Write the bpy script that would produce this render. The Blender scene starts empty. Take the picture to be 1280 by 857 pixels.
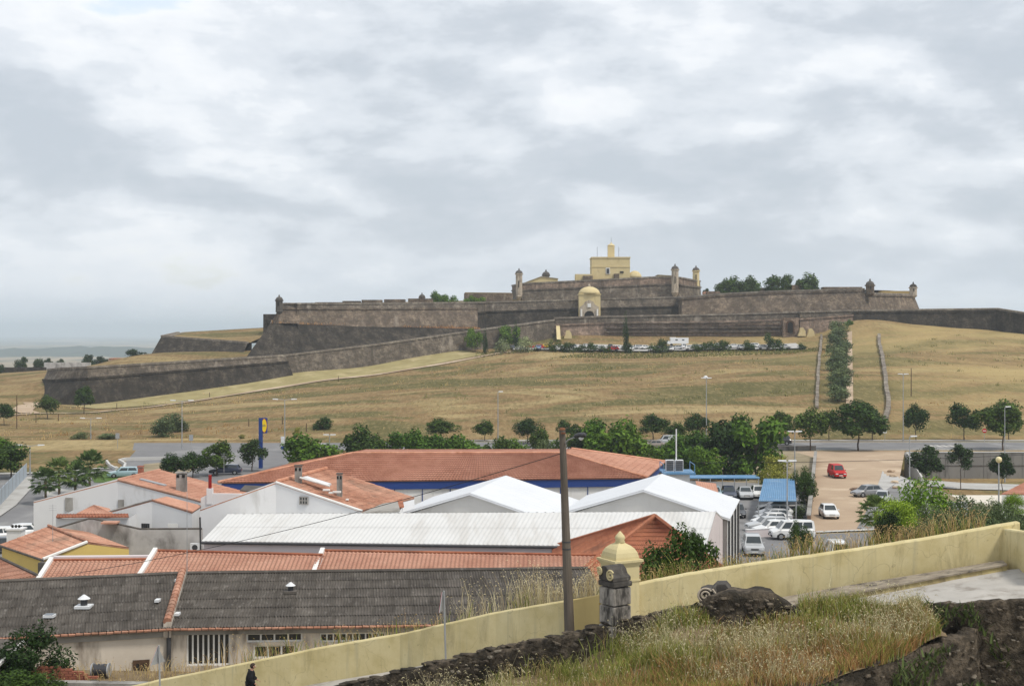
import bpy, bmesh, math, random
import numpy as np
from mathutils import Vector, Matrix

# ------------------------------------------------------------------ camera, sky, sun, exposure
scene = bpy.context.scene
COL = scene.collection
R = math.radians
F, CX, HY, H = 1700.0, 640.0, 415.0, 20.5      # focal length in photo pixels, principal column, horizon row, eye height

cam_d = bpy.data.cameras.new('camera')
cam_d.sensor_fit = 'HORIZONTAL'; cam_d.sensor_width = 36.0
cam_d.lens = F / 1280.0 * 36.0
cam_d.shift_y = -(428.5 - HY) / 1280.0
cam_d.clip_start = 0.5; cam_d.clip_end = 60000.0
cam = bpy.data.objects.new('camera', cam_d)
cam.location = (0, 0, H); cam.rotation_euler = (R(90), 0, 0)
COL.objects.link(cam); scene.camera = cam

SUN_EL, SUN_AZ = R(57), R(128)                 # high on the right, a little behind the viewer
world = bpy.data.worlds.new('World'); scene.world = world; world.use_nodes = True
wt = world.node_tree; wt.nodes.clear()
def wn(t, **k):
    n = wt.nodes.new(t)
    for a, b in k.items(): setattr(n, a, b)
    return n
def wmath(op, a=None, b=None, clamp=False):
    n = wn('ShaderNodeMath', operation=op, use_clamp=clamp)
    for i, v in enumerate((a, b)):
        if v is None: continue
        if isinstance(v, (int, float)): n.inputs[i].default_value = v
        else: wt.links.new(v, n.inputs[i])
    return n.outputs[0]
wtc = wn('ShaderNodeTexCoord')
wsep = wn('ShaderNodeSeparateXYZ'); wt.links.new(wtc.outputs['Generated'], wsep.inputs[0])
wz = wmath('MAXIMUM', wsep.outputs[2], 0.0)
def wnoise(scale, detail, rough, dist, off):
    mp = wn('ShaderNodeMapping'); mp.inputs['Location'].default_value = off; mp.inputs['Scale'].default_value = (1, 1, 2.5)
    wt.links.new(wtc.outputs['Generated'], mp.inputs[0])
    n = wn('ShaderNodeTexNoise'); n.inputs['Scale'].default_value = scale; n.inputs['Detail'].default_value = detail
    n.inputs['Roughness'].default_value = rough; n.inputs['Distortion'].default_value = dist
    wt.links.new(mp.outputs[0], n.inputs['Vector']); return n.outputs['Fac']
# cloud thickness here and a little higher up: thin upper rims are bright, thick bellies grey
OFF = (4.4, 4.4, 7.7)
n_here = wnoise(5.4, 12.0, 0.56, 0.10, OFF); n_up = wnoise(5.4, 12.0, 0.56, 0.10, (OFF[0], OFF[1], OFF[2] + 0.05))
n_big = wnoise(1.9, 3.0, 0.5, 0.0, (7.3, 0.4, 1.9))
wsum = wmath('ADD', wmath('ADD', wmath('MULTIPLY', n_here, 0.74), wmath('MULTIPLY', n_big, 0.26)), wmath('MULTIPLY', wmath('SUBTRACT', n_up, n_here), 0.95))
ramp = wn('ShaderNodeValToRGB'); wt.links.new(wsum, ramp.inputs[0])
cr = ramp.color_ramp
cr.elements[0].position = 0.385; cr.elements[0].color = (0.462, 0.468, 0.476, 1)
cr.elements[1].position = 0.62; cr.elements[1].color = (0.265, 0.29, 0.32, 1)
for p, c in ((0.43, (0.43, 0.442, 0.458, 1)), (0.46, (0.41, 0.425, 0.445, 1)), (0.476, (0.378, 0.396, 0.42, 1)), (0.52, (0.345, 0.366, 0.393, 1)), (0.56, (0.295, 0.317, 0.346, 1))):
    e = cr.elements.new(p); e.color = c
# low bank of even cloud towards the horizon
low = wn('ShaderNodeMapRange'); low.interpolation_type = 'SMOOTHSTEP'
low.inputs['From Min'].default_value = 0.0; low.inputs['From Max'].default_value = 0.09
low.inputs['To Min'].default_value = 0.6; low.inputs['To Max'].default_value = 0.0
wt.links.new(wz, low.inputs['Value'])
mixl = wn('ShaderNodeMixRGB'); mixl.inputs[2].default_value = (0.36, 0.385, 0.418, 1)
wt.links.new(low.outputs[0], mixl.inputs[0]); wt.links.new(ramp.outputs[0], mixl.inputs[1])
sky = wn('ShaderNodeTexSky', sky_type='NISHITA'); sky.sun_disc = False
sky.sun_elevation = SUN_EL; sky.sun_rotation = SUN_AZ
sky.air_density = 1.2; sky.dust_density = 2.0
bg_sky = wn('ShaderNodeBackground'); bg_sky.inputs[1].default_value = 0.12
wt.links.new(sky.outputs[0], bg_sky.inputs[0])
bg_cl = wn('ShaderNodeBackground'); bg_cl.inputs[1].default_value = 1.26
wt.links.new(mixl.outputs[0], bg_cl.inputs[0])
cov = wn('ShaderNodeMapRange'); cov.interpolation_type = 'SMOOTHSTEP'
cov.inputs['From Min'].default_value = 0.33; cov.inputs['From Max'].default_value = 0.41
cov.inputs['To Min'].default_value = 0.55; cov.inputs['To Max'].default_value = 0.97
wt.links.new(wsum, cov.inputs['Value'])
wmix = wn('ShaderNodeMixShader'); wt.links.new(cov.outputs[0], wmix.inputs[0])
wt.links.new(bg_sky.outputs[0], wmix.inputs[1]); wt.links.new(bg_cl.outputs[0], wmix.inputs[2])
wout = wn('ShaderNodeOutputWorld'); wt.links.new(wmix.outputs[0], wout.inputs[0])

sun_d = bpy.data.lights.new('sun', 'SUN'); sun_d.energy = 1.5; sun_d.angle = R(10); sun_d.color = (1.0, 0.94, 0.84)
sun_o = bpy.data.objects.new('sun', sun_d); COL.objects.link(sun_o)
_sd = Vector((math.sin(SUN_AZ) * math.cos(SUN_EL), math.cos(SUN_AZ) * math.cos(SUN_EL), math.sin(SUN_EL)))
sun_o.rotation_euler = (-_sd).to_track_quat('-Z', 'Y').to_euler(); sun_o.location = (0, 0, 200)

scene.view_settings.view_transform = 'Standard'; scene.view_settings.look = 'None'
scene.view_settings.exposure = 0.82; scene.view_settings.gamma = 1.0
scene.view_settings.use_curve_mapping = False
scene.render.engine = 'CYCLES'
scene.cycles.max_bounces = 6; scene.cycles.diffuse_bounces = 3; scene.cycles.glossy_bounces = 2
scene.cycles.transmission_bounces = 3; scene.cycles.volume_bounces = 2; scene.cycles.transparent_max_bounces = 6
scene.cycles.use_denoising = True; scene.cycles.caustics_reflective = False; scene.cycles.caustics_refractive = False

# ------------------------------------------------------------------ helpers
def W(px, py, D): return Vector(((px - CX) / F * D, D, H - (py - HY) / F * D))
def G(px, py, z=0.0):
    D = (H - z) * F / (py - HY); return Vector(((px - CX) / F * D, D, z))
def X(px, D): return (px - CX) / F * D
def Z(py, D): return H - (py - HY) / F * D
def lerp(a, b, t): return a + (b - a) * t
def sstep(a, b, v):
    t = np.clip((v - a) / (b - a), 0, 1); return t * t * (3 - 2 * t)

def tag(o, label=None, cat=None, group=None, kind=None):
    if label: o['label'] = label
    if cat: o['category'] = cat
    if group: o['group'] = group
    if kind: o['kind'] = kind
    return o
def thing(name, label, cat, loc=(0, 0, 0), rz=0.0, group=None):
    o = bpy.data.objects.new(name, None); COL.objects.link(o)
    o.empty_display_size = 0.3
    o.location = loc; o.rotation_euler = (0, 0, rz)
    return tag(o, label, cat, group)
def copy_tree(o, parent=None):
    c = o.copy(); COL.objects.link(c); c.parent = parent
    for ch in list(o.children): copy_tree(ch, c)
    return c

class MB:
    """collects faces; build() links them as one mesh object"""
    def __init__(self): self.v = []; self.f = []; self.m = []; self.mi = 0
    def pts(self, ps):
        n = len(self.v); self.v += [tuple(p) for p in ps]; return n
    def face(self, ps, mi=None):
        n = self.pts(ps); self.f.append(tuple(range(n, n + len(ps)))); self.m.append(self.mi if mi is None else mi); return self
    def idx(self, t): self.f.append(tuple(t)); self.m.append(self.mi)
    def hexa(self, b, t):
        """b, t: four bottom and four top points, counter-clockwise from above"""
        n = self.pts(list(b) + list(t))
        for q in ((3, 2, 1, 0), (4, 5, 6, 7), (0, 1, 5, 4), (1, 2, 6, 5), (2, 3, 7, 6), (3, 0, 4, 7)): self.idx([n + i for i in q])
        return self
    def box(self, c, s, rz=0.0, M=None):
        hx, hy, hz = s[0] / 2, s[1] / 2, s[2] / 2
        co, si = math.cos(rz), math.sin(rz)
        def p(x, y, z):
            q = Vector((c[0] + x * co - y * si, c[1] + x * si + y * co, c[2] + z))
            return M @ q if M else q
        return self.hexa([p(-hx, -hy, -hz), p(hx, -hy, -hz), p(hx, hy, -hz), p(-hx, hy, -hz)],
                         [p(-hx, -hy, hz), p(hx, -hy, hz), p(hx, hy, hz), p(-hx, hy, hz)])
    def prism(self, poly, z0, z1):
        n = len(poly); k = self.pts([(p[0], p[1], z0) for p in poly] + [(p[0], p[1], z1) for p in poly])
        self.idx([k + i for i in reversed(range(n))]); self.idx([k + n + i for i in range(n)])
        for i in range(n):
            j = (i + 1) % n; self.idx([k + i, k + j, k + n + j, k + n + i])
        return self
    def slab(self, poly, off):
        """extrude a 3d polygon by the vector off"""
        off = Vector(off); n = len(poly); ps = [Vector(p) for p in poly]
        k = self.pts(ps + [p + off for p in ps])
        self.idx([k + i for i in range(n)]); self.idx([k + n + i for i in reversed(range(n))])
        for i in range(n):
            j = (i + 1) % n; self.idx([k + j, k + i, k + n + i, k + n + j])
        return self
    def tube(self, p0, p1, r0, r1=None, n=8, cap=True):
        p0, p1 = Vector(p0), Vector(p1); r1 = r0 if r1 is None else r1
        d = (p1 - p0); d = d.normalized() if d.length > 1e-9 else Vector((0, 0, 1))
        a = d.orthogonal().normalized(); b = d.cross(a)
        ring = [(math.cos(2 * math.pi * i / n), math.sin(2 * math.pi * i / n)) for i in range(n)]
        k = self.pts([p0 + (a * c + b * s) * r0 for c, s in ring] + [p1 + (a * c + b * s) * r1 for c, s in ring])
        for i in range(n):
            j = (i + 1) % n; self.idx([k + i, k + j, k + n + j, k + n + i])
        if cap: self.idx([k + i for i in reversed(range(n))]); self.idx([k + n + i for i in range(n)])
        return self
    def path(self, ps, r, n=6):
        for i in range(len(ps) - 1):
            ra = r[i] if isinstance(r, (list, tuple)) else r; rb = r[i + 1] if isinstance(r, (list, tuple)) else r
            self.tube(ps[i], ps[i + 1], ra, rb, n)
        return self
    def lathe(self, prof, c=(0, 0, 0), n=16, rz=0.0, sq=None):
        """prof: (radius, z) from bottom to top"""
        rings = []
        for r, z in prof:
            rings.append(self.pts([(c[0] + r * math.cos(rz + 2 * math.pi * i / n), c[1] + r * math.sin(rz + 2 * math.pi * i / n), c[2] + z) for i in range(n)]))
        for a, b in zip(rings, rings[1:]):
            for i in range(n):
                j = (i + 1) % n; self.idx([a + i, a + j, b + j, b + i])
        self.idx([rings[0] + i for i in reversed(range(n))]); self.idx([rings[-1] + i for i in range(n)])
        return self
    def mesh(self, name, mats, off=(0, 0, 0), smooth=False):
        me = bpy.data.meshes.new(name); o = Vector(off)
        me.from_pydata([(v[0] - o.x, v[1] - o.y, v[2] - o.z) for v in self.v], [], self.f)
        for m in (mats if isinstance(mats, (list, tuple)) else [mats]): me.materials.append(m)
        me.polygons.foreach_set('material_index', self.m)
        if smooth: me.polygons.foreach_set('use_smooth', [True] * len(self.f))
        me.update(); return me
    def build(self, name, mats, parent=None, smooth=False, world=True, loc=None):
        off = Vector((0, 0, 0))
        if loc is not None: off = Vector(loc)
        elif parent is not None and world:
            p = parent
            while p is not None: off = off + p.location; p = p.parent
        me = self.mesh(name, mats, off, smooth)
        o = bpy.data.objects.new(name, me); COL.objects.link(o); o.parent = parent
        if loc is not None: o.location = loc
        return o
def np_mesh(name, verts, faces, mat, parent=None, loc=(0, 0, 0), smooth=False, link=True):
    """verts (n,3), faces (m,3|4) numpy"""
    me = bpy.data.meshes.new(name); verts = np.asarray(verts, dtype=np.float32); faces = np.asarray(faces, dtype=np.int32)
    m, k = faces.shape
    me.vertices.add(len(verts)); me.vertices.foreach_set('co', verts.ravel())
    me.loops.add(m * k); me.loops.foreach_set('vertex_index', faces.ravel())
    me.polygons.add(m); me.polygons.foreach_set('loop_start', np.arange(0, m * k, k, dtype=np.int32))
    me.polygons.foreach_set('loop_total', np.full(m, k, dtype=np.int32))
    if smooth: me.polygons.foreach_set('use_smooth', np.ones(m, dtype=bool))
    me.update(calc_edges=True)
    for q in (mat if isinstance(mat, (list, tuple)) else [mat]): me.materials.append(q)
    if not link: return me
    o = bpy.data.objects.new(name, me); COL.objects.link(o); o.parent = parent; o.location = loc
    return o
def mesh_obj(name, me, parent=None, loc=(0, 0, 0), scale=None, rz=None):
    o = bpy.data.objects.new(name, me); COL.objects.link(o); o.parent = parent; o.location = loc
    if scale is not None: o.scale = scale if isinstance(scale, (tuple, list)) else (scale,) * 3
    if rz is not None: o.rotation_euler = (0, 0, rz)
    return o

# ------------------------------------------------------------------ materials
class NT:
    def __init__(self, name):
        self.mat = bpy.data.materials.new(name); self.mat.use_nodes = True
        self.t = self.mat.node_tree; self.t.nodes.clear()
        self.out = self.n('ShaderNodeOutputMaterial'); self.p = self.n('ShaderNodeBsdfPrincipled')
        self.l(self.p.outputs[0], self.out.inputs[0])
    def n(self, t, **k):
        x = self.t.nodes.new(t)
        for a, b in k.items(): setattr(x, a, b)
        return x
    def l(self, a, b): self.t.links.new(a, b)
    def pos(self, scale=(1, 1, 1), obj=False):
        if obj: s = self.n('ShaderNodeTexCoord').outputs['Object']
        else: s = self.n('ShaderNodeNewGeometry').outputs['Position']
        m = self.n('ShaderNodeMapping'); m.inputs['Scale'].default_value = scale; self.l(s, m.inputs[0]); return m.outputs[0]
    def noise(self, vec, scale, detail=5, rough=0.55, dist=0.0):
        x = self.n('ShaderNodeTexNoise'); x.inputs['Scale'].default_value = scale; x.inputs['Detail'].default_value = detail
        x.inputs['Roughness'].default_value = rough; x.inputs['Distortion'].default_value = dist; self.l(vec, x.inputs['Vector']); return x.outputs['Fac']
    def ramp(self, fac, stops):
        r = self.n('ShaderNodeValToRGB'); self.l(fac, r.inputs[0]); e = r.color_ramp.elements
        e[0].position, e[0].color = stops[0][0], (*stops[0][1], 1); e[1].position, e[1].color = stops[-1][0], (*stops[-1][1], 1)
        for p, c in stops[1:-1]: q = e.new(p); q.color = (*c, 1)
        return r.outputs[0]
    def mix(self, fac, a, b, mode='MIX'):
        m = self.n('ShaderNodeMixRGB', blend_type=mode)
        for i, v in enumerate((fac, a, b)):
            if isinstance(v, (int, float)): m.inputs[i].default_value = v
            elif isinstance(v, tuple): m.inputs[i].default_value = (*v, 1)
            else: self.l(v, m.inputs[i])
        return m.outputs[0]
    def mr(self, v, a, b, c=0.0, d=1.0):
        m = self.n('ShaderNodeMapRange'); self.l(v, m.inputs[0])
        for i, x in enumerate((a, b, c, d)): m.inputs[i + 1].default_value = x
        return m.outputs[0]
    def bump(self, h, strength, dist=0.05):
        b = self.n('ShaderNodeBump'); b.inputs['Strength'].default_value = strength; b.inputs['Distance'].default_value = dist
        self.l(h, b.inputs['Height']); self.l(b.outputs[0], self.p.inputs['Normal'])
    def col(self, c):
        if isinstance(c, tuple): self.p.inputs['Base Color'].default_value = (*c, 1)
        else: self.l(c, self.p.inputs['Base Color'])
    def rough(self, r, spec=0.25, metal=0.0):
        self.p.inputs['Roughness'].default_value = r; self.p.inputs['Specular IOR Level'].default_value = spec; self.p.inputs['Metallic'].default_value = metal
M = {}
def pmat(name, c1, c2=None, scale=1.0, rough=0.8, spec=0.2, metal=0.0, stretch=(1, 1, 1), bump=0.0, bdist=0.03, bscale=None, stain=None, stain_scale=0.6, stain_lo=0.52, stain_hi=0.66, stain_stretch=(1, 1, 0.35), obj=False, detail=6):
    t = NT(name); c2 = c2 or tuple(x * 0.8 for x in c1)
    v = t.pos(stretch, obj); f = t.noise(v, scale, detail, 0.6)
    c = t.ramp(f, [(0.3, c2), (0.7, c1)])
    if stain:
        s = t.noise(t.pos(stain_stretch, obj), stain_scale, 7, 0.62, 0.3)
        c = t.mix(t.mr(s, stain_lo, stain_hi), c, stain)
    t.col(c); t.rough(rough, spec, metal)
    if bump: t.bump(t.noise(t.pos((1, 1, 1), obj), bscale or scale * 4, 5, 0.6), bump, bdist)
    M[name] = t.mat; return t.mat

def leafmat(name, c1, c2, trans=0.22):
    t = NT(name); g = t.n('ShaderNodeNewGeometry'); oi = t.n('ShaderNodeObjectInfo')
    c = t.ramp(g.outputs['Random Per Island'], [(0.0, c2), (0.65, c1), (1.0, tuple(min(1, x * 1.5) for x in c1))])
    hs = t.n('ShaderNodeHueSaturation'); t.l(c, hs.inputs['Color'])
    t.l(t.mr(oi.outputs['Random'], 0, 1, 0.68, 1.3), hs.inputs['Value'])
    t.l(t.mr(oi.outputs['Random'], 0, 1, 0.515, 0.485), hs.inputs['Hue'])
    t.col(hs.outputs[0]); t.rough(0.65, 0.2)
    tr = t.n('ShaderNodeBsdfTranslucent'); t.l(hs.outputs[0], tr.inputs[0])
    mx = t.n('ShaderNodeMixShader'); mx.inputs[0].default_value = trans
    t.l(t.p.outputs[0], mx.inputs[1]); t.l(tr.outputs[0], mx.inputs[2]); t.l(mx.outputs[0], t.out.inputs[0])
    M[name] = t.mat; return t.mat
leafmat('leaf_street', (0.048, 0.091, 0.012), (0.017, 0.036, 0.006))
leafmat('leaf_bright', (0.104, 0.186, 0.017), (0.036, 0.081, 0.008))
leafmat('leaf_lime', (0.205, 0.316, 0.028), (0.080, 0.149, 0.012))
leafmat('leaf_dark', (0.028, 0.058, 0.011), (0.012, 0.024, 0.005))
leafmat('leaf_olive', (0.118, 0.158, 0.062), (0.042, 0.062, 0.026))
leafmat('leaf_cypress', (0.031, 0.060, 0.013), (0.010, 0.023, 0.006))
leafmat('leaf_yellow', (0.264, 0.261, 0.042), (0.125, 0.137, 0.021))
leafmat('leaf_palm', (0.11, 0.165, 0.045), (0.045, 0.075, 0.02))
leafmat('leaf_oleander', (0.278, 0.310, 0.158), (0.069, 0.109, 0.040))
leafmat('blade_green', (0.25, 0.275, 0.065), (0.12, 0.15, 0.032), 0.3)
leafmat('blade_olive', (0.20, 0.20, 0.07), (0.10, 0.10, 0.035), 0.3)
leafmat('blade_ivy', (0.085, 0.115, 0.035), (0.03, 0.045, 0.015), 0.2)
leafmat('blade_dry', (0.50, 0.385, 0.175), (0.30, 0.20, 0.085), 0.3)
leafmat('blade_straw', (0.70, 0.60, 0.39), (0.42, 0.32, 0.16), 0.3)
leafmat('blade_rust', (0.50, 0.285, 0.125), (0.30, 0.155, 0.065), 0.3)
pmat('bark', (0.12, 0.09, 0.065), (0.06, 0.045, 0.035), 6, 0.9, bump=0.5, bscale=14)
pmat('trunk_palm', (0.16, 0.12, 0.08), (0.07, 0.05, 0.035), 5, 0.95, bump=0.6)
# fortress masonry
def stonemat(name, c1, c2, dark, amt, hi=None):
    t = NT(name); v = t.pos()
    f = t.noise(v, 0.30, 10, 0.80, 0.2)
    c = t.ramp(f, [(0.43, c2), (0.5, lerp3(c1, c2, 0.4)), (0.57, tuple(x * 1.25 for x in c1))])
    s = t.noise(t.pos((0.6, 0.6, 0.5)), 0.42, 9, 0.72, 0.5)
    c = t.mix(t.mr(s, 0.50 - amt * 0.25, 0.72 - amt * 0.15, 0, 0.85), c, dark)
    g = t.noise(t.pos((0.8, 0.8, 1.3)), 1.1, 6, 0.8); c = t.mix(t.mr(g, 0.46, 0.58, 0.0, 0.75), c, lerp3(c1, dark, 0.8)); st = t.noise(t.pos((1.2, 1.2, 0.07)), 0.7, 6, 0.7); c = t.mix(t.mr(st, 0.50, 0.66, 0, 0.5), c, dark)
    if hi:
        h = t.noise(t.pos((0.8, 0.8, 0.25)), 0.3, 7, 0.6, 0.3); c = t.mix(t.mr(h, 0.58, 0.70, 0, 0.7), c, hi)
    t.col(c); t.rough(0.95, 0.1); t.bump(t.noise(v, 1.2, 6, 0.7), 0.9, 0.4)
    M[name] = t.mat
def lerp3(a, b, t): return tuple(x + (y - x) * t for x, y in zip(a, b))
stonemat('fort_dark', (0.105, 0.088, 0.07), (0.042, 0.036, 0.030), (0.022, 0.020, 0.018), 0.5)
stonemat('fort_mid', (0.215, 0.179, 0.140), (0.117, 0.095, 0.075), (0.055, 0.047, 0.039), 0.3, (0.36, 0.315, 0.26))
stonemat('fort_pink', (0.296, 0.218, 0.164), (0.179, 0.129, 0.098), (0.066, 0.053, 0.043), 0.3, (0.40, 0.31, 0.24))
stonemat('fort_brown', (0.234, 0.183, 0.136), (0.133, 0.101, 0.078), (0.066, 0.055, 0.044), 0.25, (0.30, 0.25, 0.2))
stonemat('fort_rose', (0.36, 0.265, 0.205), (0.24, 0.175, 0.135), (0.10, 0.082, 0.068), 0.12, (0.44, 0.34, 0.27))
stonemat('fort_cap', (0.30, 0.265, 0.215), (0.20, 0.17, 0.14), (0.12, 0.10, 0.085), 0.1)
pmat('rubble', (0.185, 0.148, 0.108), (0.030, 0.024, 0.018), 6.0, 0.95, detail=10, stain=(0.032, 0.027, 0.02), stain_scale=1.1, stain_lo=0.42, stain_hi=0.6, stain_stretch=(1, 1, 1), bump=1.0, bscale=9, bdist=0.12)
pmat('turret_stone', (0.50, 0.44, 0.35), (0.34, 0.28, 0.22), 1.2, 0.9, stain=(0.16, 0.13, 0.11), stain_scale=1.4)
pmat('turret_dark', (0.13, 0.115, 0.10), (0.06, 0.055, 0.05), 2.0, 0.9)
pmat('keep_yellow', (0.62, 0.515, 0.29), (0.55, 0.45, 0.245), 0.5, 0.9, stain=(0.42, 0.33, 0.17), stain_lo=0.58, stain_hi=0.75)
pmat('keep_roof', (0.50, 0.46, 0.36), (0.35, 0.31, 0.25), 1.0, 0.9)
pmat('dark_opening', (0.012, 0.011, 0.011), (0.02, 0.018, 0.016), 3, 0.9)
# foreground paint and stone
def plastermat():
    t = NT('wall_yellow'); v = t.pos()
    c = t.ramp(t.noise(v, 0.8, 8, 0.65), [(0.35, (0.50, 0.415, 0.205)), (0.5, (0.59, 0.50, 0.27)), (0.68, (0.65, 0.565, 0.33))])
    c = t.mix(t.mr(t.noise(t.pos((1.6, 1.6, 0.35)), 1.3, 9, 0.7, 0.5), 0.56, 0.74, 0, 0.75), c, (0.30, 0.25, 0.135))
    c = t.mix(t.mr(t.noise(t.pos((3.0, 3.0, 0.16)), 1.6, 6, 0.65), 0.56, 0.72, 0, 0.5), c, (0.36, 0.33, 0.22))
    c = t.mix(t.mr(t.noise(v, 7.0, 8, 0.75, 0.4), 0.62, 0.70, 0, 0.8), c, (0.16, 0.135, 0.09))
    vo = t.n('ShaderNodeTexVoronoi', feature='DISTANCE_TO_EDGE'); vo.inputs['Scale'].default_value = 0.55
    wv_ = t.n('ShaderNodeVectorMath', operation='ADD'); nz = t.n('ShaderNodeTexNoise'); nz.inputs['Scale'].default_value = 1.4; t.l(v, nz.inputs['Vector']); t.l(v, wv_.inputs[0]); t.l(nz.outputs['Color'], wv_.inputs[1]); t.l(wv_.outputs[0], vo.inputs['Vector'])
    c = t.mix(t.mr(vo.outputs['Distance'], 0.005, 0.0, 0, 0.4), c, (0.15, 0.12, 0.075))
    t.col(c); t.rough(0.9, 0.15); t.bump(t.noise(v, 22, 6, 0.7), 0.25, 0.015); M['wall_yellow'] = t.mat
plastermat()
pmat('wall_ochre', (0.58, 0.445, 0.19), (0.52, 0.40, 0.17), 1.4, 0.85, stain=(0.25, 0.2, 0.1), stain_scale=2.2, stain_lo=0.56, stain_hi=0.7)
pmat('wall_yellow_dirty', (0.46, 0.38, 0.18), (0.30, 0.235, 0.12), 2.4, 0.9, stain=(0.10, 0.085, 0.06), stain_scale=2.0, stain_lo=0.5, stain_hi=0.66)
pmat('pier_yellow', (0.60, 0.515, 0.295), (0.54, 0.46, 0.255), 2, 0.8, stain=(0.4, 0.35, 0.2), stain_scale=2.5, stain_lo=0.6, stain_hi=0.8)
pmat('pillar_stone', (0.42, 0.385, 0.34), (0.25, 0.225, 0.2), 4, 0.9, stain=(0.055, 0.05, 0.045), stain_scale=2.2, stain_lo=0.5, stain_hi=0.62, bump=0.5, bscale=25, bdist=0.02)
pmat('pillar_black', (0.10, 0.09, 0.08), (0.04, 0.037, 0.034), 4, 0.92, stain=(0.26, 0.24, 0.21), stain_scale=2.6, stain_lo=0.58, stain_hi=0.7, bump=0.6, bscale=25, bdist=0.02)
pmat('concrete_pole', (0.155, 0.13, 0.105), (0.095, 0.08, 0.066), 3, 0.9, stretch=(1, 1, 0.2), bump=0.3, bscale=20, bdist=0.01)
pmat('paving', (0.46, 0.435, 0.40), (0.36, 0.34, 0.31), 1.2, 0.95, stain=(0.26, 0.235, 0.205), stain_scale=1.0, stain_stretch=(1, 1, 1), bump=0.3, bscale=18, bdist=0.01)
pmat('bench_top', (0.36, 0.31, 0.24), (0.20, 0.165, 0.125), 2.4, 0.95, stain=(0.09, 0.08, 0.065), stain_scale=2.2, stain_stretch=(1, 1, 1), bump=0.5, bscale=20, bdist=0.02)
pmat('soil', (0.24, 0.175, 0.10), (0.13, 0.095, 0.055), 1.5, 0.98, bump=0.6, bscale=9, bdist=0.06)
# town
pmat('whitewash', (0.70, 0.70, 0.70), (0.64, 0.64, 0.645), 0.5, 0.9, stain=(0.46, 0.45, 0.43), stain_scale=0.55, stain_lo=0.57, stain_hi=0.76)
pmat('whitewash_pink', (0.64, 0.58, 0.585), (0.58, 0.52, 0.53), 0.4, 0.9, stain=(0.5, 0.46, 0.46), stain_lo=0.6, stain_hi=0.75)
pmat('cement_stained', (0.54, 0.525, 0.51), (0.38, 0.365, 0.355), 0.6, 0.95, stain=(0.13, 0.12, 0.11), stain_scale=0.42, stain_lo=0.50, stain_hi=0.68, stain_stretch=(1, 1, 0.7))
pmat('cement_grey', (0.36, 0.345, 0.32), (0.26, 0.245, 0.225), 0.8, 0.95, stain=(0.16, 0.15, 0.135), stain_scale=0.5)
pmat('shed_wall', (0.62, 0.56, 0.485), (0.50, 0.44, 0.37), 0.6, 0.95, stain=(0.19, 0.155, 0.125), stain_scale=0.7, stain_lo=0.52, stain_hi=0.66, stain_stretch=(1, 1, 0.3))
pmat('house_yellow', (0.62, 0.46, 0.15), (0.55, 0.41, 0.14), 0.6, 0.9)
pmat('roof_white', (0.62, 0.615, 0.60), (0.575, 0.57, 0.555), 0.5, 0.55, stain=(0.52, 0.505, 0.48), stain_scale=0.6, stain_stretch=(1.3, 0.12, 1))
pmat('roof_sheet_white', (0.66, 0.675, 0.70), (0.61, 0.625, 0.65), 0.4, 0.5)
pmat('gable_grey', (0.56, 0.55, 0.53), (0.49, 0.48, 0.465), 0.5, 0.9, stain=(0.40, 0.385, 0.36), stain_scale=0.4, stain_lo=0.55, stain_hi=0.7)
def tilemat(name, c1, c2, c3, dirx=(1, 0), pitch=0.0, rows=0.0, moss=None):
    t = NT(name); v = t.pos()
    f = t.noise(v, 0.9, 7, 0.7); c = t.ramp(f, [(0.34, c2), (0.52, c1), (0.68, c3)])
    s = t.noise(v, 4.0, 5, 0.8); c = t.mix(t.mr(s, 0.45, 0.62, 0, 0.55), c, tuple(x * 0.8 for x in c2)); s3 = t.noise(t.pos((0.2, 0.2, 0.2)), 1.0, 6, 0.6); c = t.mix(t.mr(s3, 0.46, 0.62, 0, 0.4), c, tuple(x * 1.12 for x in c3))
    if moss:
        s2 = t.noise(t.pos((0.35, 0.35, 0.35)), 1.0, 7, 0.65, 0.4); c = t.mix(t.mr(s2, 0.52, 0.68, 0, 0.75), c, moss)
    t.col(c); t.rough(0.85, 0.15)
    if pitch:
        sp = t.n('ShaderNodeSeparateXYZ'); t.l(v, sp.inputs[0])
        def mth(op, a, b):
            m = t.n('ShaderNodeMath', operation=op)
            for i, q in enumerate((a, b)):
                if isinstance(q, (int, float)): m.inputs[i].default_value = q
                else: t.l(q, m.inputs[i])
            return m.outputs[0]
        u = mth('ADD', mth('MULTIPLY', sp.outputs[0], dirx[0] * 2 * math.pi / pitch), mth('MULTIPLY', sp.outputs[1], dirx[1] * 2 * math.pi / pitch))
        t.bump(mth('SINE', u, 0.0), 1.0, 0.05)
    M[name] = t.mat
tilemat('tile_market', (0.36, 0.165, 0.11), (0.28, 0.12, 0.08), (0.43, 0.22, 0.155))
tilemat('tile_pale', (0.47, 0.25, 0.175), (0.39, 0.19, 0.13), (0.53, 0.31, 0.225))  # pale orange tile; also the lit slope colour on two darker roofs
tilemat('tile_old', (0.42, 0.205, 0.135), (0.27, 0.135, 0.09), (0.54, 0.32, 0.23), moss=(0.19, 0.135, 0.10))
tilemat('tile_dark', (0.34, 0.125, 0.07), (0.22, 0.08, 0.05), (0.40, 0.175, 0.10), moss=(0.16, 0.075, 0.05))
tilemat('tile_ridge', (0.56, 0.27, 0.17), (0.40, 0.17, 0.10), (0.66, 0.38, 0.27))
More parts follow.
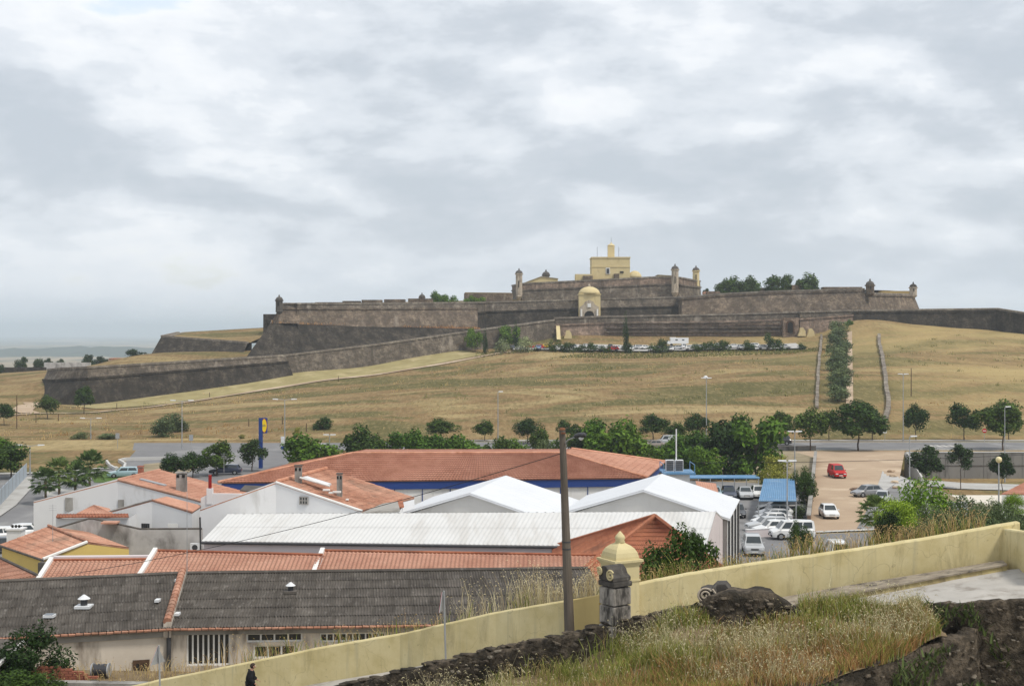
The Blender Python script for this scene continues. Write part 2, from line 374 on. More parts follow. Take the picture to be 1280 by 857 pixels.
def fibremat():
    t = NT('fibre_cement'); v = t.pos(); oi = t.n('ShaderNodeObjectInfo')
    f = t.noise(v, 0.8, 8, 0.7); c = t.ramp(f, [(0.3, (0.066, 0.058, 0.051)), (0.55, (0.108, 0.096, 0.084)), (0.8, (0.17, 0.152, 0.133))])
    hs = t.n('ShaderNodeHueSaturation'); t.l(c, hs.inputs['Color']); t.l(t.mr(oi.outputs['Random'], 0, 1, 0.88, 1.12), hs.inputs['Value'])
    s = t.noise(t.pos((2.2, 0.7, 1)), 2.2, 6, 0.65)
    t.col(t.mix(t.mr(s, 0.55, 0.8, 0, 0.8), hs.outputs[0], (0.27, 0.25, 0.225))); t.rough(0.95, 0.1); M['fibre_cement'] = t.mat
fibremat()
pmat('blue_fascia', (0.012, 0.045, 0.21), (0.010, 0.038, 0.18), 0.5, 0.5, 0.4)
pmat('blue_sheet', (0.12, 0.26, 0.43), (0.09, 0.21, 0.37), 0.6, 0.5, stain=(0.20, 0.31, 0.43), stain_scale=0.8)
pmat('steel', (0.42, 0.43, 0.44), (0.34, 0.35, 0.36), 3, 0.5, 0.4, 0.5)
pmat('lamp_white', (0.72, 0.73, 0.74), (0.62, 0.63, 0.64), 3, 0.5, 0.4)
pmat('dark_metal', (0.055, 0.055, 0.06), (0.03, 0.03, 0.034), 5, 0.55, 0.4)
pmat('rust', (0.22, 0.10, 0.05), (0.12, 0.05, 0.03), 6, 0.9)
pmat('wood_dark', (0.11, 0.065, 0.04), (0.06, 0.036, 0.024), 5, 0.85)
pmat('white_trim', (0.78, 0.77, 0.74), (0.66, 0.65, 0.62), 2, 0.8)
pmat('asphalt', (0.20, 0.197, 0.20), (0.165, 0.163, 0.166), 0.25, 0.95, stain=(0.26, 0.255, 0.25), stain_scale=0.12, stain_stretch=(1, 0.4, 1), bump=0.2, bscale=20, bdist=0.01)
pmat('asphalt_lot', (0.24, 0.235, 0.235), (0.19, 0.187, 0.187), 0.3, 0.95, stain=(0.15, 0.145, 0.145), stain_scale=0.25, stain_stretch=(1, 1, 1))
pmat('pavement', (0.46, 0.45, 0.43), (0.38, 0.37, 0.35), 0.6, 0.95, stain=(0.33, 0.315, 0.295), stain_scale=0.3, stain_stretch=(1, 1, 1))
pmat('kerb', (0.50, 0.49, 0.46), (0.40, 0.39, 0.37), 2, 0.9)
pmat('paint_white', (0.78, 0.78, 0.76), (0.62, 0.62, 0.6), 4, 0.8)
pmat('concrete_dark', (0.235, 0.225, 0.21), (0.185, 0.177, 0.165), 0.25, 0.95, stretch=(1, 1, 0.3), stain=(0.095, 0.09, 0.085), stain_scale=0.35)
pmat('concrete_pale', (0.56, 0.55, 0.53), (0.47, 0.46, 0.44), 0.4, 0.9)
pmat('cream', (0.66, 0.61, 0.52), (0.60, 0.55, 0.47), 0.6, 0.85)
pmat('bare_earth', (0.44, 0.335, 0.235), (0.35, 0.255, 0.175), 0.16, 1.0, stain=(0.55, 0.44, 0.32), stain_scale=0.10, stain_stretch=(1, 1, 1), bump=0.4, bscale=3, bdist=0.05)
pmat('rail_brown', (0.20, 0.135, 0.095), (0.13, 0.09, 0.065), 1.0, 0.95)
def glassmat(name, c, rough=0.08):
    t = NT(name); t.col(t.ramp(t.noise(t.pos(), 1.5, 2), [(0.3, tuple(x * 0.7 for x in c)), (0.7, c)])); t.rough(rough, 0.6); M[name] = t.mat
glassmat('window_dark', (0.02, 0.021, 0.023), 0.3); glassmat('car_glass', (0.035, 0.045, 0.05), 0.06)
glassmat('solar_glass', (0.10, 0.12, 0.15), 0.1)
pmat('tyre', (0.018, 0.018, 0.019), (0.012, 0.012, 0.013), 8, 0.85)
pmat('rim', (0.42, 0.43, 0.44), (0.3, 0.31, 0.32), 8, 0.35, 0.5, 0.7)
pmat('headlight', (0.70, 0.72, 0.74), (0.5, 0.52, 0.54), 9, 0.1, 0.6)
pmat('taillight', (0.30, 0.012, 0.010), (0.2, 0.008, 0.008), 9, 0.2, 0.5)
pmat('plate', (0.75, 0.75, 0.72), (0.65, 0.65, 0.62), 9, 0.4)
pmat('trim_black', (0.03, 0.03, 0.032), (0.02, 0.02, 0.022), 5, 0.6)
def paint(name, c):
    t = NT('paint_' + name); t.col(t.ramp(t.noise(t.pos((1, 1, 1), True), 2.0, 4), [(0.3, tuple(x * 0.92 for x in c)), (0.7, c)]))
    t.rough(0.3, 0.5); t.p.inputs['Coat Weight'].default_value = 0.5; t.p.inputs['Coat Roughness'].default_value = 0.06; M['paint_' + name] = t.mat
for n_, c_ in dict(white=(0.76, 0.76, 0.75), silver=(0.46, 0.47, 0.48), grey=(0.22, 0.225, 0.235), dark=(0.035, 0.037, 0.042), navy=(0.018, 0.026, 0.055), red=(0.42, 0.022, 0.022), blue=(0.08, 0.18, 0.36), yellow=(0.70, 0.50, 0.03), teal=(0.30, 0.42, 0.46), bronze=(0.30, 0.255, 0.22)).items(): paint(n_, c_)
pmat('lamp_yellow', (0.75, 0.66, 0.38), (0.7, 0.6, 0.34), 2, .4, .4); pmat('paint_red', (0.5, 0.02, 0.02), (0.42, 0.015, 0.015), 4, .5)
pmat('skin', (0.48, 0.27, 0.19), (0.42, 0.23, 0.16), 8, 0.6); pmat('hair', (0.045, 0.028, 0.02), (0.025, 0.016, 0.012), 20, 0.7)
pmat('cloth_black', (0.014, 0.014, 0.016), (0.009, 0.009, 0.011), 6, 0.9); pmat('brick_red', (0.36, 0.14, 0.09), (0.26, 0.09, 0.06), 3, 0.9)
# ------------------------------------------------------------------ terrain
_cp = [(0,530,300),(0,505,370),(0,470,480),(60,507,388),(70,470,450),(125,515,350),(215,504,380),(330,483,405),(470,467,418),(590,448,432),
  (110,505,388),(200,492,398),(320,478,412),(365,467,420),(425,460,428),(525,445,442),(595,436,455),(690,424,470),(200,531,300),(300,510,330),(450,500,330),
  (640,440,440),(640,489,335),(760,441,440),(900,440,440),(1000,438,440),(850,489,335),(700,419,474),(850,419,474),(1000,418,474),(640,438,452),(820,436.6,455),(1000,434,452),
  (1024,416.5,474),(1022,493,320),(1067,399.5,474),(1100,405,466),(1139,408,466),(1280,418,450),(1106,520,290),(1280,500,310),(1280,450,390),(1200,430,420),(1100,450,380),(1400,430,440),(1400,520,290),
  (302,441,462),(150,452,440),(172,444,460),(250,439,475)]
_xyz = [tuple(W(*c)) for c in _cp]
_xyz += [(-60,258,0),(0,258,0),(60,258,0),(110,258,0),(-110,258,0),(-170,258,0),(200,258,0),(-90,300,0.2),(20,520,27),(90,520,28),(50,560,30),(120,560,27),(-40,520,20),(60,640,24),(180,520,22),
  (-90,540,12),(-190,600,4),(-260,420,1),(-300,300,0),(-400,500,-2),(300,300,3),(320,450,14),(420,600,5),(-420,760,-8),(0,780,2),(420,780,-4),(-200,760,-4)]
_P = np.array(_xyz); _C = 9.0
def _phi(d2): return np.sqrt(d2 + _C * _C)
_A = _phi(((_P[:, None, :2] - _P[None, :, :2]) ** 2).sum(-1)); _n = len(_P)
_K = np.zeros((_n + 3, _n + 3)); _K[:_n, :_n] = _A + np.eye(_n) * -0.6
_K[:_n, _n] = 1; _K[:_n, _n + 1:] = _P[:, :2] / 300; _K[_n:, :_n] = _K[:_n, _n:].T
_wgt = np.linalg.solve(_K, np.concatenate([_P[:, 2], np.zeros(3)]))
def hill(x, y):
    q = np.stack([x, y], -1); d2 = ((q[..., None, :] - _P[:, :2]) ** 2).sum(-1)
    return _phi(d2) @ _wgt[:_n] + _wgt[_n] + (q / 300) @ _wgt[_n + 1:]
def vnoise(x, y, s, seed=0):
    """smooth sum of sines, cheap and repeatable"""
    r = random.Random(seed); o = np.zeros_like(x)
    for k in range(6):
        a = r.uniform(0, 6.28); f = s * r.uniform(0.6, 1.7); o = o + np.sin((x * math.cos(a) + y * math.sin(a)) * f + r.uniform(0, 6.28))
    return o / 6
# yellow wall line: plan points and top height
YW = [W(*p) for p in ((40,886,52.5),(150,861,50.5),(202,849,50),(303,829,48.5),(401,809,47.5),(500,792,46.5),(529,785.5,46),(620,765,45),(705,750.5,43.6),(749,742.5,42.4))]
YW2 = [W(*p) for p in ((797,729.5,42),(860,717,42),(960,701.5,42),(1073,686,42),(1165,671.5,42),(1249,656.5,42),(1275,652.5,42))]
_ywx = np.array([p.x for p in YW + YW2]); _ywy = np.array([p.y for p in YW + YW2]); _ywz = np.array([p.z for p in YW + YW2])
def terr(x, y):
    x = np.asarray(x, float); y = np.asarray(y, float)
    hz = hill(x, np.clip(y, 200, 900)) + 0.35 * vnoise(x, y, 0.09, 3) + 0.18 * vnoise(x, y, 0.3, 4)
    hz = hz * sstep(254, 274, y)
    far = -62 + 9 * vnoise(x, y, 0.0016, 7)
    z = lerp(hz, far, sstep(640, 1500, y))
    # underpass yard right of the dirt lot
    z = z - 4.0 * sstep(54, 66, x) * (1 - sstep(226.6, 231, y)) * sstep(90, 130, y)
    # bank that falls from the yellow wall to the town
    wx = np.clip(x, _ywx[0], _ywx[-1]); wy = np.interp(wx, _ywx, _ywy); wz = np.interp(wx, _ywx, _ywz)
    t = np.clip((y - wy - 1.0) / 24.0, 0, 1)
    bank = (wz - 0.15) * (1 - t) ** 1.6
    z = np.where((y < 120) & (y > wy + 0.95), z + bank + 0.15 * vnoise(x, y, 0.8, 9) * (1 - t), z)
    z = np.where(y <= wy + 0.95, np.minimum(wz - 3.2, 9.5), z)
    z = np.where((y <= wy) & (y < 36), 8.2, z)
    return z
rows = np.concatenate([np.arange(-40, 30, 10), np.arange(30, 60, 0.8), np.arange(60, 130, 2.5), np.arange(130, 232, 3.0), np.arange(232, 480, 2.2), np.arange(480, 700, 8), np.geomspace(700, 26000, 60)])
nc = 181; tt = np.linspace(-1, 1, nc)
gx = np.array([tt * (55 + 0.62 * abs(r)) for r in rows]); gy = np.repeat(rows[:, None], nc, 1)
gz = terr(gx, gy)
idx = np.arange(len(rows) * nc).reshape(len(rows), nc)
gf = np.stack([idx[:-1, :-1], idx[:-1, 1:], idx[1:, 1:], idx[1:, :-1]], -1).reshape(-1, 4)
def groundmat():
    t = NT('dry_grassland'); v = t.pos()
    n1 = t.noise(t.pos((0.55, 1.3, 1)), 0.03, 9, 0.6, 0.9); n2 = t.noise(v, 0.22, 7, 0.68, 0.3); n3 = t.noise(t.pos((1, 0.6, 1)), 1.7, 5, 0.7)
    c = t.ramp(n1, [(0.41, (0.092, 0.088, 0.032)), (0.46, (0.138, 0.118, 0.048)), (0.50, (0.20, 0.128, 0.062)), (0.54, (0.235, 0.155, 0.076)), (0.585, (0.265, 0.20, 0.095)), (0.64, (0.37, 0.285, 0.145))])
    c = t.mix(t.mr(n2, 0.50, 0.64, 0, 0.4), c, (0.29, 0.22, 0.11)); c = t.mix(t.mr(n2, 0.47, 0.36, 0, 0.4), c, (0.125, 0.115, 0.045))
    c = t.mix(t.mr(n3, 0.35, 0.7, 0.0, 0.12), c, (0.17, 0.135, 0.07))
    n4 = t.noise(t.pos((1.4, 0.25, 1)), 0.9, 7, 0.8); c = t.mix(t.mr(n4, 0.51, 0.61, 0, 0.45), c, (0.33, 0.25, 0.13)); c = t.mix(t.mr(n4, 0.49, 0.40, 0, 0.5), c, (0.105, 0.085, 0.04)); sx = t.n('ShaderNodeSeparateXYZ'); t.l(v, sx.inputs[0]); gd = t.noise(v, 0.03, 5, 0.6); gm = t.n('ShaderNodeMath', operation='MULTIPLY'); t.l(t.mr(sx.outputs[0], 60, 130), gm.inputs[0]); t.l(t.mr(gd, 0.4, 0.6, 0.1, 0.7), gm.inputs[1]); c = t.mix(gm.outputs[0], c, (0.40, 0.305, 0.14)); t.col(c); t.rough(1.0, 0.05); t.bump(n3, 0.4, 0.15); M['dry_grassland'] = t.mat
    t = NT('far_fields'); vo = t.n('ShaderNodeTexVoronoi'); vo.inputs['Scale'].default_value = 1.0; t.l(t.pos((0.0022, 0.0010, 0.001)), vo.inputs['Vector'])
    c = t.ramp(vo.outputs['Color'], [(0.25, (0.03, 0.05, 0.025)), (0.45, (0.14, 0.13, 0.07)), (0.75, (0.34, 0.26, 0.16))])
    n = t.noise(t.pos((0.004, 0.0012, 0.001)), 1.0, 8, 0.7); c = t.mix(t.mr(n, 0.47, 0.6), c, (0.035, 0.055, 0.03)); t.col(c); t.rough(1, 0.05); M['far_fields'] = t.mat
    t = NT('town_ground'); n = t.noise(t.pos(), 0.15, 8, 0.65); c = t.ramp(n, [(0.35, (0.17, 0.145, 0.085)), (0.5, (0.27, 0.225, 0.15)), (0.65, (0.34, 0.285, 0.20))]); t.col(c); t.rough(1, 0.05); t.bump(t.noise(t.pos(), 2, 5), 0.5, 0.1); M['town_ground'] = t.mat
groundmat()
ground = np_mesh('ground', np.stack([gx, gy, gz], -1).reshape(-1, 3), gf, [M['dry_grassland'], M['town_ground'], M['far_fields']], smooth=True)
_fy = gy[:-1, :-1].ravel(); _mi = np.where(_fy < 186, 1, np.where(_fy > 760, 2, 0)).astype(np.int32)
ground.data.polygons.foreach_set('material_index', _mi); tag(ground, kind='structure')
def tz(x, y): return float(terr(np.array([x]), np.array([y]))[0])
def T(px, D, up=0.0): x = X(px, D); return Vector((x, D, tz(x, D) + up))
def solveD(px, py, lo=262, hi=470):
    """distance at which the hillside shows at that photo row"""
    best = None
    for D in np.arange(lo, hi, 1.0):
        x = X(px, D); z = tz(x, D); e = abs(415 + (H - z) * F / D - py)
        if best is None or e < best[0]: best = (e, D)
    return best[1]

# mountains on the horizon
m = MB(); rr = random.Random(5); n = 60
ridge = []
for i in range(n):
    t = i / (n - 1); x = lerp(1700, 6600, t); h = 120 * math.exp(-((t - 0.14) / 0.09) ** 2) + 140 * math.exp(-((t - 0.55) / 0.3) ** 2) + 14 * math.sin(i * 1.3) + rr.uniform(-5, 5)
    ridge.append((x, 7000 + 200 * math.sin(i), -60 + max(8, h)))
for a, b in zip(ridge, ridge[1:]):
    m.face([(a[0], a[1] - 1500, -66), (b[0], b[1] - 1500, -66), b, a]); m.face([a, b, (b[0], b[1] + 1500, -66), (a[0], a[1] + 1500, -66)])
tag(m.build('hills', M['far_fields'], smooth=True), kind='structure')
pmat('far_wood', (0.045, 0.065, 0.035), (0.02, 0.032, 0.02), 0.02, 1.0)
m = MB(); rr = random.Random(8); ridge = []
for i in range(90): ridge.append((lerp(-3600, -900, i / 89), 5000 + 120 * math.sin(i * .7), -40 + 6 * math.sin(i * .21) + 4 * math.sin(i * .9) + rr.uniform(-2, 5)))
for a, b in zip(ridge, ridge[1:]):
    m.face([(a[0], a[1] - 500, -70), (b[0], b[1] - 500, -70), b, a]); m.face([a, b, (b[0], b[1] + 500, -70), (a[0], a[1] + 500, -70)])
tag(m.build('hills', M['far_wood']), kind='structure')

def strip(name, pts, width, mat, up=0.1, step=3.0, kind='structure', parent=None, drape=True):
    """a band of ground cover following the terrain along plan points"""
    ps = []
    for a, b in zip(pts, pts[1:]):
        a, b = Vector((a[0], a[1])), Vector((b[0], b[1])); k = max(1, int((b - a).length / step))
        ps += [a.lerp(b, i / k) for i in range(k)]
    ps.append(Vector((pts[-1][0], pts[-1][1]))); m = MB(); prev = None
    for i, p in enumerate(ps):
        d = (ps[min(i + 1, len(ps) - 1)] - ps[max(i - 1, 0)]).normalized(); nrm = Vector((-d.y, d.x)); w = width(i / (len(ps) - 1)) if callable(width) else width
        row = []
        for s in (-0.5, 0, 0.5):
            q = p + nrm * (w * s); row.append((q.x, q.y, (tz(q.x, q.y) if drape else 0) + up))
        if prev:
            m.face([prev[1], prev[0], row[0], row[1]]); m.face([prev[2], prev[1], row[1], row[2]])
        prev = row
    o = m.build(name, mat, parent, smooth=True)
    if kind: tag(o, kind=kind)
    return o
def P2(px, py, z=0): g = G(px, py, z); return (g.x, g.y)
# paths on the hillside
strip('path', [(X(-60,318),318),(X(0,325),325),(X(45,338),338),(X(125,352),352),(X(215,378),378),(X(330,398),398),(X(470,415),415),(X(590,432),432),(X(640,441),441)], lambda t: 2.2, M['bare_earth'], 0.22)
strip('path', [(X(38,338),338),(X(28,352),352),(X(35,368),368),(X(46,380),380),(X(40,392),392)], 5.0, M['bare_earth'], 0.25)
strip('path', [(X(1062,300),300),(X(1062,380),380),(X(1062,462),462)], 1.6, M['bare_earth'], 0.2)
pmat('meadow', (0.35, 0.30, 0.145), (0.245, 0.20, 0.09), 0.25, 1.0, stain=(0.40, 0.33, 0.18), stain_scale=0.15, stain_stretch=(1, 1, 1), detail=9)
strip('meadow', [(X(100,372),372),(X(210,390),390),(X(340,409),409),(X(470,424.5),424.5),(X(590,444),444)], lambda t: lerp(20, 15, t), M['meadow'], 0.16)
# car park below the gate
m = MB(); p = [(X(618,445),445),(X(1025,445),445),(X(1025,458),458),(X(618,458),458)]
strip('car_park', [(X(640,451),451),(X(820,451),451),(X(1000,451),451)], 13, M['pavement'], 0.55)

# ------------------------------------------------------------------ fortress
fort = thing('fortress', 'dark stone star fortress with battered walls and bastions crowning the dry hill', 'fortress', (X(700,480), 480, 14))
def rampart(name, pts, mat_lo, mat_up=None, cord=None, thick=4.0, cap=True, back=6.0, parent=fort, label=None, sub=4):
    """pts: (px, py, D, px_base, py_base, D_base) along the wall; cord: share of the height below the ledge"""
    m = MB(); mats = [mat_lo, mat_up or mat_lo, M['fort_cap']]
    top = [W(*p[:3]) for p in pts]; bot = [W(*p[3:]) for p in pts]; bot = [b + (b - t) * (4.0 / max(1, (t - b).length)) for t, b in zip(top, bot)]
    e_ = sum(4.0 / max(1, (t - b).length) for t, b in zip(top, bot)) / len(top)
    if cord: cord = e_ + (1 - e_) * cord
    rows_ = ([0, cord, 1] if cord else [0, 1])
    for i in range(len(pts) - 1):
        for j in range(len(rows_) - 1):
            q = [bot[i].lerp(top[i], rows_[j]), bot[i+1].lerp(top[i+1], rows_[j]), bot[i+1].lerp(top[i+1], rows_[j+1]), bot[i].lerp(top[i], rows_[j+1])]
            m.face(q, 1 if j == 1 else 0)
        d = (top[i+1] - top[i]); nrm = Vector((-d.y, d.x, 0)).normalized()
        if nrm.y < 0 and abs(d.x) > abs(d.y): nrm = -nrm
        bk = nrm * thick
        m.face([top[i], top[i+1], top[i+1] + bk, top[i] + bk], 2)
        m.face([top[i+1] + bk, top[i] + bk, top[i] + bk - Vector((0,0,back)), top[i+1] + bk - Vector((0,0,back))], 0)
    o = m.build(name, mats, parent)
    if label: o['label'] = label
    # ledge and coping, standing proud of the face
    for fr, h, pr in (([(cord, 0.55, 0.45)] if cord else []) + ([(1.0, 0.6, 0.35)] if cap else [])):
        mm = MB()
        for i in range(len(pts) - 1):
            a, b = bot[i].lerp(top[i], fr), bot[i+1].lerp(top[i+1], fr); d = (b - a); nrm = Vector((d.y, -d.x, 0)).normalized()
            up = Vector((0, 0, h)); lo = a - up * 0.5, b - up * 0.5
            mm.hexa([lo[0] + nrm * pr, lo[1] + nrm * pr, lo[1] - nrm * 0.8, lo[0] - nrm * 0.8], [lo[0] + nrm * pr + up, lo[1] + nrm * pr + up, lo[1] - nrm * 0.8 + up, lo[0] - nrm * 0.8 + up])
        mm.build('coping' if fr == 1.0 else 'string_course', M['fort_cap'] if fr == 1.0 else mat_lo, o)
    return o
rampart('outer_wall', [(60,462,430,40,505,426),(76,460.5,402,44,514,397),(110,459,388,108,506,384),(210,453,400,208,491,396),(357,444,421,366,468,417)], M['fort_dark'], M['fort_mid'], 0.70, 3.0, label='low outer wall with pale upper band along the left foot of the hill')
rampart('outer_wall', [(357,444,421,358,468,419),(475,430,434,474,455,432),(620,409.5,458,620,434,457),(693,400,473,693,425,472)], M['fort_mid'], thick=3.0, label='long outer wall climbing the slope to the gate')
rampart('scarp', [(340,398,540,322,430,540),(338,404,449,303,453,437),(450,408,458,440,450,448),(600,411,474,600,446,470)], M['fort_dark'], cap=False, thick=9.0, label='dark battered lower face of the left bastion')
rampart('bastion', [(372,380,560,372,400,560),(352,379.5,454,336,408,450),(470,379.3,466,470,412,461),(597,378,484,597,414,479)], M['fort_brown'], M['fort_mid'], 0.78, 5.0, label='left bastion face')
rampart('curtain_wall', [(597,378,484,597,414,479),(606,377.8,500,606,410,497),(670,376,502,670,406,499),(735,374.2,503,735,404,500),(848,371.2,503,848,402,500)], M['fort_dark'], M['fort_mid'], 0.62, 5.0)
rampart('bastion', [(848,371.2,503,848,400,500),(853,372,492,852,402,488),(897,367.6,488,896,402,484),(968,364,485,967,400,481),(1081,361,478,1082,396,474)], M['fort_brown'], M['fort_pink'], 0.93, 6.0, label='right bastion face of brown stone')
rampart('bastion', [(1081,366.5,478,1082,396,474),(1142,368,505,1152,393,503),(1130,368,560,1130,390,560)], M['fort_brown'], M['fort_mid'], 0.92, 3.0)
rampart('redoubt_wall', [(640,357,600,640,375,600),(653,354.5,541,652,381,538),(755,349.5,534,755,380,531),(823,346,534,823,379,531),(850,347,532,850,378,529),(875,351.5,556,877,375,555),(872,352,600,872,370,600)], M['fort_mid'], M['fort_pink'], 0.68, 4.0, label='upper redoubt wall round the yellow keep')
rampart('front_wall', [(693,397.5,474,693,423,473),(752,395.5,474.5,752,421,473.5),(900,393,475,900,420,474),(998,390,475,998,418,474),(1000,389.8,473,1000,418,472),(1067,388,475,1067,402,474)], M['fort_rose'], M['fort_mid'], 0.66, 4.0, label='front wall of pinkish stone with blackened parapet above the car park')
rampart('outer_wall', [(1067,388,474.5,1067,404,473.5),(1150,387,472,1150,411,471),(1246,385.8,467,1247,415,466),(1280,391,455,1283,421,453),(1340,399,438,1342,430,436)], M['fort_dark'], M['fort_mid'], 0.9, 3.5, label='dark outer wall running off over the right slope')
# layered stone courses on the front wall
m = MB()
for py, pr in ((403.5, 0.7), (409.5, 0.9), (414.5, 1.1)):
    a, b = W(756, py + 1, 473.4), W(975, py, 473.4); h = Vector((0, 0, 0.35)); o_ = Vector((0, pr, 0))
    m.hexa([a - o_, b - o_, b + o_, a + o_], [a - o_ + h, b - o_ + h, b + o_ + h, a + o_ + h])
m.build('string_course', M['fort_mid'], fort)
# ravelin behind the left outer wall and fillings of earth
rampart('ravelin', [(222,415.5,540,210,430,540),(202,420,476,187,446,470),(310,428,468,302,446,462)], M['fort_dark'], thick=3.0, label='detached outwork with a grassy top')
m = MB(); m.face([W(203,420.2,476.5), W(312,428.2,468.5), W(345,414,520), W(330,409.5,545), W(228,415,545)]); m.build('earth_fill', M['dry_grassland'], fort)
rampart('parapet', [(228,415,545,228,419,545),(335,409,545,335,414,545)], M['fort_dark'], cap=False, thick=2)
m = MB()
m.face([W(339,404.2,450), W(600,411.2,475), W(600,410,482), W(352,405.5,453)])
m.build('earth_fill', M['rust'], fort)
for q in ([(352,379,456),(597,377.6,486),(607,377.4,503),(735,373.8,506),(735,371,560),(372,379,560)], [(735,373.8,506),(848,371,506),(853,371.6,494),(968,363.6,488),(1081,360.6,481),(1120,362,556),(735,371,556)],
          [(1080,366,480),(1142,367.6,508),(1128,364.5,556),(1080,363.4,540)], [(654,354,543),(755,349,536),(823,345.6,536),(850,346.6,534),(874,351,558),(860,350,590),(655,353,590)],
          [(694,397,477),(998,389.6,478),(1067,387.6,478),(1067,388,500),(694,398,500)]):
    m = MB(); m.face([W(*p) - Vector((0, 0, 0.4)) for p in q]); m.build('earth_fill', M['dry_grassland'], fort)
def fblock(name, px0, px1, py0, py1, D, depth, mat, parent=fort, drop=2.0, skew=0.0):
    m = MB(); x0, x1 = X(px0, D), X(px1, D); z0, z1 = Z(py1, D) - drop, Z(py0, D)
    m.hexa([(x0, D, z0), (x1, D + skew, z0), (x1, D + depth + skew, z0), (x0, D + depth, z0)], [(x0, D, z1), (x1, D + skew, z1), (x1, D + depth + skew, z1), (x0, D + depth, z1)])
    return m.build(name, mat, parent)
fblock('outwork', 329, 346, 392.5, 410, 505, 14, M['fort_dark'])
for a, b, t in ((367,398,378.5),(394,432,377.6),(428,450,376),(452,477,374.6),(480,506,374),(510,541,373)): fblock('merlon', a, b, t, 380, 500, 4, M['fort_brown'])
fblock('casemate', 580, 641, 366.5, 379, 520, 18, M['fort_brown'], skew=6); fblock('turf_top', 581, 640, 365.3, 367, 521, 16, M['dry_grassland'], skew=6, drop=0)
fblock('parapet', 990, 1002, 356, 364, 510, 6, M['fort_pink']); fblock('parapet', 1030, 1078, 358.5, 364, 505, 5, M['fort_brown'])
fblock('parapet', 884, 900, 364, 372, 500, 4, M['fort_pink']); fblock('parapet', 948, 992, 359.5, 366, 515, 5, M['fort_brown'])
fblock('outwork', 1098, 1141, 363.5, 369, 520, 10, M['dry_grassland'])
# buttresses at the foot of the front wall
m = MB(); a = W(695, 407, 473); b = W(702, 424, 466)
m.slab([a, (a.x, 470, a.z - 1), (a.x, 464, Z(424, 468)), (a.x, 474, Z(424, 468))], (1.3, 0, 0)); m.build('buttress', M['keep_yellow'], fort)
for px, py in ((709, 415), (1001, 412), (1012, 413)):
    q = W(px, py, 470); m = MB(); m.slab([(q.x - 1.2, 469, q.z - 2.2), (q.x + 1.6, 469, q.z - 2.2), (q.x + 1.4, 469, q.z - 0.4), (q.x + 0.6, 469, q.z + 0.7), (q.x - 0.4, 469, q.z + 0.5), (q.x - 0.6, 469, q.z - 0.8)], (0, 2, 0)); m.build('buttress', M['keep_yellow'], fort)
# arched sally port in the front wall
def arch_pts(cx, z0, w, h, n=8):
    r = w / 2; return [(cx - r, z0), (cx + r, z0)] + [(cx + r * math.cos(math.pi * i / n), z0 + h - r + r * math.sin(math.pi * i / n)) for i in range(n + 1)]
def arch_panel(name, cx, y, z0, w, h, depth, mat, parent):
    m = MB(); m.slab([(p[0], y, p[1]) for p in arch_pts(cx, z0, w, h)], (0, depth, 0)); return m.build(name, mat, parent)
fblock('portal_surround', 979, 999, 397, 419, 470.6, 3, M['fort_pink'])
q = W(988, 415.6, 470.4); d_ = arch_panel('arched_door', q.x, 470.4, q.z, 2.9, 4.3, 0.5, M['wood_dark'], fort); arch_panel('dark_passage', q.x, 470.2, q.z, 1.7, 3.7, 0.3, M['dark_opening'], d_)
# gatehouse with domed roof
cx, cy = X(737, 497), 499.0; gz0 = Z(400, 497)
m = MB(); m.box((cx, cy, (gz0 + Z(368.5, 497)) / 2), (7.8, 6, Z(368.5, 497) - gz0)); gh = m.build('gatehouse', M['keep_yellow'], fort); gh['label'] = 'yellow domed gatehouse over the main gate'
m = MB(); z1 = Z(368.5, 497); m.box((cx, cy, z1 + 0.2), (8.3, 6.5, 0.4)); m.build('cornice', M['keep_yellow'], gh)
m = MB(); m.lathe([(3.95 * math.cos(a) , 0.4 + 2.7 * math.sin(a)) for a in np.linspace(0, 1.5, 8)], (cx, cy, z1), 20); m.build('dome', M['keep_yellow'], gh, smooth=True)
m = MB(); m.lathe([(0.35, 3.0), (0.5, 3.4), (0.1, 4.2)], (cx, cy, z1), 8); m.build('finial', M['turret_stone'], gh)
m = MB(); pz = Z(396, 497); px_ = cx - 0.2
m.slab([(px_ - 3.5, cy - 3.25, pz - 3), (px_ + 3.5, cy - 3.25, pz - 3), (px_ + 3.5, cy - 3.25, pz + 3.6), (px_ + 2.2, cy - 3.25, pz + 4.4), (px_ + 1.4, cy - 3.25, pz + 5.6), (px_, cy - 3.25, pz + 6.2), (px_ - 1.4, cy - 3.25, pz + 5.6), (px_ - 2.2, cy - 3.25, pz + 4.4), (px_ - 3.5, cy - 3.25, pz + 3.6)], (0, 0.5, 0)); ps = m.build('portal', M['turret_stone'], gh)
arch_panel('doorway', px_, cy - 3.4, pz - 2, 3.6, 4.2, 0.3, M['dark_opening'], gh)
m = MB(); m.box((px_, cy - 3.4, pz + 4.2), (1.3, 0.4, 1.4)); m.build('coat_of_arms', M['white_trim'], gh)
for s in (-2.9, 2.9):
    m = MB(); m.tube((px_ + s, cy - 3.5, pz - 2), (px_ + s, cy - 3.5, pz + 2.8), 0.35, n=10); m.build('column', M['white_trim'], gh)
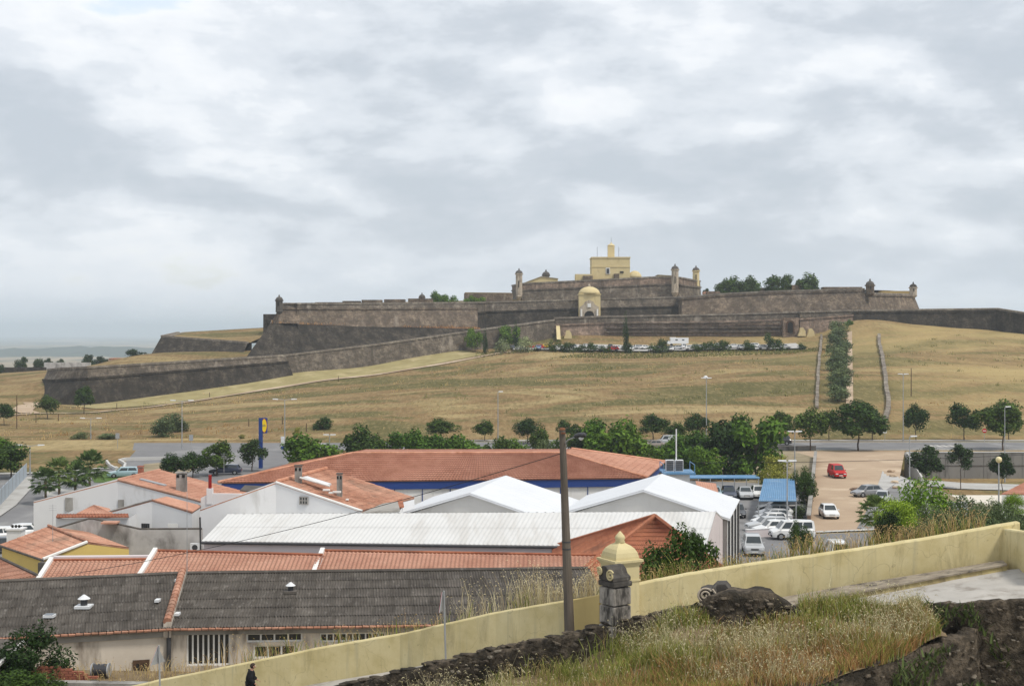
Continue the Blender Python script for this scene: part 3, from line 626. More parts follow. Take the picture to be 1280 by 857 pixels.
def turret(px, pyt, pyb, D, wpx, body, capm, corbel=True, sub=None):
    r = wpx / 2 / F * D; x = X(px, D); zb, zt = Z(pyb, D), Z(pyt, D); h = zt - zb; zc = zt - r * 1.75
    m = MB(); prof = ([(r * 0.25, 0), (r * 0.8, h * 0.10), (r * 1.05, h * 0.16)] if corbel else [(r, -2.0)]) + [(r * 0.95, h * 0.18), (r * 0.95, zc - zb)]
    m.lathe(prof, (x, D, zb), 8, rz=R(22.5)); o = m.build('sentry_turret', body, fort)
    m = MB(); m.lathe([(r * 1.16, 0), (r * 1.22, r * 0.25), (r * 1.0, r * 0.32)], (x, D, zc), 8, rz=R(22.5)); m.build('cornice', body, o)
    m = MB(); m.lathe([(r * 1.0 * math.cos(a), r * 0.3 + r * 0.9 * math.sin(a)) for a in np.linspace(0, 1.45, 6)], (x, D, zc), 12); m.build('cap', capm, o, smooth=True)
    m = MB(); m.lathe([(r * .16, 0), (r * .22, r * .2), (r * .06, r * .6)], (x, D, zc + r * 1.15), 8); m.build('finial', capm, o)
    m = MB(); m.box((x - r * 0.1, D - r * 0.93, zb + h * 0.52), (r * 0.22, 0.2, h * 0.2)); m.build('loophole', M['dark_opening'], o)
    return o
turret(349, 368, 393, 450, 9.4, M['turret_dark'], M['turret_dark']); turret(527.5, 365.5, 381, 505, 8, M['fort_brown'], M['turret_dark'], False)
turret(648.8, 335, 377, 540, 9.3, M['turret_stone'], M['turret_dark']); turret(682.5, 336.5, 352, 560, 9.5, M['turret_dark'], M['turret_dark'], False)
turret(843.8, 329.5, 372, 529, 9.5, M['turret_stone'], M['turret_dark']); turret(870, 331.5, 362, 553, 9, M['keep_yellow'], M['turret_dark'])
turret(1087.5, 348, 371, 477, 11, M['fort_brown'], M['turret_dark']); turret(1141.5, 352, 373, 504, 9.5, M['turret_stone'], M['fort_dark'])
# yellow keep
keep = thing('keep', 'yellow square keep with small roof turret on top of the fortress', 'building', (X(764, 560), 566, Z(349, 560)))
def kbox(name, px0, px1, py0, py1, D, dep, mat=None, parent=keep, rz=0):
    m = MB(); x0, x1 = X(px0, D), X(px1, D); z0, z1 = Z(py1, D), Z(py0, D)
    m.box(((x0 + x1) / 2, D + dep / 2, (z0 + z1) / 2), (x1 - x0, dep, z1 - z0), rz); return m.build(name, mat or M['keep_yellow'], parent)
kbox('wall', 740, 787.5, 322, 351, 560, 14); kbox('cornice', 739.3, 788.2, 321, 322.4, 559.7, 14.6)
kbox('string_course', 739.6, 787.9, 333.2, 333.8, 559.8, 14.3)
kt = kbox('roof_turret', 760, 768.2, 307.5, 322, 564, 2.8); q = W(764, 307.5, 565.4)
m = MB(); m.lathe([(1.6, 0), (1.55, 0.2), (1.2, 0.55), (0.6, 0.85), (0.3, 0.95), (0.32, 1.3), (0.08, 1.6)], q, 10); m.build('cap', M['keep_yellow'], kt, smooth=True)
m = MB(); m.tube(q, q + Vector((0, 0, 3.6)), 0.05); m.build('mast', M['dark_metal'], kt)
for px in (746.5, 773.5):
    m = MB(); a = W(px, 322, 565); m.tube(a, a + Vector((0, 0, 4.4)), 0.07); m.build('mast', M['dark_metal'], keep)
wf = kbox('window', 757.2, 762.6, 334.6, 342.4, 559.75, 0.3, M['white_trim']); kbox('pane', 758.2, 761.6, 335.6, 341.6, 559.6, 0.2, M['window_dark'], wf)
kbox('opening', 775, 779.5, 339, 341.2, 559.7, 0.4, M['dark_opening']); kbox('shed', 768, 774, 342, 350, 556, 4, M['fort_brown'])
kbox('annex', 719.5, 740, 342.5, 352, 558, 8); kbox('annex', 729, 741, 344.5, 352, 555, 3, M['fort_brown'])
m = MB(); a = W(793.5, 346.5, 562); m.lathe([(2.9 * math.cos(t), 3.0 * math.sin(t)) for t in np.linspace(0, 1.5, 6)], a - Vector((0, 0, 0.3)), 12); m.build('domed_annex', M['keep_yellow'], keep, smooth=True)
kbox('annex', 788, 799, 344, 350, 561, 6)
bar = thing('barrack', 'low yellow barrack with pale sloping roof behind the redoubt parapet', 'building', (X(672, 556), 556, Z(354, 556)))
m = MB(); D = 552
m.slab([W(655, 355.5, D), W(698, 353, D), W(697, 348.4, D), W(676, 346, D), W(656, 353.6, D)], (0, 10, 0)); m.build('wall', M['keep_yellow'], bar)
m = MB(); m.slab([W(654, 354.2, D - .4), W(676.5, 345.7, D - .4), W(698, 348.2, D - .4), W(698, 347.8, D - .4), W(676.5, 345.1, D - .4), W(654, 353.6, D - .4)], (0, 10.8, 0)); m.build('roof', M['keep_roof'], bar)
bar = thing('barrack', 'small yellow gabled barrack beside the right turret of the redoubt', 'building', (X(838, 556), 556, Z(351, 556)))
m = MB(); D = 553
m.slab([W(823, 352, D), W(868, 354, D), W(866, 350, D), W(840, 345.4, D), W(824, 344, D)], (0, 10, 0)); m.build('wall', M['keep_yellow'], bar)
m = MB(); m.slab([W(822.5, 343.6, D - .4), W(840, 344.8, D - .4), W(869, 350.6, D - .4), W(869, 350, D - .4), W(840, 344.2, D - .4), W(822.5, 343, D - .4)], (0, 10.8, 0)); m.build('roof', M['keep_roof'], bar)
bar = thing('hut', 'little red roofed hut showing behind the right bastion wall', 'building', (X(890, 530), 530, Z(370, 530)))
kbox('wall', 881, 899, 366.5, 372, 530, 6, M['cream'], bar); m = MB(); D = 529.6; m.slab([W(880, 366.8, D), W(900, 366.8, D), W(898, 364, D), W(882, 364, D)], (0, 6.8, 0)); m.build('roof', M['tile_pale'], bar)
# ruins and low buildings at the far left
rw = thing('boundary_wall', 'low pale boundary wall with a dark base beyond the left end of the outer wall', 'wall', (X(60, 560), 560, Z(465, 560)))
kbox('wall', 55, 112, 453, 466, 560, 2, M['cement_stained'], rw); kbox('wall', -40, 56, 459, 470, 556, 2, M['fort_dark'], rw)
hb = thing('farm_building', 'small white farm building with brown roof beyond the outer wall', 'building', (X(144, 540), 540, Z(454, 540)))
kbox('wall', 135.5, 152, 449.6, 458, 540, 6, M['whitewash'], hb); m = MB(); D = 539.5; m.slab([W(134.5, 449.8, D), W(153, 449.8, D), W(150, 447.4, D), W(137, 447.4, D)], (0, 7, 0)); m.build('roof', M['tile_old'], hb)
# ------------------------------------------------------------------ roads, yards, pavements
def sheet(name, pts, mat, z=0.004, kind='structure', drape=False):
    m = MB(); m.face([(p[0], p[1], (tz(p[0], p[1]) if drape else 0) + z) for p in pts]); o = m.build(name, mat); tag(o, kind=kind); return o
sheet('road', [(-66, 236.5), (260, 236.5), (260, 252), (-70, 252)], M['asphalt'], 0.012)
sheet('verge', [(-10, 252.2), (260, 252.2), (260, 255), (-10, 255)], M['dry_grassland'], 0.05)
sheet('pavement', [(-10, 255), (260, 255), (260, 257.6), (-10, 257.6)], M['pavement'], 0.12)
# street area on the left, round the planted island
sheet('road', [P2(-60, 594), P2(60, 592), P2(150, 584), P2(168, 565), (X(170, 236.5), 236.5), (X(372, 236.5), 236.5), P2(352, 590), P2(300, 600), P2(292, 640), P2(230, 640), P2(150, 612), P2(62, 618), P2(58, 640), P2(40, 720), P2(-80, 760)], M['asphalt'], 0.008)
sheet('pavement', [P2(-80, 690), P2(-20, 660), P2(20, 632), P2(38, 612), P2(40, 596), P2(30, 596), P2(20, 610), P2(-10, 630), P2(-60, 650)], M['pavement'], 0.12)
sheet('pavement', [P2(-60, 594.5), P2(60, 592.5), P2(148, 585), P2(146, 583.4), P2(60, 590.6), P2(-60, 592.4)], M['kerb'], 0.14)
sheet('pavement', [P2(54, 620), P2(62, 612), P2(150, 608), P2(200, 612), P2(190, 622), P2(60, 640)], M['pavement'], 0.12)
sheet('lawn', [P2(112, 592), P2(150, 588), P2(170, 596), P2(140, 603), P2(118, 603)], M['leaf_bright'], 0.05)
sheet('lawn', [P2(172, 594), P2(180, 580), P2(250, 574), P2(256, 580), P2(225, 596)], M['town_ground'], 0.05)
# car yard, dirt lot, yard right of it
sheet('car_yard', [P2(890, 720), P2(1018, 700), P2(1013, 660), P2(1003, 606), P2(858, 600), P2(858, 640)], M['asphalt_lot'], 0.016)
sheet('road', [P2(880, 706), P2(1140, 680), P2(1130, 664), P2(1005, 668), P2(930, 672)], M['asphalt'], 0.022)
sheet('kerb', [P2(1000, 667.5), P2(1133, 661.5), P2(1133, 660.3), P2(1000, 665.5)], M['kerb'], 0.12)
sheet('dirt_lot', [P2(1008, 665), P2(1120, 660), P2(1124, 600), P2(1131, 563.5), P2(978, 563.5), P2(1018, 572)], M['bare_earth'], 0.028)
sheet('bank', [P2(905, 600), P2(1003, 606), P2(1015, 640), P2(1019, 572), P2(990, 563.5), P2(895, 563.5)], M['town_ground'], 0.03)
def depz(p): return (p[0], p[1], tz(p[0], p[1]) + 0.06)
strip('pavement', [(X(1126, 226), 226), (X(1122, 190), 190), (X(1112, 160), 160), (X(1105, 140), 140)], 4.6, M['pavement'], 0.09)
strip('road', [(X(1330, 190), 190), (X(1230, 196), 196), (X(1180, 188), 188), (X(1150, 165), 165), (X(1140, 140), 140)], 11, M['asphalt_lot'], 0.10)
strip('pavement', [(X(1135, 222), 222), (X(1200, 216), 216), (X(1300, 213), 213)], 9, M['pavement'], 0.14)
# zebra crossing
for i in range(5):
    m = MB(); x = X(1160 + i * 8.2, 246); m.face([(x, 243, 0.02), (x + 0.75, 243, 0.02), (x + 0.75, 246.6, 0.02), (x, 246.6, 0.02)]); tag(m.build('crossing_stripe', M['paint_white']), kind='structure')
for y, a, b in ((244.2, -10, 62), (244.2, 85, 200)):
    m = MB(); m.face([(a, y, 0.02), (b, y, 0.02), (b, y + 0.15, 0.02), (a, y + 0.15, 0.02)]); tag(m.build('centre_line', M['paint_white']), kind='structure')
m = MB(); m.box((120, 236.3, 0.07), (280, 0.3, 0.14)); m.box((125, 252.1, 0.07), (270, 0.25, 0.14)); tag(m.build('kerb', M['kerb']), kind='structure')

# ------------------------------------------------------------------ building helpers
def walls(m, poly, zb):
    n = len(poly)
    for i in range(n):
        a, b = poly[i], poly[(i + 1) % n]; m.face([(a[0], a[1], zb), (b[0], b[1], zb), b, a])
def corr(name, A, B, C, Dd, n, amp, mat, parent, seg=4, thick=0.08, rows=1, step=0.0):
    """ribbed roof slope; A,B along the eave, C,Dd along the ridge"""
    A, B, C, Dd = map(Vector, (A, B, C, Dd)); nr = (B - A).cross(Dd - A).normalized(); nr = nr if nr.z > 0 else -nr
    k = n * seg; V = []; Fc = []
    for r in range(rows):
        v0, v1 = r / rows, (r + 1) / rows
        for v, lift in ((v0, step), (v1, 0.0)):
            for i in range(k + 1):
                u = i / k; p = A.lerp(B, u).lerp(Dd.lerp(C, u), v) + nr * (amp * math.cos(2 * math.pi * u * n) + lift); V.append(p)
        base = r * 2 * (k + 1)
        for i in range(k): Fc.append((base + i, base + i + 1, base + k + 2 + i, base + k + 1 + i))
    b0 = len(V)
    V += [q - nr * thick for q in (A, B, C, Dd)]; Fc.append((b0 + 3, b0 + 2, b0 + 1, b0))
    m = MB(); m.v = [tuple(p) for p in V]; m.f = Fc; m.m = [0] * len(Fc)
    for a, b in ((0, 1), (1, 2), (2, 3), (3, 0)):
        q = (A, B, C, Dd); m.face([q[a] - nr * thick, q[b] - nr * thick, q[b], q[a]])
    return m.build(name, mat, parent, smooth=False)
def edge_tube(name, a, b, r, mat, parent, n=6):
    m = MB(); m.tube(a, b, r, n=n); return m.build(name, mat, parent)
def onwall(a, b, t, z, out=0.0):
    """point on the wall line a-b (plan), share t, pushed towards the viewer's side"""
    d = Vector((b[0] - a[0], b[1] - a[1], 0)); nrm = Vector((d.y, -d.x, 0)).normalized(); return Vector((a[0] + d.x * t, a[1] + d.y * t, z)) + nrm * out
def wquad(m, a, b, t0, t1, z0, z1, o0, o1):
    p = [onwall(a, b, t0, z0, o1), onwall(a, b, t1, z0, o1), onwall(a, b, t1, z0, o0), onwall(a, b, t0, z0, o0)]
    q = [onwall(a, b, t0, z1, o1), onwall(a, b, t1, z1, o1), onwall(a, b, t1, z1, o0), onwall(a, b, t0, z1, o0)]
    m.hexa(p, q)
def window(parent, a, b, t0, t1, z0, z1, cols=2, rws=1, frame=None, bar=0.06, name='window', recess=False):
    L = (Vector((b[0], b[1])) - Vector((a[0], a[1]))).length; fb = bar / L; fr = frame or M['white_trim']; m = MB(); o0, o1 = ((-0.16, -0.08) if recess else (0.0, 0.06))
    for i in range(cols + 1):
        t = lerp(t0, t1 - fb, i / cols); wquad(m, a, b, t, t + fb, z0, z1, o0, o1)
    for j in range(rws + 1):
        z = lerp(z0, z1 - bar, j / rws); wquad(m, a, b, t0, t1, z, z + bar, o0, o1 - 0.005)
    w = m.build(name, fr, parent)
    for i in range(cols):
        for j in range(rws):
            m = MB(); wquad(m, a, b, lerp(t0, t1, i / cols) + fb * .5, lerp(t0, t1, (i + 1) / cols) - fb * .2, lerp(z0, z1, j / rws) + bar * .5, lerp(z0, z1, (j + 1) / rws) - bar * .2, o0 - 0.02, o0 + 0.025); m.build('pane', M['window_dark'], w)
    return w
def holed_wall(name, a, b, z0, z1, holes, mat, parent, thick=0.3):
    """wall slab with real openings; holes: (t0, t1, za, zb)"""
    ts = sorted({0.0, 1.0, *[h[0] for h in holes], *[h[1] for h in holes]}); zs = sorted({z0, z1, *[h[2] for h in holes], *[h[3] for h in holes]}); m = MB()
    for i in range(len(ts) - 1):
        for j in range(len(zs) - 1):
            tc, zc = (ts[i] + ts[i+1]) / 2, (zs[j] + zs[j+1]) / 2
            if any(h[0] < tc < h[1] and h[2] < zc < h[3] for h in holes): continue
            wquad(m, a, b, ts[i], ts[i+1], zs[j], zs[j+1], -thick, 0.0)
    return m.build(name, mat, parent)
def chimney(parent, p, w, d, h, mat, pots=True, cap=None):
    m = MB(); m.box((p[0], p[1], p[2] + h / 2 - 0.4), (w, d, h + 0.8)); c = m.build('chimney', mat, parent)
    m = MB(); m.box((p[0], p[1], p[2] + h + 0.12), (w * 1.18, d * 1.18, 0.1)); m.build('chimney_cap', cap or mat, c)
    if pots:
        m = MB()
        for s in (-0.3, 0.3): m.box((p[0] + s * w, p[1] - d * 0.51, p[2] + h - 0.15), (w * 0.3, 0.06, 0.22))
        m.build('vent', M['dark_opening'], c)
    return c

# ------------------------------------------------------------------ grey corrugated warehouse
wh = thing('warehouse', 'long old warehouse with dark grey corrugated roof below the yellow wall', 'building', (-8, 69, 0))
E0, E1, E2 = Vector((X(-60, 62), 62, 6.46)), Vector((X(209, 64.5), 64.5, 6.46)), Vector((X(770, 66), 66, 6.46))
R1 = Vector((X(229, 71.6), 71.6, 7.75)); R0, R2 = E0 + (R1 - E1), E2 + (R1 - E1)
nw = 7; sh = MB(); SW, SL = 1.02, 1.34     # one corrugated sheet, shared by all of them
for i in range(nw * 3 + 1):
    x = SW * (i / (nw * 3) - 0.5); z = 0.034 * math.cos(2 * math.pi * i / 3); sh.v += [(x, 0, z), (x, SL, z)]
for i in range(nw * 3): sh.f.append((2 * i, 2 * i + 2, 2 * i + 3, 2 * i + 1)); sh.m.append(0)
sheet_me = sh.mesh('roof_sheet', M['fibre_cement'])
rs = random.Random(11)
m = MB(); m.face([E0 - Vector((0, 0, .12)), E1 - Vector((0, 0, .12)), R1 - Vector((0, 0, .12)), R0 - Vector((0, 0, .12))]); m.face([E1 - Vector((0, 0, .12)), E2 - Vector((0, 0, .12)), R2 - Vector((0, 0, .12)), R1 - Vector((0, 0, .12))])
b = Vector((0, 7.2, -1.35)); m.face([R0, R1, R1 + b, R0 + b]); m.face([R1, R2, R2 + b, R2 * 0 + R1 + b + (R2 - R1)])
roof = m.build('roof', M['fibre_cement'], wh)
for (ea, eb, ra, rb) in ((E0, E1, R0, R1), (E1, E2, R1, R2)):
    L = (eb - ea).length; ncol = round(L / 0.98)
    for r in range(6):
        for c in range(ncol):
            u = (c + 0.5) / ncol; v = r / 6
            p = ea.lerp(eb, u).lerp(ra.lerp(rb, u), v); ux = (eb - ea).lerp(rb - ra, v).normalized(); vy = (ra.lerp(rb, u) - ea.lerp(eb, u)).normalized()
            nz = ux.cross(vy).normalized(); vy = nz.cross(ux)
            tilt = rs.uniform(0.010, 0.018); vy2 = (vy - nz * tilt).normalized(); nz2 = ux.cross(vy2)
            mt = Matrix((ux, vy2, nz2)).transposed().to_4x4(); p = p + nz * (0.05 + rs.uniform(0, 0.006)) - vy * 0.05 + ux * rs.uniform(-0.01, 0.01)
            o = mesh_obj('roof_sheet', sheet_me, roof); o.matrix_local = Matrix.Translation(p - wh.location) @ mt
edge_tube('ridge_cap', R0 + Vector((0, 0, .06)), R1 + Vector((0, 0, .06)), 0.13, M['fibre_cement'], wh); edge_tube('ridge_cap', R1 + Vector((0, 0, .06)), R2 + Vector((0, 0, .06)), 0.13, M['fibre_cement'], wh)
for a, b_ in ((E0, E1), (E1, E2)):
    n_t = int((b_ - a).length / 0.33)
    m = MB()
    for i in range(n_t):
        p0 = a.lerp(b_, i / n_t) + Vector((0, -0.12, -0.03 + rs.uniform(-.015, .015))); p1 = a.lerp(b_, (i + 0.9) / n_t) + Vector((0, -0.12, -0.03)); m.tube(p0, p1, 0.075, 0.06, 6)
    m.build('eave_tile_row', M['tile_old'], wh)['kind'] = 'stuff'
# fire wall between the two halves, capped with tiles
m = MB(); w_ = Vector((0.18, 0, 0)); u_ = Vector((0, 0, 0.42)); m.hexa([E1 - w_ - u_, E1 + w_ - u_, R1 + w_ - u_, R1 - w_ - u_], [E1 - w_ + u_ * .75, E1 + w_ + u_ * .75, R1 + w_ + u_ * .75, R1 - w_ + u_ * .75]); fw = m.build('fire_wall', M['shed_wall'], wh)
for i in range(16):
    m = MB(); a = E1.lerp(R1, i / 16) + u_ * .80; b_ = E1.lerp(R1, (i + 1.08) / 16) + u_ * .78; m.tube(a, b_, 0.2, 0.17, 8); m.build('ridge_tile', M['tile_old'], fw)
# front walls with openings
a, b_ = E0 + Vector((0.3, 0.25, 0)), E1 + Vector((0, 0.25, 0))
holed_wall('front_wall', a, b_, -0.5, 6.35, [], M['shed_wall'], wh)
def tpx(a, b, px):
    """share along wall a-b seen at photo column px"""
    k = (px - CX) / F; return (a.x - k * a.y) / (k * (b.y - a.y) - (b.x - a.x))
def zpx(a, b, px, py): t = tpx(a, b, px); return Z(py, lerp(a.y, b.y, t))
m = MB(); wquad(m, a, b_, 0, 1, 6.02, 6.3, 0, 0.07); m.build('wall_band', M['cement_grey'], wh)
wd = window(wh, a, b_, tpx(a, b_, 166), tpx(a, b_, 187), 3.9, 5.0, 2, 1, M['wood_dark'], 0.16, 'wooden_hatch')
a, b_ = E1 + Vector((0, 0.25, 0)), E2 + Vector((0, 0.25, 0)); hl = []
for p0, p1, q0, q1 in ((233, 287.5, 791.5, 831), (307.5, 378, 791, 801.5), (316.5, 369.5, 806, 822), (399.5, 482, 791, 801)):
    hl.append((tpx(a, b_, p0), tpx(a, b_, p1), zpx(a, b_, p1, q1), zpx(a, b_, p0, q0)))
holed_wall('front_wall', a, b_, -0.5, 6.35, hl, M['shed_wall'], wh)
m = MB(); wquad(m, a, b_, 0, 1, 6.1, 6.3, 0, 0.07); m.build('wall_band', M['cement_grey'], wh)
for h, (c_, r_, bw) in zip(hl, ((8, 1, 0.075), (4, 1, 0.08), (3, 1, 0.08), (10, 1, 0.07))): window(wh, a, b_, *h, c_, r_, M['white_trim'], bw, 'window', True)
edge_tube('downpipe', E1 + Vector((0.05, 0.1, -0.1)), E1 + Vector((0.05, 0.1, -5)), 0.11, M['dark_metal'], wh, 8)
# roof furniture
def onroof(px, v, up=0.08):
    best = None
    for (ea, eb, ra, rb) in ((E0, E1, R0, R1), (E1, E2, R1, R2)):
        for i in range(401):
            u = i / 400; p = ea.lerp(eb, u).lerp(ra.lerp(rb, u), v); e = abs(640 + F * p.x / p.y - px)
            if best is None or e < best[0]: best = (e, p)
    return best[1] + Vector((0, 0, up))
def cowl(px, v, s, mt):
    p = onroof(px, v); m = MB(); m.box(p + Vector((0, 0, 0.0)), (s * 1.5, s * 1.5, 0.12)); c = m.build('roof_vent', mt, wh)
    m = MB(); m.tube(p, p + Vector((0, 0, s * 0.8)), s * 0.33, n=10); m.build('vent_pipe', M['dark_metal'], c)
    m = MB(); m.lathe([(s * 0.62, s * 0.75), (s * 0.1, s * 1.15)], p, 10); m.build('cowl', M['lamp_white'], c)
cowl(105, 0.44, 0.5, M['lamp_white']); cowl(363, 0.6, 0.42, M['fibre_cement'])
for px, v, sx in ((62, 0.28, .5), (197, 0.46, .22), (222, 0.84, .2), (222, 0.2, .22)):
    p = onroof(px, v, 0.14); m = MB(); m.box(p, (sx, 0.45, 0.12)); sk = m.build('skylight', M['lamp_white'], wh)
    if sx > .4: m = MB(); m.box(p + Vector((0, 0, .07)), (sx - .12, 0.33, 0.04)); m.build('pane', M['solar_glass'], sk)
# lower shed at the picture's edge
sd = thing('shed', 'small shed with grey corrugated roof and pale verge in front of the warehouse', 'building', (-24, 58, 0))
a, b_, c_, d_ = W(-70, 792, 60), W(28, 800, 58.5), W(-4, 828, 54), W(-110, 828, 54)
corr('roof', d_, c_, b_, a, 16, 0.03, M['fibre_cement'], sd); m = MB(); o_ = Vector((0, 0, .12)); m.slab([b_, c_, c_ - o_, b_ - o_], (0.14, 0, 0)); m.build('verge_board', M['white_trim'], sd)
m = MB(); walls(m, [d_ - o_, c_ - o_, b_ - o_, a - o_], 0); m.build('wall', M['shed_wall'], sd)
# yard terrace behind the yellow wall, brick parapet and cable drum
yw_ = thing('yard_wall', 'low grimy retaining wall behind the left end of the yellow wall', 'wall', (-16, 54, 0))
m = MB(); ya, yb = Vector((-25, 55, 0)), Vector((-12.2, 54.2, 0)); wquad(m, ya, yb, 0, 1, 0, 6.32, -2.6, 0.0); m.build('wall', M['soil'], yw_)
m = MB(); wquad(m, ya, yb, 0, 1, 6.32, 6.47, -0.35, 0.06); m.build('coping', M['cement_grey'], yw_)
bp = thing('brick_parapet', 'broken low parapet of red bricks beside the cable drum', 'wall', (-19, 55.4, 6.3)); bm_ = MB(); bm_.box((0, 0, 0), (0.285, 0.14, 0.085)); bme = bm_.mesh('brick', M['brick_red'])
for r in range(6):
    for i in range(8 + r % 2 if r < 3 else 7 - (r - 3) * 2):
        o = mesh_obj('brick', bme, bp, (-0.6 + i * 0.31 + (r % 2) * 0.15 + (0.3 * (r > 3)), rs.uniform(-.012, .012), 0.06 + r * 0.1)); o.rotation_euler = (0, 0, rs.uniform(-.04, .04))
cd = thing('cable_drum', 'dark ribbed cable drum with pale rims lying on its side by the warehouse', 'drum', (X(126, 55.9), 55.9, 6.32))
m = MB(); m.tube((-0.3, 0, .3), (0.3, 0, .3), 0.25, n=20); m.build('barrel', M['dark_metal'], cd, world=False)
for s in (-0.33, 0.33, -0.1, 0.12):
    m = MB(); rr_ = 0.3 if abs(s) > .3 else 0.265; m.tube((s - .03, 0, .3), (s + .03, 0, .3), rr_, n=20); m.build('rim', M['steel'] if abs(s) > .3 else M['dark_metal'], cd, world=False)

# ------------------------------------------------------------------ orange ribbed roofs behind the warehouse
ot = thing('terrace_house', 'long low building with bright orange ribbed roof in three steps and white verges', 'building', (-10, 79, 0))
def osec(pl, pr, lw, rw_, el, er, mat, zr=7.87):
    rl, rr2 = W(*pl), W(*pr); el, er = Vector(el), Vector(er)
    n = max(4, int((rr2 - rl).length / 0.24)); corr('roof', el, er, rr2, rl, n, 0.032, mat, ot, 4, rows=12, step=.025)
    bk = Vector((0, 4.5, -0.9)); m = MB(); m.face([rl, rr2, rr2 + bk, rl + bk]); m.build('roof', mat, ot)
    m = MB(); dn = Vector((0, 0, .14)); walls(m, [el - dn, er - dn, rr2 - dn, rr2 + bk - dn, rl + bk - dn, rl - dn], 0); m.build('wall', M['whitewash'], ot)
    if lw:
        m = MB(); s = Vector((0.24, 0, 0)); up = Vector((0, 0, .22)); m.hexa([el - s, el, rl, rl - s], [el - s + up, el + up, rl + up, rl - s + up]); m.build('white_verge', M['white_trim'], ot)
    edge_tube('ridge_cap', rl + Vector((0, 0, .05)), rr2 + Vector((0, 0, .05)), 0.09, M['tile_dark'], ot)
osec((67, 700.5, 77.5), (186, 699.5, 77.5), 1, 0, (X(46, 73.4), 73.4, 6.75), (X(176, 73.4), 73.4, 6.75), M['tile_pale'])
osec((197, 688.6, 78.5), (403, 694, 77), 1, 0, (X(173, 73.5), 73.5, 6.98), (X(391, 73.2), 73.2, 6.98), M['tile_pale'])
osec((406, 688.6, 78.5), (757, 694.5, 77), 1, 0, (X(391, 73.5), 73.5, 6.98), (X(760, 73.2), 73.2, 6.98), M['tile_pale'])
m = MB(); a, b_ = W(66, 697.5, 78.0), W(187, 696.5, 78.0); m.hexa([a - Vector((0, 0, .5)), b_ - Vector((0, 0, .5)), b_ + Vector((0, .4, -.5)), a + Vector((0, .4, -.5))], [a + Vector((0, 0, .1)), b_ + Vector((0, 0, .1)), b_ + Vector((0, .4, .1)), a + Vector((0, .4, .1))]); m.build('parapet', M['whitewash_pink'], ot)

# ------------------------------------------------------------------ white ribbed hangar and the two white gables behind
hg = thing('hangar', 'long hangar with low white ribbed roof and pale pink wall', 'building', (-3, 95, 0))
a, b_, c_, d_ = W(252, 676, 88), W(882, 684, 86.5), W(895, 639, 96), W(285, 642, 96)
corr('roof', a, b_, c_, d_, 110, 0.014, M['roof_white'], hg, rows=2, step=.012)
e_, f_ = Vector((16.3, 104, 6.1)), Vector((d_.x, 104, 6.1)); corr('roof', e_, f_, d_, c_, 60, 0.03, M['roof_white'], hg)
dn = Vector((0, 0, .12)); m = MB(); walls(m, [a - dn + Vector((.1, .15, 0)), b_ - dn + Vector((-.1, .15, 0)), c_ - dn, e_ - dn, f_ - dn, d_ - dn], 0); m.build('wall', M['whitewash_pink'], hg)
edge_tube('gutter', a + Vector((0, -.08, -.1)), b_ + Vector((0, -.08, -.1)), 0.09, M['dark_metal'], hg)
for t, z in ((0.25, 4.9), (0.55, 5.3), (0.85, 5.6)): window(hg, b_, c_, t, t + 0.07, z - 0.9, z, 1, 1, M['steel'])
# new translucent sheets on the roof
for u0, u1 in ():
    m = MB(); n_ = Vector((0, 0, .07)); m.slab([a.lerp(b_, u0).lerp(d_.lerp(c_, u0), .08) + n_, a.lerp(b_, u1).lerp(d_.lerp(c_, u1), .08) + n_, a.lerp(b_, u1).lerp(d_.lerp(c_, u1), .62) + n_, a.lerp(b_, u0).lerp(d_.lerp(c_, u0), .62) + n_], (0, 0, 0.02)); m.build('roof_panel', M['roof_sheet_white'], hg)
def gable_hangar(label, fa, ba, hw, drop, rear_w):
    fa, ba = W(*fa), W(*ba); g = thing('gabled_hangar', label, 'building', (fa.x, (fa.y + ba.y) / 2, 0)); dr = (ba - fa).normalized(); sd_ = Vector((dr.y, -dr.x, 0)).normalized()
    fl, fr_ = fa - sd_ * hw - Vector((0, 0, drop)), fa + sd_ * hw - Vector((0, 0, drop)); bl, br = ba - sd_ * hw - Vector((0, 0, drop)), ba + sd_ * hw - Vector((0, 0, drop))
    corr('roof', fl, bl, ba, fa, 12, 0.015, M['roof_sheet_white'], g, 2, 0.15); corr('roof', br, fr_, fa, ba, 12, 0.015, M['roof_sheet_white'], g, 2, 0.15)
    i_ = dr * 0.35; dn = Vector((0, 0, .2)); m = MB(); walls(m, [fl + i_ - dn + sd_ * .1, fa + i_ - dn], 0); m = MB()
    q = [fl + i_ - dn + sd_ * .2, fa + i_ - dn, fr_ + i_ - dn - sd_ * .2]; m.face([(q[0].x, q[0].y, 0), (q[2].x, q[2].y, 0), q[2], q[1], q[0]]); m.build('gable', M['gable_grey'], g)
    q = [p - i_ - dn for p in (bl, ba, br)]; m = MB(); m.face([(q[2].x, q[2].y, 0), (q[0].x, q[0].y, 0), q[0], q[1], q[2]]); m.build('gable', M['gable_grey'], g)
    for p, q, s in ((fl, bl, 1), (fr_, br, -1)):
        p, q = p - dn + sd_ * .2 * s, q - dn + sd_ * .2 * s; m = MB(); m.face([(p.x, p.y, 0), (q.x, q.y, 0), q, p]); m.build('wall', M['whitewash'], g)
    for t in (0.05, 0.35, 0.65, 0.95):
        p = fr_.lerp(br, t) - dn - sd_ * .1; edge_tube('post', p, (p.x, p.y, 0), 0.08, M['dark_metal'], g)
gable_hangar('white gabled hangar with its long side along the car yard', (804, 612, 103), (827.5, 592, 115), 6.5, 2.0, 0)
gable_hangar('white gabled hangar between the other gabled hangar and the chimneyed white house', (587, 616, 103), (632.5, 594, 115), 6.5, 2.0, 0)
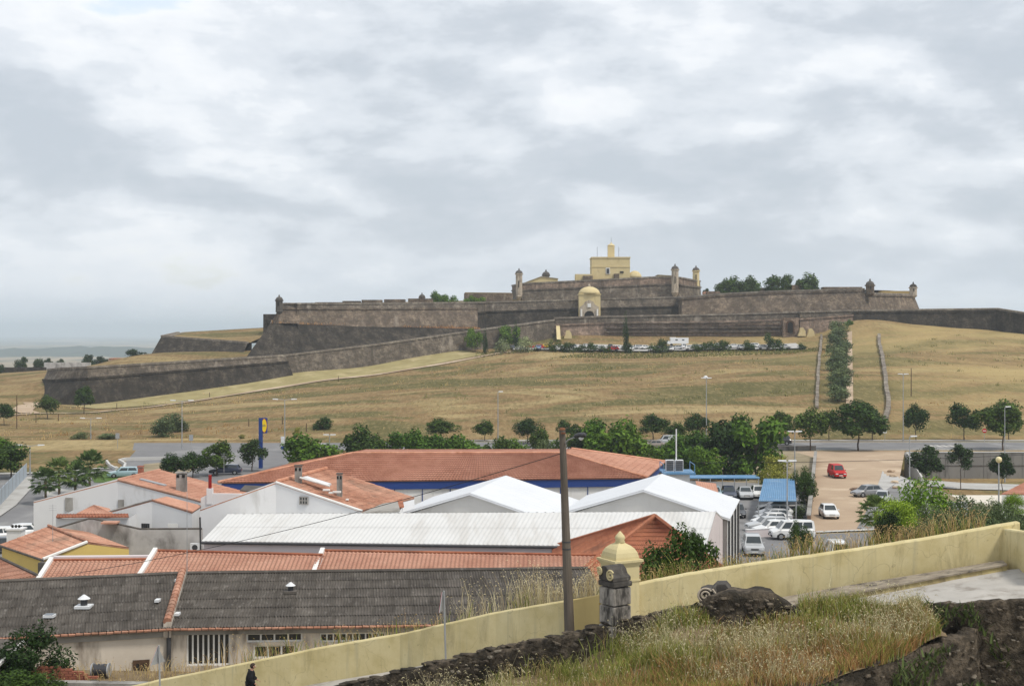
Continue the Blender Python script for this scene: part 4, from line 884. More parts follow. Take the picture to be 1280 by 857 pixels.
# red hipped roof beside the domed pier
hp = thing('hipped_house', 'house with dark red tiled hipped roof behind the domed pier', 'building', (8, 80, 0))
ap = Vector((8.4, 80, 9.68)); q = [Vector((2.2, 71.9, 6.6)), Vector((13.0, 71.9, 6.6)), Vector((11.8, 85, 6.6)), Vector((2.6, 88, 6.6))]
for i in range(4):
    A_, B_ = q[i], q[(i + 1) % 4]; n = int((B_ - A_).length / 0.26); corr('roof', A_, B_, ap + (B_ - A_) * .004, ap - (B_ - A_) * .004, n, 0.03, M['tile_dark'] if i != 1 else M['tile_pale'], hp, 3, rows=18, step=.03)  # right slope gets paler tiles: sunlight from the right put into the colour
    edge_tube('hip_tiles', A_ + Vector((0, 0, .05)), ap + Vector((0, 0, .05)), 0.12, M['tile_dark'], hp)
m = MB(); walls(m, [p - Vector((0, 0, .12)) + (ap - p).normalized() * .3 for p in q], 0); m.build('wall', M['whitewash'], hp)

# ------------------------------------------------------------------ supermarket
sm = thing('supermarket', 'supermarket with wide red tiled hipped roof and blue fascia', 'building', (-7, 145, 0))
fl, fr_, br, bl = Vector((-28.9, 133.6, 5.73)), Vector((13.7, 138, 5.73)), Vector((17.5, 155, 5.73)), Vector((-25, 153, 5.73)); rl, rr2 = Vector((-16.6, 141.2, 7.9)), Vector((5.4, 141.6, 7.9)); rr3 = Vector((6.4, 146.8, 7.9)); rl3 = Vector((-15.6, 146.4, 7.9))
corr('roof', fl, fr_, rr2, rl, 130, 0.04, M['tile_market'], sm, 3, rows=14, step=.05); corr('roof', fr_, br, rr3, rr2, 48, 0.04, M['tile_pale'], sm, 3, rows=14, step=.05)  # right hip coloured paler than the front, as the side turned to the sun
corr('roof', bl, fl, rl, rl3, 48, 0.035, M['tile_market'], sm, 3); corr('roof', br, bl, rl3, rr3, 60, 0.035, M['tile_market'], sm, 3)
m = MB(); m.face([rl, rr2, rr3, rl3]); m.build('roof', M['tile_market'], sm)
for a, b_ in ((rl, rr2), (rl, fl), (rr2, fr_), (rr3, br)): edge_tube('ridge_tiles', a + Vector((0, 0, .06)), b_ + Vector((0, 0, .06)), 0.14, M['tile_ridge'], sm)
c0 = (fl + fr_ + br + bl) / 4; ins = lambda p, k: p + (Vector((c0.x, c0.y, p.z)) - p).normalized() * k
m = MB(); m.prism([ins(p, 0.35)[:2] for p in (fl, fr_, br, bl)], 4.85, 5.6); m.build('fascia', M['blue_fascia'], sm)
m = MB(); m.prism([ins(p, 0.9)[:2] for p in (fl, fr_, br, bl)], 0, 4.84); m.build('wall', M['whitewash'], sm)
a, b_ = ins(fl, .9), ins(fr_, .9)
for t in np.linspace(0.06, 0.94, 14): m = MB(); wquad(m, a, b_, t, t + .002, 0, 4.84, 0, 0.06); m.build('downpipe', M['blue_fascia'], sm)
# plant tower with air conditioners
tw = thing('plant_tower', 'white plant tower with blue railed platform beside the supermarket', 'tower', (X(846, 142), 142, 0))
kb = lambda n, x0, x1, y0, y1, D, dep, mt, par: kbox(n, x0, x1, y0, y1, D, dep, mt, par)
m = MB(); m.box((X(847, 143), 143.5, 2.85), (2.3, 3, 5.7)); m.build('shaft', M['whitewash'], tw); m = MB(); m.box((X(847, 143), 143.5, 5.78), (3.4, 4, 0.16)); pf = m.build('platform', M['blue_sheet'], tw)
for s in (-1.6, 1.6):
    m = MB(); m.tube((X(847, 143) + s, 141.6, 5.85), (X(847, 143) + s, 141.6, 6.7), .04); m.tube((X(847, 143) + s, 145.4, 5.85), (X(847, 143) + s, 145.4, 6.7), .04); m.tube((X(847, 143) + s, 141.6, 6.7), (X(847, 143) + s, 145.4, 6.7), .04); m.build('railing', M['blue_sheet'], pf)
m = MB(); m.tube((X(846, 143), 143.5, 5.8), (X(846, 143), 143.5, 10.3), .07); m.build('mast', M['lamp_white'], tw)
for k, px in enumerate((837.5, 849)):
    ac = thing('air_conditioner', 'square air conditioning unit with dark grille on the blue platform', 'air conditioner', (X(px, 143), 143, 5.86), 0, 'air conditioners on the plant tower')
    m = MB(); m.box((0, 0.3, .6), (0.86, 0.7, 1.2)); m.build('casing', M['lamp_white'], ac, world=False); m = MB(); m.box((0, -0.07, .62), (0.74, 0.04, 1.04)); gr = m.build('grille', M['dark_metal'], ac, world=False)
    m = MB()
    for j in range(5): m.box((0, -0.1, .22 + j * .2), (0.74, 0.02, 0.03))
    m.build('louvre', M['steel'], gr, world=False)

# ------------------------------------------------------------------ white houses on the left
def verge(a, b, mat, parent, r=0.09): return edge_tube('verge_tiles', a + Vector((0, 0, .04)), b + Vector((0, 0, .04)), r, mat, parent)
h1 = thing('white_house', 'big white house with broad blank gable, orange roof and brown chimney', 'house', (-30, 112, 0))
A1, B1 = W(147.5, 600, 108), W(200, 587.5, 115.8); L1, Rr1 = W(42, 627, 108), W(251, 626.5, 106.5); LB, RB = Vector((L1.x + 1.3, 115.8, L1.z)), W(312, 616, 114)
corr('roof', Rr1, RB, B1, A1, 34, 0.04, M['tile_pale'], h1, 3, rows=14, step=.03); corr('roof', LB, L1, A1, B1, 34, 0.035, M['tile_pale'], h1, 3)
m = MB(); dn = Vector((0, 0, .1)); walls(m, [L1 + dn * .5, A1 + dn * 1.2, Rr1 - dn, RB - dn, B1 - dn, LB - dn], 0); m.build('wall', M['whitewash'], h1)
verge(A1, Rr1, M['tile_old'], h1); verge(A1, B1, M['tile_pale'], h1, .12)
for p0, p1, q0, q1 in ((82, 91, 621.5, 638), (148, 160, 624, 635.5)):
    m = MB(); D = 108; a, b_ = Vector((L1.x, 107.97, 0)), Vector((A1.x, 107.97, 0)); m.box(((X(p0, D) + X(p1, D)) / 2, 107.95, (Z(q0, D) + Z(q1, D)) / 2), (X(p1, D) - X(p0, D), 0.12, Z(q0, D) - Z(q1, D))); m.build('blocked_window', M['cement_grey'], h1)
chimney(h1, W(227, 613, 109), 0.75, 0.6, 1.35, M['cement_grey']); chimney(h1, W(176, 592, 113), 0.4, 0.4, 0.5, M['brick_red'], False)
a, b_ = A1.lerp(B1, .25).lerp(Rr1.lerp(RB, .25), .12), A1.lerp(B1, .25).lerp(Rr1.lerp(RB, .25), .42); m = MB(); o_ = (B1 - A1).normalized() * .5; u_ = Vector((0, 0, .12)); m.hexa([a, b_, b_ + o_, a + o_], [a + u_, b_ + u_, b_ + o_ + u_, a + o_ + u_]); m.build('skylight', M['steel'], h1)
h2 = thing('white_annex', 'lower white annex with small barred window and short orange roof', 'house', (-26, 101, 0))
A2, B2 = W(190, 625, 102), W(208, 620.5, 105); R2_, RB2 = W(240, 640, 101), W(252, 632, 105); L2 = W(131, 641, 102); LB2 = Vector((L2.x + .6, 105, L2.z))
corr('roof', R2_, RB2, B2, A2, 12, 0.035, M['tile_pale'], h2, 3); corr('roof', LB2, L2, A2, B2, 12, 0.035, M['tile_pale'], h2, 3)
m = MB(); walls(m, [L2 - dn, A2 - dn * .5, R2_ - dn, RB2 - dn, B2 - dn, LB2 - dn], 0); m.build('wall', M['whitewash'], h2); verge(A2, R2_, M['tile_old'], h2, .07); verge(L2, A2, M['cement_grey'], h2, .06)
D = 101.6; a, b_ = Vector((L2.x, 101.9, 0)), Vector((R2_.x, 101.0, 0)); window(h2, a, b_, tpx(a, b_, 177), tpx(a, b_, 187), Z(663.5, D), Z(653.5, D), 4, 1, M['dark_metal'], 0.05)
m = MB(); t0 = tpx(a, b_, 210); wquad(m, a, b_, t0, tpx(a, b_, 222), Z(661, D), Z(653, D), 0, .05); m.build('shutter', M['white_trim'], h2)
h3 = thing('lean_to', 'white lean-to with a small hipped orange roof and tiled eave', 'house', (-31, 100, 0))
a, b_ = W(70, 646, 100), W(161, 645.5, 100); c_, d_ = W(140, 636.5, 104), W(97, 637, 104); pk = W(117, 631, 103)
corr('roof', W(96, 641.5, 101), W(141, 642, 101), pk + Vector((.05, 0, 0)), pk, 10, 0.03, M['tile_pale'], h3, 3); corr('roof', W(141, 642, 101), W(137, 635.5, 105), pk + Vector((0, .05, 0)), pk, 10, 0.03, M['tile_pale'], h3, 3)
corr('roof', W(70, 645.6, 99.7), W(161, 645.2, 99.7), W(160, 641.5, 101.2), W(72, 642, 101.2), 22, 0.04, M['tile_dark'], h3, 3)
m = MB(); walls(m, [a - dn, b_ - dn, Vector((b_.x, 104, b_.z)), Vector((a.x, 104, a.z))], 0); m.build('wall', M['whitewash'], h3)
cw = thing('cement_wall', 'tall stained grey cement wall with a stepped gable top', 'wall', (-28, 95, 0))
m = MB(); pts = [(70, 661, 95), (111, 649, 95), (118, 649.5, 95), (175, 662, 95), (252, 661.5, 95)]; tp = [W(*p) for p in pts]; m.slab([(tp[-1].x, 95, 0), (tp[0].x, 95, 0)] + tp, (0, .4, 0)); m.build('wall', M['cement_stained'], cw)
for a, b_ in zip(tp, tp[1:]): edge_tube('coping', a + Vector((0, .1, .03)), b_ + Vector((0, .1, .03)), 0.1, M['turret_dark'], cw)
m = MB(); p = W(138, 652.5, 94.6); m.box(p, (1.1, .8, .12)); m.build('tile_cap', M['tile_pale'], cw)
m = MB(); p = W(251, 690, 94.3); edge_tube('downpipe', W(250, 646, 94.4), W(251, 700, 94.4), .07, M['dark_metal'], cw)
ac = thing('air_conditioner', 'white wall air conditioner at the foot of the stained cement wall', 'air conditioner', tuple(W(245, 688, 94.5)))
m = MB(); m.box((0, 0, .25), (.75, .3, .55)); m.build('casing', M['lamp_white'], ac, world=False); m = MB(); m.tube((-.05, -.16, .25), (-.05, -.14, .25), .2, n=14); m.build('fan_grille', M['dark_metal'], ac, world=False)
h4 = thing('chimneyed_house', 'white house with worn orange tiled roof, two chimneys and six-pane window', 'house', (-15, 104, 0))
A4, B4 = W(345, 603, 100), W(408, 586, 110); R4, RB4 = W(453, 639, 98), W(518, 622, 107.5); L4 = W(250, 637, 99.5); LB4 = W(292, 622, 108)
corr('roof', R4, RB4, B4, A4, 40, 0.04, M['tile_old'], h4, 3, rows=9, step=0.03); corr('roof', LB4, L4, A4, B4, 30, 0.04, M['tile_old'], h4, 3)
m = MB(); walls(m, [L4 + dn * .5, A4 + dn * .8, R4 - dn, RB4 - dn, B4 - dn, LB4 - dn], 0); m.build('wall', M['whitewash'], h4); verge(A4, R4, M['white_trim'], h4, .1)
edge_tube('ridge_tiles', A4 + Vector((0, 0, .08)), B4 + Vector((0, 0, .08)), 0.14, M['tile_ridge'], h4)
D = 99; a, b_ = Vector((A4.x, A4.y - .05, 0)), Vector((R4.x, R4.y - .05, 0)); window(h4, a, b_, tpx(a, b_, 374.3), tpx(a, b_, 385.2), Z(631, D), Z(620.8, D), 3, 2, M['cement_grey'], .07)
chimney(h4, W(373, 596, 102), .5, .4, .75, M['cement_grey'], True, M['turret_dark']); chimney(h4, W(424.5, 613, 101), .38, .38, 1.15, M['cement_grey'], True, M['turret_dark'])
a, b_ = W(378, 597.5, 102), W(408, 607, 101); m = MB(); u_ = Vector((0, 0, .12)); o_ = Vector((.3, .5, 0)); m.hexa([a, b_, b_ + o_, a + o_], [a + u_, b_ + u_, b_ + o_ + u_, a + o_ + u_]); m.build('skylight', M['lamp_white'], h4)
m = MB(); a, b_ = W(375, 598, 101.8), W(412, 608.5, 100.6); m.tube(a + Vector((0, 0, .08)), b_ + Vector((0, 0, .08)), .08); m.build('mortar_line', M['white_trim'], h4)
for px, py, s in ((408, 612, .5), (414, 615.5, .35), (421, 614.5, .6), (434, 624, .2)): m = MB(); m.box(W(px, py, 100), (s, .3, .1)); m.build('mortar_patch', M['white_trim'], h4)
# small outbuildings between chimneyed house and hangars
ob = thing('lean_to', 'small lean-to roof of mixed tiles and sheet at the end of the chimneyed house', 'shed', (-8.5, 101, 0))
a, b_, c_, d_ = W(453, 640, 97), W(500, 637, 98), W(497, 626, 102), W(478, 629, 101); m = MB(); m.slab([a, b_, c_, d_], (0, 0, -.12)); m.build('roof', M['cement_grey'], ob)
a, b_, c_, d_ = W(492, 634, 99), W(505, 632, 101), W(503, 622, 105), W(497, 624, 104); m = MB(); m.slab([a, b_, c_, d_], (0, 0, -.12)); m.build('roof', M['tile_dark'], ob)
m = MB(); walls(m, [W(454, 641, 97.2), W(499, 638, 98.2), W(504, 633, 102), W(478, 630, 101)], 0); m.build('wall', M['whitewash'], ob)
# yard wall joining the big white house and the chimneyed house, with flue
jw = thing('yard_wall', 'plain white yard wall with a red flue between the two white houses', 'wall', (-21, 104, 0))
tp = [W(251, 622, 104.5), W(262, 616.5, 104.5), W(300, 617, 104.5), W(330, 622, 104.5)]; m = MB(); m.slab([(tp[-1].x, 104.5, 0), (tp[0].x, 104.5, 0)] + tp, (0, .3, 0)); m.build('wall', M['whitewash'], jw)
m = MB(); p = W(262.5, 610, 104.6); m.tube(p - Vector((0, 0, .8)), p + Vector((0, 0, 1.05)), .13, n=10); m.build('flue', M['taillight'], jw); m = MB(); m.box(p - Vector((0, 0, .6)), (.45, .4, 1.2)); m.build('flue_base', M['whitewash'], jw)
m = MB(); m.slab([W(300, 613.5, 105), W(322, 616.5, 105), W(336, 609, 109), W(306, 607.5, 109)], (0, 0, .1)); m.build('green_roof_sheet', M['turret_dark'], jw)
# yellow house at the left edge
yh = thing('yellow_house', 'small yellow house with weathered orange roof turned cornerwise', 'house', (-30, 88, 0))
rl, rr2, ec, el = Vector((-31.7, 93, 7.2)), Vector((-26.9, 86.1, 7.2)), Vector((-28.9, 83.8, 6.5)), Vector((-33.7, 89.5, 6.5)); back = (rr2 - ec); back.z = -.7
corr('roof', el, ec, rr2, rl, 26, 0.035, M['tile_old'], yh, 3, rows=6, step=0.025); corr('roof', rr2 + back, rl + back, rl, rr2, 26, 0.035, M['tile_old'], yh, 3)
m = MB(); walls(m, [ec - dn + Vector((-.05, .12, 0)), rr2 - dn, rr2 + back - dn, rl + back - dn, rl - dn, el - dn + Vector((.1, .1, 0))], 0); m.build('wall', M['house_yellow'], yh)
verge(ec, rr2, M['white_trim'], yh, .1); edge_tube('gutter', el - dn * .5, ec - dn * .5, .08, M['turret_dark'], yh); edge_tube('ridge_tiles', rl + dn, rr2 + dn, .1, M['tile_old'], yh)
m = MB(); a = W(47, 706, 83.2); m.box((a.x + .8, a.y + .2, a.z - .5), (1.5, .6, 1.3)); m.build('meter_box', M['turret_dark'], yh)
lh = thing('tiled_house', 'low house with orange tiled roof next to the yellow house', 'house', (-28, 78, 0))
a, b_, c_, d_ = W(-60, 738, 73), W(46, 719, 74.5), W(0, 697.5, 79.5), W(-90, 705, 79.5); corr('roof', a, b_, c_, d_, 26, 0.035, M['tile_old'], lh, 3, rows=6, step=.02); m = MB(); walls(m, [a - dn, b_ - dn, c_ - dn, d_ - dn], 0); m.build('wall', M['whitewash'], lh); verge(b_, c_, M['turret_dark'], lh)
# white chimney block with louvred openings, next to the street
wc = thing('chimney_block', 'squat white louvred chimney block rising beside the yellow house roof', 'chimney', (X(20, 96), 96, 0)); m = MB(); m.box((X(20, 96), 96, 3.3), (1.0, .9, 6.6)); m.build('shaft', M['whitewash'], wc)
for i in range(3): m = MB(); m.box((X(15.5 + i * 4.2, 95.5), 95.53, Z(657.5, 95.5)), (.14, .06, .2)); m.build('louvre', M['dark_opening'], wc)
m = MB(); m.box((X(20, 96), 96, 6.65), (1.2, 1.1, .1)); m.build('cap', M['whitewash'], wc)
# hoarding along the building site
for i in range(9):
    p, q = Vector((*P2(-8 + i * 4.6, 641 - i * 5.0), 0)), Vector((*P2(-8 + (i + 1) * 4.6, 641 - (i + 1) * 5.0), 0)); q = p.lerp(q, .97)
    hb = thing('hoarding_panel', 'pale blue grey site hoarding panel on a post along the left pavement', 'fence panel', p, 0, 'hoarding panels round the building site'); m = MB(); wquad(m, p, q, 0, 1, .1, 2.0, -.03, .03); m.build('panel', M['teal_panel'] if 'teal_panel' in M else pmat('teal_panel', (0.42, 0.47, 0.52), (0.34, 0.39, 0.44), 2, .6), hb)
    m = MB(); m.box((p.x, p.y + .06, 1.05), (.09, .09, 2.1)); m.build('post', M['steel'], hb)
# curved planter parapet by the roundabout
cp_ = thing('curved_parapet', 'curved pale concrete parapet round the underpass ramp at the left', 'wall', (*P2(160, 585), 0))
pts = [P2(132, 578.5), P2(136, 584), P2(144, 588.5), P2(156, 588), P2(158, 582), P2(150, 577.5), P2(158, 575.5), P2(205, 574.5)]
for (a, b_) in zip(pts, pts[1:]): m = MB(); wquad(m, Vector((*a, 0)), Vector((*b_, 0)), -.02, 1.02, 0, .5, -.3, 0); m.build('parapet_block', M['concrete_pale'], cp_)
# ------------------------------------------------------------------ right hand side: canopy, walls, underpass
ca = thing('blue_carport', 'bright blue corrugated carport roof over parked cars', 'carport', (X(972, 152), 152, 0))
fa, fb, bb, ba = Vector((X(948.5, 147), 147, 2.3)), Vector((X(995.5, 147), 147, 2.3)), Vector((X(993, 165), 165, 2.75)), Vector((X(955, 165), 165, 2.75))
corr('roof', fa, fb, bb, ba, 18, .03, M['blue_sheet'], ca)
for p in (fa, fb, bb, ba): edge_tube('post', p + Vector((0, .2, -.1)), (p.x, p.y + .2, 0), .07, M['steel'], ca)
m = MB(); m.box(((ba.x + bb.x) / 2, 165.3, 1.2), (bb.x - ba.x, .15, 2.4)); m.build('back_wall', M['bare_earth'], ca)
cb = thing('long_carport', 'long thin pale blue carport roof at the back of the car yard', 'carport', (X(900, 175), 175, 0))
fa, fb = Vector((X(856, 170), 170, 2.2)), Vector((X(950, 170), 170, 2.2)); bk = Vector((0, 2.4, .1)); m = MB(); m.slab([fa, fb, fb + bk, fa + bk], (0, 0, .12)); m.build('roof', M['blue_sheet'], cb)
for t in np.linspace(0.02, .98, 7): p = fa.lerp(fb, t); edge_tube('post', p, (p.x, p.y, 0), .06, M['steel'], cb)
sr = thing('tiled_shelter', 'small orange tiled shelter roof next to the long carport', 'shelter', (X(885, 160), 160, 0)); a, b_ = Vector((X(872, 158), 158, 2.2)), Vector((X(898, 158), 158, 1.9)); bk = Vector((.3, 4, .6)); corr('roof', a, b_, b_ + bk, a + bk, 9, .03, M['tile_pale'], sr, 3); m = MB(); walls(m, [a - dn, b_ - dn, b_ + bk - dn, a + bk - dn], 0); m.build('wall', M['whitewash'], sr)
bw = thing('lot_wall', 'low brown earth-coloured wall between car yard and dirt lot', 'wall', (X(1017, 190), 190, 0)); m = MB(); p, q = Vector((*P2(1013, 656), 0)), Vector((*P2(1021, 572), 0)); wquad(m, p, q, 0, 1, 0, 1.0, -.35, 0); m.build('wall', M['rail_brown'], bw); m = MB(); wquad(m, p, q, 0, 1, 1.0, 1.12, -.42, .06); m.build('coping', M['cement_grey'], bw)
lw = thing('yard_kerb_wall', 'low whitewashed wall in front of the row of parked cars', 'wall', (X(955, 128), 128, 0)); m = MB(); p, q = Vector((*P2(933, 672.5), 0)), Vector((*P2(985, 669), 0)); wquad(m, p, q, 0, 1, 0, .8, -.25, 0); m.build('wall', M['whitewash_pink'], lw); m = MB(); wquad(m, p, q, 0, 1, .8, .88, -.29, .04); m.build('coping', M['whitewash'], lw)
rw = thing('guard_wall', 'low dark parapet along the avenue above the dirt lot', 'wall', (X(975, 236), 236, 0)); m = MB(); p, q = Vector((X(850, 235.6), 235.6, 0)), Vector((X(1020, 235.6), 235.6, 0)); wquad(m, p, q, 0, 1, 0, .75, -.3, 0); m.build('wall', M['concrete_dark'], rw); m = MB(); wquad(m, p, q, 0, 1, .75, .85, -.33, .03); m.build('coping', M['cement_grey'], rw)
uw = thing('retaining_wall', 'tall dark concrete retaining wall of vertical panels below the avenue', 'wall', (X(1210, 227), 227, -4))
x0 = X(1133, 226.5); npan = 15
for i in range(npan):
    m = MB(); a_ = x0 + i * 3.2; m.box((a_ + 1.58, 226.4 + .02 * (i % 2), -1.95), (3.14, .4, 4.9)); m.build('panel', M['concrete_dark'], uw)
m = MB(); m.box((x0 + npan * 1.6, 226.4, .56), (npan * 3.2, .55, .14)); m.build('coping', M['concrete_pale'], uw); m = MB(); m.box((x0 + npan * 1.6, 226.18, -1.7), (npan * 3.2, .06, .16)); m.build('band', M['turret_dark'], uw)
m = MB(); m.slab([(x0, 226.6, -4.2), (x0, 226.6, .5), (x0, 225, .5), (x0 - .1, 217, -2.6), (x0 - .1, 217, -4.2)], (-.3, 0, 0)); m.build('wing_wall', M['concrete_pale'], uw)
gk = thing('kiosk', 'low cream kiosk with curved front and flat roof beside the yard road', 'building', (X(1240, 168), 168, -4)); cx, cy = X(1250, 168), 170; m = MB()
poly = [(cx + 7.5 * math.cos(a), cy + 5 * math.sin(a)) for a in np.linspace(2.2, 4.9, 10)] + [(cx + 9, cy - 4.9), (cx + 9, cy + 4)]; m.prism(poly, -4.4, -.6); m.build('wall', M['cream'], gk); m = MB(); m.prism([((p[0] - cx) * 1.04 + cx, (p[1] - cy) * 1.04 + cy) for p in poly], -.595, -.35); m.build('roof', M['cream'], gk)
rh = thing('red_roofed_house', 'white house corner with red tiled roof behind the bushes on the right', 'house', (X(1290, 150), 150, -4)); a, b_, c_, d_ = W(1252, 617, 150), W(1320, 618, 150), W(1310, 603, 158), W(1284, 601, 158); corr('roof', a, b_, c_, d_, 16, .04, M['tile_market'], rh, 3); m = MB(); walls(m, [a - dn, b_ - dn, c_ - dn, d_ - dn], -4.2); m.build('wall', M['whitewash'], rh)
# stone walls running up the slope beside the olive row
for lab, pp, wd_ in (('low dry stone wall running up the slope left of the olive row', [(1021, 300), (1023, 360), (1025, 420), (1027, 470)], .75), ('low dry stone wall running up the slope right of the olive row', [(1106, 280), (1111, 300), (1107, 340), (1102, 400), (1098, 455)], 1.0)):
    w0 = T(pp[0][0], pp[0][1]); sw = thing('stone_wall', lab, 'wall', w0); m = MB(); prev = None; rs2 = random.Random(3)
    for (p0, d0), (p1, d1) in zip(pp, pp[1:]):
        for k in range(12):
            D = lerp(d0, d1, k / 12); x = lerp(X(p0, d0), X(p1, d1), k / 12); z = tz(x, D); h = .85 + rs2.uniform(-.2, .2); j = rs2.uniform(-.12, .12)
            row = [(x - wd_ / 2 + j, D, z - .5), (x - wd_ / 2 + j, D, z + h), (x + wd_ / 2 + j, D, z + h), (x + wd_ / 2 + j, D, z - .5)]
            if prev: [m.face([prev[i], row[i], row[i + 1], prev[i + 1]]) for i in range(3)]
            else: m.face(row)
            prev = row
    m.build('wall', M['fort_cap'], sw)
# ------------------------------------------------------------------ foreground: street, yellow wall, piers, bank
YWB = YW + YW2
def yw_street(x):
    return float(np.interp(x, _ywx, _ywz)) - 1.22
# street between the yellow wall and the stone wall
SWT = [W(*p) for p in ((380, 870, 44), (430, 857, 43), (480, 844.5, 42), (560, 825, 41.2), (620, 811, 40.5), (667, 803, 40), (756, 781, 39), (820, 768, 38.4), (867, 757, 38))]
LMP = [W(*p) for p in ((867, 757, 38), (884, 746, 37.7), (903, 742, 37.5), (935, 740.5, 37.3), (957, 740, 37.2), (976, 747, 37.2), (992, 757, 37.2), (1003, 766, 37.2))]
_sx = np.array([p.x for p in SWT + LMP[1:]]); _sy = np.array([p.y for p in SWT + LMP[1:]])
def street_pts(x): return float(np.interp(x, _sx, _sy))
m = MB(); prev = None
for x in np.linspace(_ywx[0] - 3, 8.2, 60):
    yb = float(np.interp(x, _ywx, _ywy)); yf = min(street_pts(x) + .1, yb - .5); z = yw_street(x)
    if x < _sx[0]: yf = yb - 7
    row = [(x, yb, z), (x, yf, z - .05)]
    if prev: m.face([prev[1], row[1], row[0], prev[0]])
    prev = row
tag(m.build('street', M['paving'], smooth=True), kind='structure')
yw = thing('yellow_wall', 'pale yellow plastered parapet wall climbing beside the street', 'wall', (YW[5].x, YW[5].y, YW[5].z - 1.2))
rs = random.Random(21)
def wall_run(pts, mat, name, label=None, h=1.5, th=.32, sub=8):
    m = MB(); prev = None
    for a, b in zip(pts, pts[1:]):
        d = b - a; nrm = Vector((d.y, -d.x, 0)).normalized()
        for k in range(sub + (1 if b is pts[-1] else 0)):
            p = a.lerp(b, k / sub); j = rs.uniform(-.012, .012); jt = Vector((0, 0, rs.uniform(-.008, .006)))
            f = p + nrm * j + jt; row = [f - Vector((0, 0, h)), f - Vector((0, 0, .04)), f - nrm * .03, f - nrm * (th - .03), f - nrm * th - Vector((0, 0, .04)), f - nrm * th - Vector((0, 0, h))]
            if prev: [m.face([prev[i], row[i], row[i + 1], prev[i + 1]]) for i in range(5)]
            else: m.face(row[::-1])
            prev = row
    m.face(prev); o = m.build(name, mat, yw)
    if label: o['label'] = label
    return o
wall_run(YW[:-1], M['wall_yellow'], 'wall'); wall_run(YW[-2:], M['wall_ochre'], 'wall', 'short stained length of wall beside the pier, coloured ochre for its turned facing', sub=5)  # deeper ochre paints in how light falls on this differently facing length
wall_run(YW2, M['wall_yellow'], 'wall')
c1 = YW2[-2] + Vector((.12, .05, -.1)); c2 = W(1310, 668, 38.5); wall_run([c1, c2], M['wall_yellow'], 'wall', 'return wall at the end of the terrace', sub=4, h=2.2)
# step along the wall and the paved terrace
bs = MB(); bt = [W(965, 748, 41.3), W(1060, 731, 41.3), W(1160, 715, 41.4), W(1253, 699.5, 41.6)]; bf = [W(985, 757, 39.9), W(1080, 738, 40.1), W(1170, 721, 40.3), W(1259, 704.5, 40.6)]
bench = thing('stone_step', 'long worn step of cracked plaster along the foot of the yellow wall', 'step', bf[0] - Vector((0, 0, .4)))
for i in range(3):
    m = MB(); m.hexa([bf[i] - Vector((0, 0, .9)), bf[i+1] - Vector((0, 0, .9)), bt[i+1] - Vector((0, 0, .9)), bt[i] - Vector((0, 0, .9))], [bf[i] + Vector((0, .05, -.05)), bf[i+1] + Vector((0, .05, -.05)), bt[i+1] - Vector((0, 0, .05)), bt[i] - Vector((0, 0, .05))]); m.build('riser', M['wall_yellow_dirty'], bench)
    m = MB(); u_ = Vector((0, 0, .05)); m.hexa([bf[i] - u_, bf[i+1] - u_, bt[i+1] - u_, bt[i] - u_], [bf[i], bf[i+1], bt[i+1], bt[i]]); m.build('tread', M['bench_top'], bench)
tp = [W(1003, 763, 38.0), W(1070, 757, 38.3), W(1188, 753.5, 38), W(1320, 748, 37.3), W(1320, 708, 40.5), W(1258.5, 711.5, 40.7), W(1170, 727, 40.4), W(1075, 745, 40.2), W(1000, 759, 40)]
m = MB(); m.face(tp); tag(m.build('terrace', M['paving']), kind='structure')
def rough_wall(name, top, h, th, mat, parent, amp=.07, step=.16, seed=1, topamp=.06, batter=0.0):
    """uneven rubble wall as one surface: front, top and back"""
    pts = []
    for a, b in zip(top, top[1:]):
        k = max(1, int((b - a).length / step)); pts += [a.lerp(b, i / k) for i in range(k)]
    pts.append(top[-1]); n = len(pts); nv = max(3, int(h / step)); r = np.random.RandomState(seed); V = []; K = nv + 1 + 3 + 3
    for i, p in enumerate(pts):
        d = pts[min(i + 1, n - 1)] - pts[max(0, i - 1)]; nr = Vector((d.y, -d.x, 0)).normalized(); up = topamp * (r.rand() - .5) * 2
        for j in range(nv + 1):
            t = j / nv; q = p + nr * (batter * (1 - t) + amp * (r.rand() - .5) * 2 - .04 * (t > .95)) + Vector((0, 0, -h * (1 - t) + (up if t > .8 else 0) + amp * .5 * (r.rand() - .5))); V.append(tuple(q))
        for j in range(3): V.append(tuple(p - nr * th * (j + 1) / 3.3 + Vector((0, 0, up + .05 * (r.rand() - .3)))))
        for j in range(3): V.append(tuple(p - nr * th - Vector((0, 0, h * (j + .5) / 3))))
    Fc = [(i * K + j, (i + 1) * K + j, (i + 1) * K + j + 1, i * K + j + 1) for i in range(n - 1) for j in range(K - 1)]
    off = Vector(parent.location) if parent else Vector((0, 0, 0)); return np_mesh(name, np.array(V) - np.array(off), Fc, mat, parent, smooth=False)
sw = thing('stone_wall', 'low mossy rubble wall between the street and the grass bank', 'wall', SWT[3] - Vector((0, 0, 1)))
rough_wall('wall', SWT, 1.5, .5, M['rubble'], sw, .05, .13)
lm = thing('rubble_mound', 'dark broken lump of rubble masonry beside the scroll stump', 'ruin', LMP[3] - Vector((0, 0, 1)))
rough_wall('masonry', LMP, 1.9, .9, M['rubble'], lm, .05, .14, 5, .05, .3)
